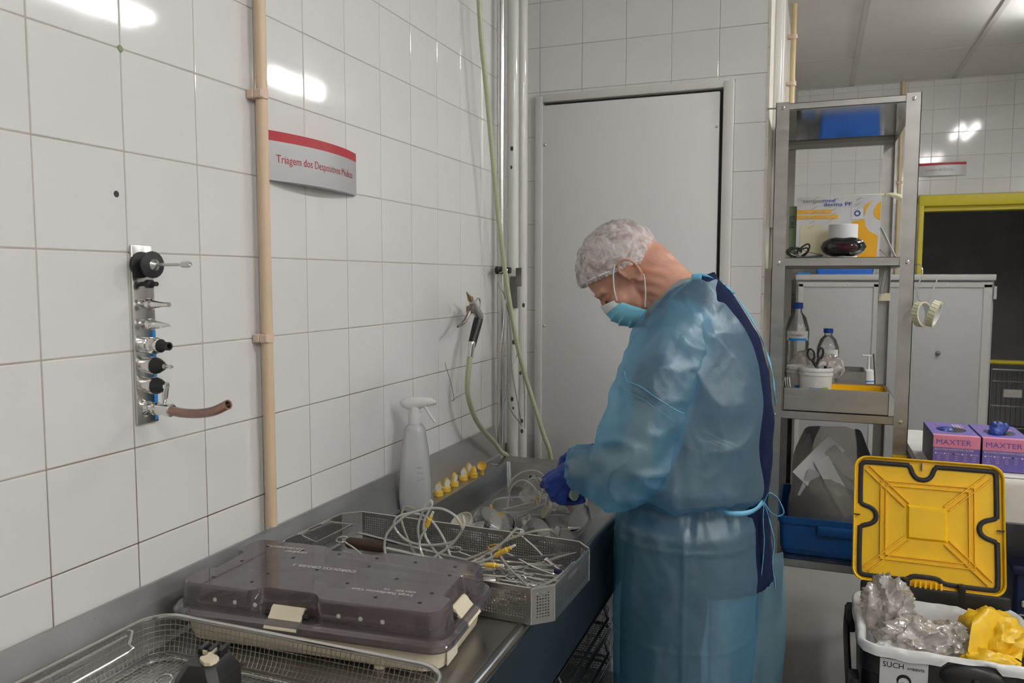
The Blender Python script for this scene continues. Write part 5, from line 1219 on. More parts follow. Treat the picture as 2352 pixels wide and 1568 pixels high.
t = pet(1.020, 2.37, .037, .240, 'shorter clear bottle with a dark blue cap behind the scissors tub', 'paper')
def blob(c_, r3, amp, sc, seed, n=16, sharp=True):
    mb = MB().ball((0, 0, 0), 1.0, n)
    for i, v in enumerate(mb.v):
        d = v.normalized(); q = noise.noise(d * sc + Vector((seed, seed * .7, -seed))); q2 = noise.noise(d * sc * 2.3 + Vector((seed * 2, 1, seed)))
        k = 1 + amp * ((.5 - abs(q) * 2) + .45 * (.5 - abs(q2) * 2) if sharp else q)
        mb.v[i] = Vector((c_[0] + d.x * r3[0] * k, c_[1] + d.y * r3[1] * k, c_[2] + d.z * r3[2] * k))
    return mb
tag(obj('plastic_wrap', blob((1.022, 2.315, 1.115), (.046, .03, .042), .35, 2.6, 3.1), 'film', smooth=True), 'crumpled clear plastic wrap behind the black scissors', 'wrap')
tag(obj('cotton_pack', blob((.945, 2.255, 1.118), (.045, .045, .055), .18, 2.0, 8.2), 'film_grey'), 'cloudy plastic bag rising behind the white tubs', 'bag')
t = thing('soap_bottle', 'small white pump soap bottle with blue stripe on the third shelf', 'bottle', (1.175, 2.70, z3))
M = Matrix.Translation((1.172, 2.68, z3))
obj('body', MB().lathe([(0, 0), (.020, 0), (.0215, .004), (.0215, .058), (.018, .066), (.008, .070), (0, .070)], 24, M), 'white_plastic', t)
obj('stripe', MB().lathe([(.0218, .022), (.0218, .027)], 24, M), 'label_blue', t)
obj('pump', MB().tube([(1.172, 2.68, z3 + .068), (1.172, 2.68, z3 + .118)], .0055, 10).rbox((1.164, 2.68, z3 + .121), (.034, .010, .007), .002, 1), 'white_plastic', t)
tag(obj('thin_rod', MB().tube([(1.1935, 2.62, z3 + .012), (1.184, 2.62, z3 + .135)], .0022, 8), 'black_plastic'), 'thin black rod leaning beside the pump soap bottle', 'rod')
tag(obj('test_tube', MB().lathe([(0, 0), (.007, .001), (.0075, .01), (.0075, .085), (.0085, .086), (.0085, .090), (0, .090)], 14, aim((1.214, 2.764, 1.362), (.12, 0, 1))), 'clear_bottle'), 'clear plastic tube taped to the rear shelf post', 'tube')

# --- bottom board: blue crate with a grey bag of paper waste
z4 = 0.528
t = thing('storage_crate', 'blue plastic crate holding a grey bag on the lowest shelf', 'crate', (1.03, 2.25, z4))
cx, cy, cw, cd, ch = 1.035, 2.245, .300, .42, .128
def cr_(w, d, r, z): return [(x, y, z) for x, y in rrect(w, d, r, 4, cx, cy)]
obj('body', MB().loft([cr_(cw - .03, cd - .03, .02, z4 + .0005), cr_(cw - .02, cd - .02, .022, z4 + .006), cr_(cw, cd, .022, z4 + ch - .022), cr_(cw + .016, cd + .016, .026, z4 + ch - .020), cr_(cw + .020, cd + .020, .026, z4 + ch), cr_(cw + .002, cd + .002, .022, z4 + ch), cr_(cw - .01, cd - .01, .02, z4 + .02)], cap1=True), 'blue_crate', t, ang=50)
obj('handle_lip', MB().rbox((cx + .02, cy - cd / 2 - .006, z4 + ch - .035), (.11, .014, .030), .004, 2), 'blue_crate', t)
t = thing('waste_bag', 'cloudy grey plastic bag of paper waste in the blue crate', 'bag', (1.03, 2.22, z4 + .02))
P = []
for j in range(13):
    v = j / 12; zz = z4 + .015 + .355 * v; ring_ = []
    for k in range(30):
        a = 2 * PI * k / 30
        rx = (.125 + .025 * math.sin(PI * v) - .02 * v) * (1 + .16 * nz((math.cos(a) * 1.6, math.sin(a) * 1.6, v * 3), 1, 4)); ry = (.155 + .03 * math.sin(PI * v) - .04 * v) * (1 + .16 * nz((math.cos(a) * 1.6, math.sin(a) * 1.6, v * 3), 1, 9))
        cut = 1 - .55 * max(0, -math.sin(a - .5)) * max(0, v - .35)
        ring_.append((1.035 + rx * math.cos(a) + .02 * v, 2.235 + ry * math.sin(a) + .03 * v, z4 + .015 + .355 * v * cut + .012 * nz((k * .7, v * 4, 2))))
    P.append(ring_)
obj('film', MB().loft(P, cap0=True, cap1=False), 'film_grey', t, ang=180)
rn = random.Random(11)
for k, (x, y, z, rz_, ry_, rx_, w, h, m, lb) in enumerate(((1.00, 2.14, .82, .2, .75, -.15, .075, .17, 'paper', 'printed paper slip poking highest out of the grey bag'), (1.055, 2.115, .745, .1, -.5, -.2, .05, .20, 'paper', 'white folded sheet slanting down in the grey bag'), (1.10, 2.15, .79, -.1, -.75, .1, .045, .20, 'foam_label', 'greyish card strip along the side of the grey bag'), (.99, 2.13, .74, .3, .3, .2, .08, .10, 'box_white', 'small white wrapper low in the grey bag'), (1.04, 2.12, .70, -.2, -.2, -.1, .09, .10, 'foam_label', 'crumpled grey paper in the mouth of the bag'))):
    tag(obj('waste_paper', MB().rbox((0, 0, 0), (w, .0018, h), .0005, 1, place((x, y, z), rz_, rx_, ry_)), m), lb, 'paper', 'paper waste in the grey bag')

# --- striped tape rolls on a wire hook at the shelf post
t = thing('wire_hook', 'bent wire hook on the shelf post carrying tape rolls', 'hook', (1.247, 1.985, 1.46))
obj('wire', MB().tube([(1.246, 2.004, 1.462), (1.252, 1.985, 1.4625), (1.260, 1.972, 1.455), (1.262, 1.968, 1.435), (1.255, 1.966, 1.41), (1.249, 1.966, 1.388), (1.254, 1.966, 1.365), (1.260, 1.966, 1.352), (1.275, 1.966, 1.352), (1.290, 1.970, 1.385), (1.303, 1.975, 1.421)], .0018, 8, sub=5), 'steel_bright', t)
def tape_roll(c_, ax, R_, r_, w, label, tail=None):
    t = thing('tape_roll', label, 'tape', (c_[0], c_[1], c_[2] - R_), 'striped tape rolls on the shelf post')
    M = aim(c_, ax)
    obj('roll', MB().lathe([(r_, -w / 2), (R_, -w / 2), (R_, w / 2), (r_, w / 2), (r_, -w / 2)], 40, M), 'tape_cream', t)
    obj('core', MB().lathe([(r_ * .97, -w / 2 - .0002), (r_ * .97, w / 2 + .0002), (r_ * 1.0, w / 2 + .0002)], 40, M), 'paper', t)
    n = 22
    for k in range(n):
        a0 = 2 * PI * k / n
        q = [M @ Vector((R_ * 1.004 * math.cos(a0 + .10 * s), R_ * 1.004 * math.sin(a0 + .10 * s), w * (s - .5) * .98)) for s in (0, .5, 1)]
        obj('stripe', MB().tube(q, .0006, 4), 'ink_green', t)
    return t
tape_roll((1.2635, 1.958, 1.318), (.78, -.60, .05), .037, .033, .019, 'striped tape roll hanging nearer the shelf post')
tape_roll((1.2960, 1.962, 1.320), (.90, -.30, -.28), .039, .033, .019, 'striped tape roll hanging tilted at the hook end')

# ================================================================== GREY CABINET AND FAR THINGS
t = thing('metal_cabinet', 'grey two-door metal cabinet standing against the far wall', 'cabinet', (1.39, 4.88, 0))
kx0, kx1, ky0, ky1, kz = .862, 1.945, 4.66, 5.17, 1.447
obj('carcass', MB().bb((kx0, ky0 + .02, .06), (kx1, ky1, kz - .03)).bb((kx0 + .02, ky0 + .04, 0), (kx1 - .02, ky1 - .02, .06)), 'cabinet_grey', t, smooth=False)
obj('top', MB().rbox(((kx0 + kx1) / 2, (ky0 + ky1) / 2 - .006, kz - .017), (kx1 - kx0 + .008, ky1 - ky0 + .012, .034), .003, 2), 'cabinet_edge', t)
mid = 1.355
for x0, x1 in ((kx0 + .012, mid - .006), (mid + .006, kx1 - .012)):
    d = obj('door', MB().rbox(((x0 + x1) / 2, ky0 + .010, .72), (x1 - x0, .020, 1.36), .003, 2), 'cabinet_grey', t)
    f_ = MB().rbox(((x0 + x1) / 2, ky0 - .002, 1.385), (x1 - x0, .010, .030), .002, 1)
    f_.rbox((x0 + .016, ky0 - .002, .72), (.030, .010, 1.34), .002, 1).rbox((x1 - .022, ky0 - .002, .72), (.044, .010, 1.34), .002, 1)
    obj('door_frame', f_, 'cabinet_edge', d)
    for u in (.2, .6): obj('rivet', MB().lathe(pf((0, 2), (4, 1.5), (5, 0)), 10, aim((x0 + (x1 - x0) * u, ky0 - .007, 1.386), (0, -1, 0))), 'chrome', d)
obj('knob', MB().lathe(pf((0, 20), (11, 18), (14, 12), (10, 4), (7, 0)), 16, aim((1.667, ky0, .98), (0, -1, 0))), 'steel_dark', t)
obj('hinge', MB().rbox((kx1 + .004, ky0 + .006, 1.34), (.016, .016, .075), .003, 1), 'cabinet_edge', t)
t = thing('blue_bin', 'bright blue plastic bin on top of the grey metal cabinet', 'bin', (1.14, 4.97, kz))
def bb_(w, d, r, z): return [(x, y, z) for x, y in rrect(w, d, r, 4, 1.145, 4.96)]
obj('body', MB().loft([bb_(.33, .25, .02, kz + .0005), bb_(.36, .28, .025, kz + .18), bb_(.385, .305, .03, kz + .182), bb_(.385, .305, .03, kz + .20), bb_(.36, .28, .025, kz + .20), bb_(.34, .26, .02, kz + .02)]), 'blue_bright', t, ang=50)
obj('handle_grip', MB().rbox((1.145, 4.802, kz + .165), (.12, .02, .02), .004, 1), 'blue_bright', t)
tag(obj('blue_folder', MB().rbox((.905, 4.80, kz + .006), (.075, .12, .012), .002, 1), 'label_blue'), 'small blue folder lying on the grey cabinet top', 'folder')
# trolley in the dark room
t = thing('wire_trolley', 'wire-sided trolley with a yellow push bar in the dark doorway', 'trolley', (2.5, 5.9, 0))
tx0, tx1, ty = 2.10, 2.95, 5.60
obj('push_bar', MB().tube([(tx0, ty, .852), (tx1, ty, .852)], .016, 12), 'yellow_frame', t)
fr_ = MB()
for x in (tx0 + .02, tx1 - .02):
    for y in (ty, ty + .55): fr_.tube([(x, y, .08), (x, y, .84)], .012, 8)
for z in (.80, .14):
    fr_.tube([(tx0 + .02, ty, z), (tx1 - .02, ty, z), (tx1 - .02, ty + .55, z), (tx0 + .02, ty + .55, z)], .008, 8, closed=True)
obj('frame', fr_, 'steel_dark', t)
g = MB()
for k in range(27): g.tube([(tx0 + .03 + k * .03, ty, .14), (tx0 + .03 + k * .03, ty, .80)], .0022, 5)
for z in (.25, .40, .55, .72): g.tube([(tx0 + .02, ty, z), (tx1 - .02, ty, z)], .0026, 5)
o = obj('side_grid', g, 'steel_dark', t); o['kind'] = 'stuff'
obj('tag_plate', MB().rbox((2.255, ty - .008, .640), (.11, .004, .055), .001, 1), 'foam_label', t)
for x in (tx0 + .03, tx1 - .03):
    for y in (ty + .02, ty + .53): obj('castor', MB().lathe([(0, -.012), (.04, -.012), (.04, .012), (0, .012)], 14, aim((x, y, .0405), (1, 0, 0))), 'black_rubber', t)
# ================================================================== TABLE WITH GLOVE BOXES
TZ = .905
t = thing('side_table', 'side table draped with white cloth behind the yellow bin lid', 'table', (1.70, 2.05, 0))
tX0, tX1, tY0, tY1 = 1.262, 2.15, 1.735, 2.36
obj('table_top', MB().bb((tX0, tY0 + .01, TZ - .03), (tX1, tY1, TZ - .0025)), 'steel_dark', t, smooth=False)
for x in (tX0 + .03, tX1 - .03):
    for y in (tY0 + .05, tY1 - .04): obj('leg', MB().rbox((x, y, (TZ - .03) / 2), (.035, .035, TZ - .03), .003, 1), 'steel_dark', t)
obj('under_shelf', MB().bb((tX0 + .02, tY0 + .03, .18), (tX1 - .02, tY1 - .02, .20)), 'steel_dark', t, smooth=False)
def cloth(u, v):
    x = tX0 - .004 + (tX1 - tX0 + .008) * u; L = v * .74
    if L < .60: y, z = tY1 - L, TZ + .0008
    elif L < .645: a = (L - .60) / .045 * PI / 2; y, z = tY1 - .60 - .0245 * math.sin(a), TZ + .0008 - .0245 * (1 - math.cos(a))
    else: y, z = tY1 - .6245 + .004 * nz((x * 9, L * 6, 0)), TZ - .0237 - (L - .645)
    return (x, y, z + .0012 * nz((x * 14, y * 14, 3)))
tag(obj('white_cloth', MB().sheet(cloth, 60, 60), 'cloth_white'), 'white cloth spread over the side table with its front edge hanging', 'cloth')
def glove_box(x, y, w, d, h, label, dot, out):
    t = thing('glove_box', label, 'box', (x + w / 2, y + d / 2, TZ + .003), 'examination glove boxes on the table'); z = TZ + .003
    lip = h * .36
    obj('carton', MB().bb((x, y, z), (x + w, y + d, z + h - lip)), 'box_purple', t, smooth=False)
    obj('pink_band', MB().bb((x - .0002, y - .0002, z + h - lip), (x + w + .0002, y + d * .10, z + h)), 'box_pink', t, smooth=False)
    obj('upper_panel', MB().bb((x, y + d * .10, z + h - lip), (x + w, y + d, z + h - .0002)), 'box_purple', t, smooth=False)
    obj('side_panel', MB().bb((x - .0006, y + .003, z), (x - .0001, y + d, z + h - .002)), 'box_side', t, smooth=False)
    zig = MB()
    for k in range(30):
        a = x + w * k / 30; zig.add([(a, y - .0005, z + h - lip), (a + w / 30, y - .0005, z + h - lip), (a + w / 60, y - .0005, z + h - lip - .0022)], [(0, 1, 2)])
    obj('zigzag_edge', zig, 'box_pink', t, smooth=False)
    F = lambda a, b: axes((x + w * a, y - .0007, z + h * b), (1, 0, 0), (0, 0, 1))
    text('MAXTER', .0205, F(.05, .72), 'ink_purple', t, squeeze=1.08)
    text('BLUE NITRILE EXAMINATION GLOVES', .0068, F(.035, .545), 'ink_white', t, squeeze=.80)
    for k, s in enumerate(('X Small', 'Small', 'Medium', 'Large', 'X Large')):
        obj('size_mark', MB().lathe(pf((0, .3), (2.1, .3), (2.3, 0)), 12, aim((x + w * (.06 + .19 * k), y - .0004, z + h * .44), (0, -1, 0))), 'ink_black' if k == dot else 'ink_white', t)
        text(s, .0044, F(.09 + .19 * k, .43), 'ink_white', t, squeeze=.9)
        for r in range(3): text('nitrile', .0036, F(.09 + .19 * k, .36 - .06 * r), 'ink_white', t, squeeze=.9)
    obj('opening', MB().lathe([(0, .0006), (1, .0006), (1, 0)], 28, Matrix.Translation((x + w * .5, y + d * .48, z + h - .0003)) @ Matrix.Diagonal((w * .34, d * .20, 1, 1))), 'ink_black', t)
    for q in range(4): obj('top_print', MB().bb((x + w * .62 + q * .007, y + d * .62, z + h), (x + w * .62 + q * .007 + .003, y + d * .90, z + h + .0003)), 'ink_white' if q < 3 else 'box_pink', t, smooth=False)
    obj('top_swirl', MB().tube([(x + w * (.12 + .16 * u), y + d * (.55 + .28 * math.sin(u * 3)), z + h + .0001) for u in [k / 8 for k in range(9)]], .0006, 6), 'box_pink', t)
    return t
glove_box(1.286, 1.785, .112, .215, .088, 'pink and purple glove box beside the steel shelf post', 2, False)
glove_box(1.404, 1.785, .112, .215, .088, 'pink and purple glove box with a blue glove pulled half out', 3, True)
g0 = TZ + .003 + .088
tag(obj('nitrile_glove', blob((1.328, 1.882, g0 - .005), (.022, .030, .012), .25, 2.2, 4.4), 'nitrile'), 'blue glove tucked inside the opening of the glove box beside the post', 'glove')
gl = MB()
gl.add(*[(b_.v, b_.f) for b_ in [blob((1.452, 1.868, g0 + .014), (.020, .020, .020), .22, 2.4, 6.6)]][0]).add(*[(b_.v, b_.f) for b_ in [blob((1.472, 1.880, g0 + .017), (.010, .010, .011), .2, 2.4, 2.2)]][0]).add(*[(b_.v, b_.f) for b_ in [blob((1.445, 1.855, g0 + .004), (.018, .02, .014), .2, 2.4, 9.1)]][0])
gm = remesh(gl, .0022, 2); go = bpy.data.objects.new('nitrile_glove', gm); gm.materials.append(MAT['nitrile']); gm.shade_smooth(); COL.objects.link(go)
tag(go, 'blue glove bunched up and sticking out of its box', 'glove')
t = thing('storage_box', 'dark navy storage box under the side table', 'box', (1.74, 2.0, .2005))
obj('body', MB().rbox((1.72, 2.02, .415), (.44, .40, .428), .012, 3), 'navy_crate', t)
obj('lid_rim', MB().rbox((1.72, 2.02, .636), (.46, .42, .03), .010, 2), 'navy_crate', t)
obj('latch', MB().rbox((1.535, 1.812, .545), (.035, .008, .018), .003, 1), 'cabinet_edge', t)
obj('latch_line', MB().bb((1.515, 1.8185, .51), (1.56, 1.8199, .513)), 'cabinet_edge', t, smooth=False)

# ================================================================== WASTE BIN
BX0, BX1, BY0, BY1, BZ = 1.088, 1.452, 1.228, 1.560, .612
t = thing('waste_bin', 'black clinical waste bin with an open yellow lid', 'bin', ((BX0 + BX1) / 2, (BY0 + BY1) / 2, 0))
bc = ((BX0 + BX1) / 2, (BY0 + BY1) / 2); bw, bd_ = BX1 - BX0, BY1 - BY0
def br(w, d, r, z, dip=0): return [(x, y, z - dip * math.exp(-((x - bc[0] - .02) / .05) ** 2) * (1 if y < bc[1] - d * .3 else 0)) for x, y in rrect(w, d, r, 6, *bc)]
def dense(w, d, r, z):
    P = [Vector((x, y, 0)) for x, y in rrect(w, d, r, 6, *bc)]; out = []
    for i in range(len(P)):
        a, b = P[i], P[(i + 1) % len(P)]; n = max(1, int((b - a).length / .012)); 
        for k in range(n): out.append(a.lerp(b, k / n))
    return [(p.x, p.y, z) for p in out]
obj('body', MB().loft([br(bw - .07, bd_ - .07, .03, .0005), br(bw - .05, bd_ - .05, .035, .02), br(bw - .012, bd_ - .012, .04, BZ - .06), br(bw, bd_, .045, BZ - .055), br(bw, bd_, .045, BZ - .004), br(bw - .006, bd_ - .006, .042, BZ), br(bw - .018, bd_ - .018, .038, BZ), br(bw - .024, bd_ - .024, .036, BZ - .06), br(bw - .08, bd_ - .08, .03, .03)]), 'black_plastic', t, ang=50)
obj('front_scoop', MB().loft([[(bc[0] + .035 + a * math.cos(q), BY0 - .001 - .006 * k, BZ - .030 + b * math.sin(q)) for q in [2 * PI * i / 20 for i in range(20)]] for k, (a, b) in enumerate(((.062, .030), (.058, .027), (.050, .022)))]), 'black_plastic', t, ang=60)
obj('scoop_latch', MB().rbox((bc[0] + .040, BY0 - .016, BZ - .050), (.014, .012, .050), .004, 2), 'black_rubber', t)
for y in (BY0 + .05, BY1 - .06):
    obj('side_lug', MB().rbox((BX0 - .008, y, BZ - .045 - (.07 if y < 1.4 else 0)), (.022, .055, .060), .006, 2), 'black_plastic', t)
obj('carry_handle', MB().tube([(BX0 - .014, BY1 - .05, BZ - .02), (BX0 - .018, BY1 - .10, BZ - .07), (BX0 - .016, BY0 + .06, BZ - .13), (BX0 - .012, BY0 + .04, BZ - .17)], .008, 8, sub=5), 'black_plastic', t)
obj('rear_wall', MB().rbox((bc[0], BY1 - .008, BZ + .012), (bw - .03, .014, .050), .006, 2), 'black_plastic', t)
# open lid, leaning back
LM = axes(((BX0 + BX1) / 2 - .014, BY1 + .004, .642), (1, 0, 0), (0, .30, .954))   # local: x right, y up along the lid, z towards the room
LW, LH = .346, .322
def lp(u, v, h=0.0): return LM @ Vector(((u - .5) * LW, v * LH, h))
out = [((x) / LW + .5, (y) / LH) for x, y in rrect(LW, LH, .032, 7, 0, LH / 2)]
cen = (.5, .5)
def ins(k): return [(cen[0] + (u - .5) * (1 - 2 * k / LW), cen[1] + (v - .5) * (1 - 2 * k / LH)) for u, v in out]
lid_ = MB().loft([[lp(u, v, -.016) for u, v in ins(.004)], [lp(u, v, -.014) for u, v in out], [lp(u, v, .010) for u, v in out], [lp(u, v, .012) for u, v in ins(.0015)], [lp(u, v, .010) for u, v in ins(.004)], [lp(u, v, .0) for u, v in ins(.006)]])
lid_o = obj('lid', lid_, 'yellow_plastic', t, ang=40)
def gpath():
    m = .050; P = []
    def notch(c0, horizontal, inward, half, dep):
        r_ = []
        for s, d in ((-1.35, 0), (-1.08, .04), (-.90, .30), (-.75, .65), (-.45, .95), (0, 1.05), (.45, .95), (.75, .65), (.90, .30), (1.08, .04), (1.35, 0)): r_.append((c0[0] + (s * half if horizontal else inward * dep * d), c0[1] + (inward * dep * d if horizontal else s * half)))
        return r_
    a, b = m, 1 - m; k = .05
    P += [(a + k, b), (.30, b)][0:1]
    P += notch((.47, b), True, -1, .085, .105)
    P += [(b - k, b), (b - .012, b - .012), (b, b - k)]
    P += notch((b, .5), False, -1, .088, .105)[::-1]
    P += [(b, a + k), (b - .012, a + .012), (b - k, a)]
    P += [(.66, a), (.60, a + .012), (.56, a + .035), (.42, a + .035), (.38, a + .012), (.33, a)]
    P += [(a + k, a), (a + .012, a + .012), (a, a + k)]
    P += notch((a, .52), False, 1, .088, .105)
    P += [(a, b - k), (a + .012, b - .012)]
    return P
obj('gasket', MB().tube([lp(u, v, .0015) for u, v in gpath()], .0062, 8, closed=True, sub=3), 'black_rubber', lid_o)
def rib(p, q, w=.0022, h=.005):
    a, b = lp(*p), lp(*q); d = (b - a).normalized(); n_ = LM.to_3x3() @ Vector((0, 0, 1)); s_ = d.cross(n_)
    mb = MB().loft([[c_ - s_ * w, c_ + s_ * w, c_ + s_ * w * .5 + n_ * h, c_ - s_ * w * .5 + n_ * h] for c_ in (a, b)])
    obj('rib', mb, 'yellow_plastic', lid_o, smooth=False)
for i in (0.19, .225):
    j = 1 - i
    for p, q in (((i, i), (j, i)), ((j, i), (j, j)), ((j, j), (i, j)), ((i, j), (i, i))): rib(p, q, .0022, .006)
for sx in (-1, 1):
    for sy in (-1, 1):
        for o_ in (-.022, .022): rib((.5 + sx * (.13 + o_ * .7), .5 + sy * (.13 - o_ * .7)), (.5 + sx * (.405 + o_ * .7), .5 + sy * (.405 - o_ * .7)), .0024, .006)
sq_ = MB().loft([[lp(.5 + a * s, .5 + b * s, h) for a, b in ((-1, -1), (1, -1), (1, 1), (-1, 1))] for s, h in ((.135, .0), (.118, .007))])
obj('centre_boss', sq_, 'yellow_plastic', lid_o, smooth=False)
for u, v, du, dv, m in ((.47, .945, .004, .028, 'foam_label'), (.025, .52, .022, .004, 'ink_black'), (.972, .5, .022, .004, 'ink_black')):
    obj('slot', MB().add([lp(u + a * du, v + b * dv, h) for h in (.0004, .0125) for a, b in ((-1, -1), (1, -1), (1, 1), (-1, 1))], [(0, 3, 2, 1), (4, 5, 6, 7), (0, 1, 5, 4), (1, 2, 6, 5), (2, 3, 7, 6), (3, 0, 4, 7)]), m, lid_o, smooth=False)
for k in range(6):
    obj('hinge_comb', MB().rbox((0, 0, 0), (.005, .022, .010), .001, 1, LM @ Matrix.Translation(((-.10 + .034 * k + .02 - .5 * 0) * LW * 1.0 - .000, .006, .012))), 'yellow_plastic', lid_o)
for s in (-1, 1): obj('hinge_arm', MB().rbox((bc[0] + s * .062, BY1 - .006, BZ + .030), (.016, .022, .050), .004, 2), 'black_plastic', t)
# labels on the bin front
fy = BY0 - .0012
def fl_(x0, x1, z0, z1, m, nm='label', yy=fy): return obj(nm, MB().bb((x0, yy, z0), (x1, yy + .0012, z1)), m, t, smooth=False)
fl_(1.128, 1.222, .480, .5965, 'box_white')
text('SUCH', .0165, axes((1.133, fy - .0004, .5785), (1, 0, 0), (0, 0, 1)), 'ink_black', t, squeeze=1.0)
text('· AMBIENTE', .0082, axes((1.1775, fy - .0004, .5785), (1, 0, 0), (0, 0, 1)), 'ink_black', t, squeeze=.88)
bh = MB(); bcx, bcz = 1.176, .537
for k in range(3):
    a = PI / 2 + 2 * PI * k / 3; ox, oz = bcx + .0135 * math.cos(a), bcz + .0135 * math.sin(a)
    pts = []; rr_ = []
    for i in range(21):
        q = a + PI + (i / 20 - .5) * -4.6 + PI; pts.append((ox + .0125 * math.cos(q), fy - .0002, oz + .0125 * math.sin(q))); rr_.append(.0006 + .0032 * math.sin(PI * i / 20) * (1 if True else 0))
    bh.tube(pts, rr_, 6)
bh.tube([(bcx + .0105 * math.cos(q), fy - .0002, bcz + .0105 * math.sin(q)) for q in [2 * PI * i / 30 for i in range(30)]], .0011, 6, closed=True)
for i, v in enumerate(bh.v): bh.v[i] = Vector((v.x, fy - .0003 + (v.y - fy) * .08, v.z))
obj('biohazard_symbol', bh, 'ink_black', t)
fl_(1.258, 1.283, .470, .5365, 'box_white')
text('Resíduos', .006, axes((1.260, fy - .0004, .528), (1, 0, 0), (0, 0, 1)), 'ink_black', t)
dm = MB().prism([(0, -.06), (.06, 0), (0, .06), (-.06, 0)], 0, .0012, axes((1.412, fy + .0012, .520), (1, 0, 0), (0, 0, 1)))
obj('hazard_diamond', dm, 'box_white', t, smooth=False)
obj('diamond_border', MB().tube([(1.412 + a, fy - .0003, .520 + b) for a, b in ((0, -.052), (.052, 0), (0, .052), (-.052, 0))], .0010, 5, closed=True), 'ink_black', t)
# liner over the rim
ln = []
base_ = dense(bw, bd_, .045, 0)
def off(p, k): 
    d = Vector((p[0] - bc[0], p[1] - bc[1], 0)); s_ = Vector((math.copysign(1, d.x) if abs(d.x) / bw > abs(d.y) / bd_ else 0, math.copysign(1, d.y) if abs(d.x) / bw <= abs(d.y) / bd_ else 0, 0))
    dd = d.normalized() * .5 + s_ * .5; return Vector((p[0], p[1], 0)) + dd * k
for k, (o_, z) in enumerate(((-.036, BZ - .17), (-.022, BZ - .05), (-.016, BZ + .002), (-.004, BZ + .010), (.003, BZ + .006), (.005, BZ - .003), (.006, BZ - .011))):
    r_ = []
    for i, p in enumerate(base_):
        w_ = nz((p[0] * 16, p[1] * 16, k * .5)); front = p[1] < BY0 + .02
        q = off(p, o_ + .004 * w_)
        drop = 0
        if k >= 5: drop = .005 * nz((p[0] * 14, p[1] * 14, 5)) + (.002 if front else -.004)
        if front and k >= 4 and abs(p[0] - bc[0] - .035) < .05: drop = (-.012 if k == 6 else -.004)
        r_.append((q.x, q.y, z - drop + .004 * nz((p[0] * 25, p[1] * 25, 2))))
    ln.append(r_)
LN = thing('bin_liner', 'white plastic liner folded over the rim of the black bin', 'liner', (bc[0], bc[1], BZ - .17))
obj('film', MB().loft(ln, cap0=False, cap1=False), 'liner', LN, ang=180)
obj('liner_bottom', MB().loft([ln[0], [(bc[0] + (p[0] - bc[0]) * .5, bc[1] + (p[1] - bc[1]) * .5, BZ - .19) for p in ln[0]]], cap0=False, cap1=True), 'liner', LN, ang=180)
GW = 'plastic waste in the bin'
for c_, r3, a_, s_, sd, m, lb in (((1.155, 1.42, .640), (.052, .070, .062), .40, 1.7, 1.3, 'film', 'clear crumpled plastic bag piled highest in the bin'), ((1.205, 1.33, .605), (.070, .062, .040), .42, 1.9, 5.5, 'film', 'clear crumpled plastic bag at the front of the bin'), ((1.285, 1.36, .600), (.050, .055, .036), .42, 1.9, 7.7, 'film', 'clear crumpled wrapper beside the yellow plastic'), ((1.375, 1.42, .607), (.062, .080, .046), .30, 1.2, 2.9, 'yellow_film', 'crumpled yellow plastic sheet in the bin'), ((1.350, 1.30, .585), (.055, .035, .030), .30, 1.3, 4.1, 'yellow_film', 'folded yellow plastic scrap near the bin front'), ((1.15, 1.29, .575), (.035, .030, .030), .3, 2.2, 8.8, 'paper', 'white tissue at the corner of the bin'), ((1.26, 1.40, .515), (.13, .11, .05), .3, 2.0, 9.9, 'liner', 'pale plastic waste filling the bottom of the bin')):
    tag(obj('plastic_waste', blob(c_, r3, a_, s_, sd, 40 if m == 'film' else 26), m, ang=60 if m == 'film' else 50), lb, 'waste', GW)
tag(obj('yellow_sheet', MB().sheet(lambda u, v: (1.335 + .105 * u - .03 * v, 1.40 - .11 * v + .02 * u, .655 - .045 * v - .03 * u * u + .02 * math.sin(u * 5 + v * 3) + .006 * nz((u * 4, v * 4, 1))), 18, 18), 'yellow_film'), 'smooth yellow plastic flap folded over the bin waste', 'waste', GW)
# ================================================================== THE PERSON
from mathutils.bvhtree import BVHTree
# gown film: blue non-woven that lets the dark clothes show through where it lies close
gm_ = bpy.data.materials.new('gown_film'); gm_.use_nodes = True; nt = gm_.node_tree; nt.nodes.clear()
out_ = nt.nodes.new('ShaderNodeOutputMaterial')
tr_ = nt.nodes.new('ShaderNodeBsdfTransparent'); tr_.inputs[0].default_value = (0.56, 0.83, 0.96, 1)
df_ = nt.nodes.new('ShaderNodeBsdfDiffuse'); df_.inputs[0].default_value = (0.24, 0.47, 0.60, 1)
tl_ = nt.nodes.new('ShaderNodeBsdfTranslucent'); tl_.inputs[0].default_value = (0.20, 0.66, 0.96, 1)
gl_ = nt.nodes.new('ShaderNodeBsdfGlossy'); gl_.inputs['Roughness'].default_value = 0.40; gl_.inputs[0].default_value = (0.80, 0.88, 0.92, 1)
tc_ = nt.nodes.new('ShaderNodeTexCoord')
n1 = nt.nodes.new('ShaderNodeTexNoise'); n1.inputs['Scale'].default_value = 15; n1.inputs['Detail'].default_value = 4; n1.inputs['Distortion'].default_value = 1.4
n2 = nt.nodes.new('ShaderNodeTexNoise'); n2.inputs['Scale'].default_value = 420
nt.links.new(tc_.outputs['Object'], n1.inputs['Vector']); nt.links.new(tc_.outputs['Object'], n2.inputs['Vector'])
ad = nt.nodes.new('ShaderNodeMath'); ad.operation = 'MULTIPLY_ADD'; ad.inputs[1].default_value = 0.03
nt.links.new(n2.outputs[0], ad.inputs[0]); nt.links.new(n1.outputs[0], ad.inputs[2])
bp_ = nt.nodes.new('ShaderNodeBump'); bp_.inputs['Strength'].default_value = 0.32; bp_.inputs['Distance'].default_value = 0.010
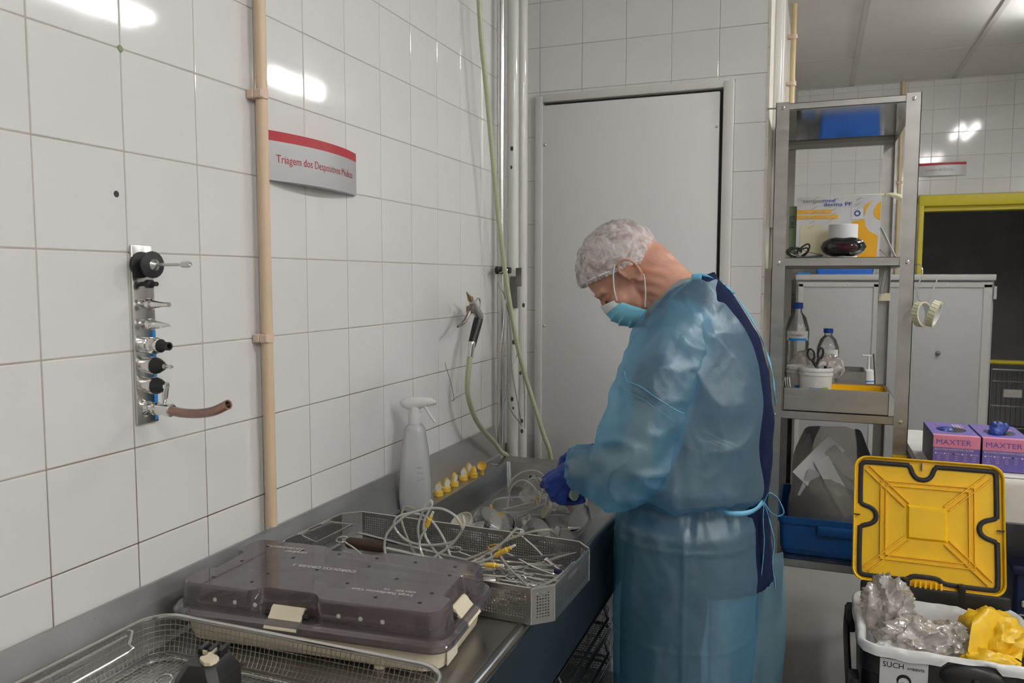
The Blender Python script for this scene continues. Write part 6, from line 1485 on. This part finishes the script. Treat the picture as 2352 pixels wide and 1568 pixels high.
nt.links.new(ad.outputs[0], bp_.inputs['Height'])
for s_ in (df_, tl_, gl_): nt.links.new(bp_.outputs[0], s_.inputs['Normal'])
a1 = nt.nodes.new('ShaderNodeMixShader'); a1.inputs[0].default_value = 0.50
nt.links.new(df_.outputs[0], a1.inputs[1]); nt.links.new(tl_.outputs[0], a1.inputs[2])
a2 = nt.nodes.new('ShaderNodeMixShader'); a2.inputs[0].default_value = 0.40
nt.links.new(tr_.outputs[0], a2.inputs[1]); nt.links.new(a1.outputs[0], a2.inputs[2])
a3 = nt.nodes.new('ShaderNodeMixShader'); a3.inputs[0].default_value = 0.10
nt.links.new(a2.outputs[0], a3.inputs[1]); nt.links.new(gl_.outputs[0], a3.inputs[2]); nt.links.new(a3.outputs[0], out_.inputs[0])
MAT['gown_film'] = gm_
mat('gown_seam', (0.13, 0.36, 0.52), rough=0.5)
mat('gown_tie', (0.16, 0.46, 0.67), rough=0.5, vary=0.05)

PER = thing('person', 'man in a blue gown, hairnet and face mask bending over the sink', 'person', (0.73, 1.22, 0.0))
O = Vector((0.574, 1.235, 1.429))
PT = math.radians(53)
fw = Vector((-math.cos(PT), 0.0, -math.sin(PT))); upv = Vector((-math.sin(PT), 0, math.cos(PT))); sd = Vector((0, -1, 0))      # sd: towards his left (the camera side)
yw = Matrix.Rotation(math.radians(4), 3, 'Z'); fw = yw @ fw; upv = yw @ upv; sd = yw @ sd
def H(x, y, z): return O + fw * x + sd * y + upv * z
HM = Matrix(((fw.x, sd.x, upv.x, O.x), (fw.y, sd.y, upv.y, O.y), (fw.z, sd.z, upv.z, O.z), (0, 0, 0, 1)))
def cap(mb, pts, rr, n=12):
    """capsule chain with round ends"""
    P = [Vector(p) for p in pts]; rr = list(rr)
    mb.tube(P, rr, n)
    for p, r in zip(P, rr): mb.ball(p, r, 8)
# ---- skeleton points
SH_L, EL_L, WR_L = Vector((.700, 1.098, 1.305)), Vector((.630, 1.015, 1.035)), Vector((.462, 1.105, .984))
SH_R, EL_R, WR_R = Vector((.700, 1.352, 1.305)), Vector((.635, 1.435, 1.04)), Vector((.462, 1.345, .975))
def hand(mb, k=0.0, side=1):
    """left hand at the sink: pinching index and thumb, other fingers curled round a cap"""
    if side > 0:
        W = WR_L
        M_ = [Vector((.414, 1.094, .954)), Vector((.411, 1.096, .938)), Vector((.420, 1.099, .922)), Vector((.434, 1.103, .911))]
        for q in M_: cap(mb, [W + (q - W) * .12, q], [.0185 + k, .0135 + k])
        cap(mb, [W + Vector((.03, -.01, .004)), W, W + Vector((-.02, 0, -.012))], [.026 + k, .023 + k, .021 + k])
        cap(mb, [M_[0], (.397, 1.104, .946), (.388, 1.118, .938), (.383, 1.127, .932)], [.0110 + k, .0098 + k, .0088 + k, .0078 + k])
        cap(mb, [W + Vector((-.010, .018, .000)), (.424, 1.132, .966), (.401, 1.138, .955), (.387, 1.136, .945)], [.0150 + k, .0125 + k, .0105 + k, .0090 + k])
        cap(mb, [M_[1], (.404, 1.114, .926), (.430, 1.141, .930), (.481, 1.138, .939)], [.0112 + k, .0100 + k, .0090 + k, .0078 + k])
        cap(mb, [M_[2], (.414, 1.115, .907), (.440, 1.139, .908), (.483, 1.138, .920)], [.0106 + k, .0096 + k, .0086 + k, .0076 + k])
        cap(mb, [M_[3], (.434, 1.118, .900), (.455, 1.137, .895), (.478, 1.136, .903)], [.0096 + k, .0086 + k, .0078 + k, .0070 + k])
    else:
        W = WR_R
        M_ = [W + Vector(q) for q in ((-.066, -.020, -.006), (-.070, -.004, -.010), (-.068, .012, -.014), (-.060, .026, -.018))]
        for q in M_: cap(mb, [W + (q - W) * .12, q], [.0175 + k, .0135 + k])
        cap(mb, [W + Vector((.03, .01, .004)), W, W + Vector((-.02, 0, -.004))], [.026 + k, .022 + k, .021 + k])
        for i, q in enumerate(M_):
            L = (.038, .043, .040, .030)[i]
            cap(mb, [q, q + Vector((-L * .6, -.002, -.018)), q + Vector((-L * .75, -.006, -.042)), q + Vector((-L * .55, -.010, -.058))], [.0108 + k, .0096 + k, .0086 + k, .0076 + k])
        cap(mb, [W + Vector((-.012, -.018, -.004)), W + Vector((-.040, -.038, -.020)), W + Vector((-.062, -.044, -.036)), W + Vector((-.076, -.042, -.048))], [.0145 + k, .0122 + k, .0104 + k, .0090 + k])
# ---- the body: one continuous skin
B_ = MB()
B_.ball((0, 0, .045), (.095, .0755, .086), 16, HM); B_.ball((-.030, 0, .030), (.064, .068, .070), 14, HM)
B_.ball((.046, 0, -.008), (.050, .060, .074), 14, HM); B_.ball((.045, 0, -.052), (.044, .053, .034), 12, HM)
B_.ball((.074, 0, -.066), (.020, .022, .018), 10, HM)
cap(B_, [H(.090, 0, .030), H(.102, 0, .010), H(.107, 0, -.002)], [.0080, .0100, .0115])
for s in (-1, 1):
    B_.ball(H(.100, s * .011, -.006), .0085, 8)
    cap(B_, [H(.088, s * .012, .036), H(.086, s * .034, .036), H(.072, s * .052, .030)], [.0105, .0105, .0085])
    B_.ball(H(.079, s * .031, .017), (.0125, .0125, .0125), 10)
    B_.ball(H(.060, s * .044, -.012), .024, 10)
    # ear: plate, helix, lobe
    B_.ball((-.008, s * .078, .000), (.015, .0060, .026), 10, HM)
    hx_ = [H(.010, s * .079, .002), H(.011, s * .082, .018), H(.004, s * .086, .031), H(-.010, s * .089, .035), H(-.022, s * .091, .026), H(-.027, s * .091, .008), H(-.022, s * .088, -.012), H(-.012, s * .083, -.026), H(.000, s * .079, -.028)]
    B_.tube(hx_, .0042, 8, sub=4); B_.ball(H(-.004, s * .080, -.025), (.0075, .0055, .0075), 8)
    cap(B_, [H(-.002, s * .081, .016), H(-.014, s * .084, .006), H(-.012, s * .082, -.012)], [.0032, .0036, .0034])
    cap(B_, [H(.011, s * .078, .003), H(.010, s * .079, -.005)], [.0042, .0042])
cap(B_, [H(-.030, 0, -.010), (.652, 1.230, 1.395), (.700, 1.228, 1.350)], [.064, .064, .074], 18)
cap(B_, [H(.020, 0, -.045), (.640, 1.230, 1.350), (.675, 1.228, 1.310)], [.048, .052, .06], 16)
cap(B_, [(.712, 1.12, 1.320), (.715, 1.225, 1.335), (.712, 1.33, 1.320)], [.050, .076, .050], 18)
B_.ball((.735, 1.225, 1.21), (.125, .160, .17), 16); B_.ball((.725, 1.225, 1.03), (.130, .152, .16), 16); B_.ball((.705, 1.225, .91), (.112, .152, .12), 16)
cap(B_, [SH_L, (SH_L + EL_L) / 2, EL_L], [.050, .044, .039], 16); cap(B_, [EL_L, (EL_L + WR_L) / 2, WR_L], [.039, .036, .0205], 16)
cap(B_, [SH_R, (SH_R + EL_R) / 2, EL_R], [.050, .044, .039], 16); cap(B_, [EL_R, (EL_R + WR_R) / 2, WR_R], [.039, .036, .0205], 16)
hand(B_, -.0012, 1); hand(B_, -.0012, -1)
for s, y in ((-1, 1.125), (1, 1.325)):
    cap(B_, [(.690, y, .87), (.665, y + s * .005, .68), (.655, y + s * .01, .48), (.665, y + s * .012, .30), (.680, y + s * .012, .085)], [.088, .076, .058, .054, .040], 16)
    cap(B_, [(.705, y + s * .012, .045), (.66, y + s * .02, .042), (.60, y + s * .03, .030)], [.044, .040, .030], 14)
bod = remesh(B_, .0040, 5, 'body'); HI = HM.inverted()
# nasolabial folds, neck creases and brow as fine sculpting on the face and nape
for v, nn in zip(bod.vertices, [x.normal.copy() for x in bod.vertices]):
    p = v.co; q = HI @ p
    if q.z > -.2 and abs(q.y) < .12 and q.x < .13:
        if q.x < .02 and q.z < -.01: 
            k = .0016 * math.sin((q.x * .75 - q.z * .35) * 330) * math.exp(-((q.z + .045) / .035) ** 2); v.co = p + nn * k
BODY = mobj('body', bod, 'skin', PER)
for s in (1, -1):
    obj('eyebrow', MB().tube([H(.0945, s * .016, .0385), H(.0940, s * .028, .0405), H(.0868, s * .044, .0380)], [.0022, .0030, .0018], 8), 'hair', PER)
    obj('eyelid_line', MB().tube([H(.0905, s * .020, .0120), H(.0918, s * .031, .0100), H(.0855, s * .043, .0125)], [.0009, .0013, .0009], 6), 'hair', PER)
# ---- navy scrub shirt and trousers
def sring(z, xf, xb, yn, yf, n=40, e=2.5, tilt=0.0):
    cx_, cy_, a, b = (xf + xb) / 2, (yn + yf) / 2, (xb - xf) / 2, (yf - yn) / 2; o = []
    for k in range(n):
        q = 2 * PI * k / n; c_, s_ = math.cos(q), math.sin(q)
        x = cx_ + math.copysign(abs(c_) ** (2 / e), c_) * a
        o.append(Vector((x, cy_ + math.copysign(abs(s_) ** (2 / e), s_) * b, z + tilt * (x - cx_))))
    return o
S_ = MB()
S_.loft([sring(z, *r, e=1.9 if z < 1.15 else 2.3, tilt=tl) for z, r, tl in ((.735, (.610, .905, 1.06, 1.42), 0), (.80, (.602, .897, 1.06, 1.42), 0), (.92, (.600, .884, 1.06, 1.42), 0), (1.0, (.598, .892, 1.06, 1.42), 0), (1.1, (.598, .894, 1.055, 1.425), 0), (1.2, (.598, .882, 1.055, 1.425), 0), (1.285, (.602, .856, 1.06, 1.42), 0), (1.345, (.616, .815, 1.085, 1.395), .12), (1.378, (.628, .784, 1.12, 1.355), .30), (1.392, (.634, .764, 1.140, 1.325), .42), (1.408, (.640, .756, 1.150, 1.315), .50))])
cap(S_, [SH_L + Vector((-.01, .02, .0)), (SH_L + EL_L) / 2 + Vector((0, 0, .02))], [.060, .060], 16); cap(S_, [SH_R + Vector((-.01, -.02, 0)), (SH_R + EL_R) / 2 + Vector((0, 0, .02))], [.060, .060], 16)
shm = remesh(S_, .007, 4, 'scrub_shirt')
for v, nn in zip(shm.vertices, [x.normal.copy() for x in shm.vertices]): v.co = v.co + nn * (.0025 * nz(v.co, 16, 2) + .002 * nz(v.co, 34, 5))
mobj('scrub_shirt', shm, 'navy_cloth', PER)
T_ = MB(); T_.ball((.695, 1.225, .86), (.118, .165, .13), 16)
for s, y in ((-1, 1.125), (1, 1.325)): cap(T_, [(.685, y, .87), (.665, y + s * .005, .68), (.655, y + s * .01, .48), (.665, y + s * .012, .30), (.680, y + s * .012, .10)], [.100, .090, .078, .072, .064], 18)
mobj('scrub_trousers', remesh(T_, .008, 4, 'scrub_trousers'), 'navy_cloth', PER)
for s, y in ((-1, 1.125), (1, 1.325)):
    sh_ = MB(); cap(sh_, [(.705, y + s * .012, .050), (.66, y + s * .02, .046), (.592, y + s * .03, .036)], [.050, .046, .036], 16)
    for i, v in enumerate(sh_.v): sh_.v[i] = Vector((v.x, v.y, max(.0008, v.z)))
    mobj('shoe', remesh(sh_, .005, 3, 'shoe'), 'white_plastic', PER)
# ---- gown: one shell with sleeves, open down the back
G_ = MB()
rings = ((.24, (.540, .875, .985, 1.475), 0), (.45, (.550, .866, .990, 1.470), 0), (.62, (.549, .874, .992, 1.468), 0), (.78, (.547, .880, .995, 1.465), 0), (.880, (.549, .874, 1.004, 1.458), 0), (.912, (.566, .862, 1.026, 1.436), 0), (.930, (.570, .858, 1.030, 1.432), 0), (.938, (.552, .872, 1.002, 1.456), 0), (.950, (.532, .886, .980, 1.480), 0), (.975, (.528, .890, .974, 1.484), 0), (1.00, (.532, .890, .980, 1.482), 0), (1.06, (.545, .889, .992, 1.474), 0), (1.15, (.556, .884, 1.002, 1.464), 0), (1.24, (.562, .866, 1.012, 1.452), 0), (1.305, (.572, .842, 1.028, 1.440), .05), (1.355, (.590, .806, 1.064, 1.400), .15), (1.392, (.606, .778, 1.108, 1.360), .32), (1.415, (.620, .760, 1.140, 1.325), .50))
G_.loft([sring(z, *r, e=2.45, tilt=tl) for z, r, tl in rings])
SL_ = []
def sleeve(pts, rr):
    P = spline([Vector(p) for p in pts], 4); n = len(P); R_ = []
    for i in range(n):
        f_ = i / (n - 1) * (len(rr) - 1); a = int(min(f_, len(rr) - 2)); R_.append(rr[a] + (rr[a + 1] - rr[a]) * (f_ - a))
    m_ = MB(); m_.tube(P, R_, 26); SL_.append(m_)
SLV = [(.735, 1.215, 1.285), (.716, 1.130, 1.306), (.695, 1.085, 1.270), (.660, 1.045, 1.170), (.632, 1.018, 1.075), (.600, 1.020, 1.010), (.545, 1.055, .992), (.500, 1.082, .992), (.474, 1.098, .989), (.458, 1.107, .984)]
sleeve(SLV, [.050, .074, .090, .090, .088, .086, .068, .052, .044, .037])
sleeve([(p[0], 2.45 - p[1], p[2]) for p in SLV[:-1]] + [(.458, 1.345, .976)], [.050, .074, .090, .090, .088, .086, .068, .052, .044, .037])
bmj = bmesh.new()
NT = 0
for m_, vx in ((G_, .0052), (SL_[0], .0046), (SL_[1], .006)):
    q_ = remesh(m_, vx, 9 if m_ is G_ else 5, 'gown'); bmj.from_mesh(q_); NT = NT or len(q_.vertices); bpy.data.meshes.remove(q_)
gwn = bpy.data.meshes.new('gown'); bmj.to_mesh(gwn); bmj.free(); gwn.update()
# folds
gn = [v.normal.copy() for v in gwn.vertices]
def ridge(x): return 1 - 2 * abs(x)
A_ = [Vector(p) for p in SLV]
def arm_near(p):
    best = (9, 0)
    for i in range(len(A_) - 1):
        d = A_[i + 1] - A_[i]; t_ = max(0, min(1, (p - A_[i]).dot(d) / d.length_squared)); e = (p - A_[i] - d * t_).length
        if e < best[0]: best = (e, (i + t_) / (len(A_) - 1))
    return best
for vi, (v, nn) in enumerate(zip(gwn.vertices, gn)):
    p = v.co.copy(); d = 0.0
    e, s = arm_near(p)
    on_arm = vi > NT - 1 or (e < .02)
    big = ridge(noise.noise(Vector((p.x * 7, p.y * 7, p.z * 4.2)))); med = ridge(noise.noise(Vector((p.x * 15 + 3, p.y * 13, p.z * 9 + p.x * 6)))); sm = ridge(noise.noise(Vector((p.x * 30, p.y * 30 + 7, p.z * 26))))
    if on_arm:
        cr_ = math.exp(-((s - .52) / .20) ** 2) + .35
        wr_ = ridge(noise.noise(Vector((p.x * 10 + p.z * 16, p.y * 12, p.z * 10 - p.x * 12 + 5))))
        d = .0075 * (big - .6) + .0092 * cr_ * (wr_ - .6) + .0030 * (med - .6) + .0006 * (sm - .6)
        if s > .80: d += .004 * math.sin(math.atan2(p.z - .99, p.y - 1.09) * 9 + p.x * 60)
    elif p.z > .93:
        dg_ = ridge(noise.noise(Vector(((p.x + p.z * .8) * 8, p.y * 7, (p.z - p.x) * 3.4 + 2))))
        d = .0105 * (dg_ - .6) + .0060 * (big - .6) + .0028 * (med - .6) + .0006 * (sm - .6)
    else:
        vert = ridge(noise.noise(Vector((p.x * 10, p.y * 9, p.z * 1.5 + 4))))
        d = .0072 * (vert - .6) * min(1, (.95 - p.z) / .25 + .3) + .0024 * (med - .6) + .0010 * (sm - .6)
    ang_ = math.atan2(p.y - 1.23, p.x - .715)
    wst = math.exp(-((p.z - .925) / .050) ** 2)
    if not on_arm: d += .0062 * wst * (ridge(noise.noise(Vector((ang_ * 7.0, 2.5, p.z * 5)))) - .5)
    # pressed fold lines of a gown that came out of a flat packet
    if not on_arm and p.y < 1.25:
        d += .0022 * math.exp(-((p.z - .640) / .004) ** 2) + .0018 * math.exp(-((p.z - .852) / .004) ** 2)
        d += .0026 * math.exp(-((p.x - .735) / .0035) ** 2) * (1 if p.z < .93 else 0)
    if p.x < .56 and p.z < .88: d = min(d, .0)
    v.co = p + nn * d
    if v.co.z < .87 and v.co.x < .5475: v.co.x = .5475
# openings: hem, cuff mouths, neck and back
bm = bmesh.new(); bm.from_mesh(gwn)
kill = []
for f in bm.faces:
    c_ = f.calc_center_median()
    if c_.z < .245: kill.append(f); continue
    if c_.x < .458 and 1.0 < c_.y < 1.45 and c_.z > .93: kill.append(f); continue
    if c_.z > 1.287 + .80 * (c_.x - .60) and c_.x < .80 and abs(c_.y - 1.232) < .100 and c_.z > 1.31: kill.append(f); continue
    if c_.x > .775 and c_.z > 1.37: kill.append(f); continue
    wv = .012 * math.sin(c_.z * 21) + .008 * nz((c_.z * 12, 1, 1))
    if c_.x > .77 and 1.142 + wv < c_.y < 1.335 + wv and f.normal.x > .1: kill.append(f)
bmesh.ops.delete(bm, geom=kill, context='FACES')
lone = [v for v in bm.verts if not v.link_faces]; bmesh.ops.delete(bm, geom=lone, context='VERTS')
bd = [v for v in bm.verts if v.is_boundary]
for it in range(14):
    new = {}
    for v in bd:
        nb = [e.other_vert(v).co for e in v.link_edges if e.is_boundary]
        if len(nb) == 2: new[v] = v.co.lerp((nb[0] + nb[1]) / 2, .6)
    for v, c_ in new.items(): v.co = c_
bm.to_mesh(gwn); bm.free()
bvh_g = BVHTree.FromPolygons([v.co.copy() for v in gwn.vertices], [tuple(p.vertices) for p in gwn.polygons])
GOWN = mobj('gown', gwn, 'gown_film', PER)
def on_gown(p, o_=.0008):
    r = bvh_g.find_nearest(Vector(p)); return r[0] + r[1] * o_ if r[0] is not None else Vector(p)
def seam(pts, r, nm='seam', sub=8, off_=.0006):
    P = [on_gown(p, off_) for p in spline([Vector(p) for p in pts], sub)]; P = [sum((P[min(max(i + k, 0), len(P) - 1)] for k in (-2, -1, 0, 1, 2)), Vector((0, 0, 0))) / 5 for i in range(len(P))]
    obj(nm, MB().tube(P, r, 6), 'gown_seam', GOWN)
seam([(.580, .97, 1.238), (.62, .955, 1.218), (.67, .955, 1.188), (.715, .965, 1.160), (.738, .99, 1.146)], .0012)
seam([(.590, .955, 1.207), (.64, .945, 1.185), (.69, .95, 1.155), (.725, .965, 1.130)], .0006)
seam([(.462, 1.068, 1.0), (.456, 1.085, 1.022), (.458, 1.11, 1.026), (.462, 1.13, 1.01)], .0018)
seam([(.466, 1.068, 1.0), (.470, 1.066, .975), (.475, 1.08, .952), (.474, 1.105, .945)], .0018)
# neckline binding, waist tie, bow
def ribbon(pts, w, nm, sub=8, th_=.0007, up_=(0, 0, 1), par=None):
    P = spline([Vector(p) for p in pts], sub); R_ = []
    for i, q in enumerate(P):
        d = (P[min(i + 1, len(P) - 1)] - P[max(i - 1, 0)]).normalized(); s_ = d.cross(Vector(up_))
        if s_.length < 1e-3: s_ = d.orthogonal()
        s_.normalize(); u_ = s_.cross(d).normalized()
        tw = .5 * noise.noise(Vector((i * .21, w * 90, 3))); a = u_ * math.cos(tw) + s_ * math.sin(tw); b = s_ * math.cos(tw) - u_ * math.sin(tw)
        R_.append([q + a * w + b * th_, q - a * w + b * th_, q - a * w - b * th_, q + a * w - b * th_])
    obj(nm, MB().loft(R_), 'gown_tie', par or GOWN, ang=180)
ribbon([(.628, 1.130, 1.318), (.652, 1.124, 1.352), (.682, 1.128, 1.384), (.708, 1.138, 1.408), (.722, 1.150, 1.420)], .0050, 'neck_binding', up_=(.2, -1, .4))
ribbon([(.718, 1.148, 1.422), (.735, 1.16, 1.428), (.752, 1.19, 1.420), (.775, 1.25, 1.400), (.795, 1.29, 1.385)], .0050, 'neck_tie', up_=(.3, -.6, .8))
obj('neck_knot', MB().rbox((.728, 1.150, 1.424), (.022, .012, .013), .004, 2), 'gown_tie', GOWN)
ribbon([(.775, 1.30, 1.405), (.82, 1.335, 1.345), (.855, 1.345, 1.28), (.882, 1.345, 1.20), (.892, 1.345, 1.12)], .009, 'back_edge', up_=(0, 1, 0))
bow = Vector((.880, 1.165, .935))
ribbon([bow, bow + Vector((.012, -.010, .022)), bow + Vector((.030, -.014, .012)), bow + Vector((.042, -.014, -.016)), bow + Vector((.030, -.012, -.026)), bow + Vector((.012, -.006, -.018)), bow], .0042, 'bow_loop', up_=(.3, -1, .2))
ribbon([bow, bow + Vector((.000, -.006, -.03)), bow + Vector((.003, -.006, -.10)), bow + Vector((-.002, -.006, -.18))], .0048, 'tie_tail', up_=(.2, -1, 0))
ribbon([bow, bow + Vector((.012, -.004, -.035)), bow + Vector((.024, -.004, -.085)), bow + Vector((.022, -.004, -.13)), bow + Vector((.030, -.004, -.195))], .0052, 'tie_tail', up_=(.2, -1, 0))
ribbon([bow, (.866, 1.10, .932), (.845, 1.066, .932), (.815, 1.052, .933), (.79, 1.075, .933)], .0050, 'waist_tie', sub=5)
# far flap of the open gown hanging behind
def flap(u, v):
    x = .800 + (.118 + .012 * math.sin(v * 4)) * u; z = .742 - .50 * v + .02 * u
    return (x, 1.352 + .012 * math.sin(u * 7 + v * 3) + .006 * nz((u * 4, v * 5, 1)), z)
obj('back_flap', MB().sheet(flap, 12, 26), 'gown_film', GOWN, ang=180)
# ---- gloves
for s in (1, -1):
    g_ = MB(); hand(g_, .0006, s)
    gmesh = remesh(g_, .0022, 3, 'glove')
    for v, nn in zip(gmesh.vertices, [x.normal.copy() for x in gmesh.vertices]): v.co = v.co + nn * (.0007 * nz(v.co, 160, s) + .0006 * nz(v.co, 70, 2))
    mobj('glove', gmesh, 'nitrile', PER)
# ---- hairnet
hn = MB().ball((0, 0, 0), 1.0, 44)
vs = []
for v in hn.v:
    d = v.normalized()
    k = 1.01 + .050 * (ridge(noise.noise(d * 3.6 + Vector((2, 5, 1)))) - .4) + .034 * (ridge(noise.noise(Vector((d.x * 5, d.y * 9, d.z * 12)) + Vector((7, 1, 4)))) - .4) + .012 * ridge(noise.noise(d * 19))
    q = Vector((.004 + d.x * .103 * k, d.y * .0835 * k, .052 + d.z * .0905 * k))
    q.z = max(q.z, -.2); vs.append(q)
lim = lambda q: .0276 + .615 * q.x
for i, q in enumerate(vs):
    if q.z < lim(q): vs[i] = Vector((q.x * .985, q.y * .985, lim(q) - .004 + .003 * math.sin(math.atan2(q.y, q.x) * 46)))
fk = [f for f in hn.f if not all(vs[i].z < lim(vs[i]) + .0015 for i in f)]
me = bpy.data.meshes.new('hairnet'); me.from_pydata([tuple(HM @ q) for q in vs], [], fk); me.update()
HN = mobj('hairnet', me, 'hairnet', PER)
def hem(a, k=1.0, dz=0.0):
    dx, dy, dz_ = math.cos(a), math.sin(a), .615 * math.cos(a); c0 = Vector((0, 0, .0276))
    A2 = (dx / .103) ** 2 + (dy / .0835) ** 2 + (dz_ / .0905) ** 2
    B2 = 2 * ((c0.x - .004) * dx / .103 ** 2 + c0.y * dy / .0835 ** 2 + (c0.z - .052) * dz_ / .0905 ** 2)
    C2 = ((c0.x - .004) / .103) ** 2 + (c0.y / .0835) ** 2 + ((c0.z - .052) / .0905) ** 2 - 1
    t_ = (-B2 + math.sqrt(B2 * B2 - 4 * A2 * C2)) / (2 * A2) * k
    q = c0 + Vector((dx, dy, dz_)) * t_ + Vector((.52, 0, -.85)) * -dz
    return H(q.x, q.y, q.z)
el = [hem(2 * PI * k / 140, 1.008, .0008 * math.sin(k * 2.6)) for k in range(140)]
obj('elastic_band', MB().tube(el, .0022, 6, closed=True), 'mask_white', HN)
rf = MB(); n_ = 300
R0 = [hem(2 * PI * k / n_, 1.006, .004) for k in range(n_)]
R1 = [hem(2 * PI * k / n_, 1.010 + .016 * math.sin(k * 1.35), -.0075 - .0012 * math.sin(k * .9)) for k in range(n_)]
rf.loft([R0, R1], cap0=False, cap1=False)
obj('ruffle', rf, 'hairnet', HN, ang=180)
# ---- mask
MK = None
def maskp(u, v, o_=0.0):
    a = u * PI / 2; c_ = max(0.0, math.cos(a)) ** .75
    xc = .107 + .013 * math.sin(PI * min(1, v * 1.05)) - .022 * v * v; zc = .018 - .112 * v
    xe = .066 - .026 * v; ze = -.006 - .072 * v
    pl = 0.0
    for b in (.34, .54, .74): pl += .0042 * max(0, 1 - abs(v - b) / .10) if v >= b else 0
    return H(xe + (xc - xe) * c_ + (o_ + pl) * c_ + .002, .0635 * math.sin(a) * (1 + .03 * math.sin(PI * v)), ze + (zc - ze) * c_)
mk = obj('face_mask', MB().sheet(lambda u, v: maskp(u * 2 - 1, .17 + v * .83), 36, 44), 'mask_blue', PER, ang=180)
sm_ = mk.modifiers.new('s', 'SOLIDIFY'); sm_.thickness = .0014
mw = obj('mask_top_band', MB().sheet(lambda u, v: maskp(u * 2 - 1, v * .20, .0006), 36, 10), 'mask_white', mk, ang=180)
for s in (1, -1):
    obj('ear_loop', MB().tube([H(.0665, s * .0650, -.010), H(.046, s * .0755, .012), H(.020, s * .0835, .032), H(.004, s * .0875, .040)], .0017, 6, sub=5), 'mask_white', mk)
    obj('ear_loop', MB().tube([H(.0385, s * .0660, -.070), H(.012, s * .0735, -.052), H(-.010, s * .081, -.034), H(-.020, s * .088, -.024)], .0017, 6, sub=5), 'mask_white', mk)
# ---- the cap in his hand
t = thing('held_cap', 'round cream cap held in the gloved hand', 'cap', (.460, 1.122, .908))
obj('shell', MB().lathe([(0, 0), (.010, .0004), (.0155, .004), (.0175, .009), (.0185, .0095), (.0185, .0135), (.016, .0135), (.014, .008), (0, .006)], 26, aim((.4535, 1.118, .9245), (.95, -.26, .05))), 'cream_white', t)
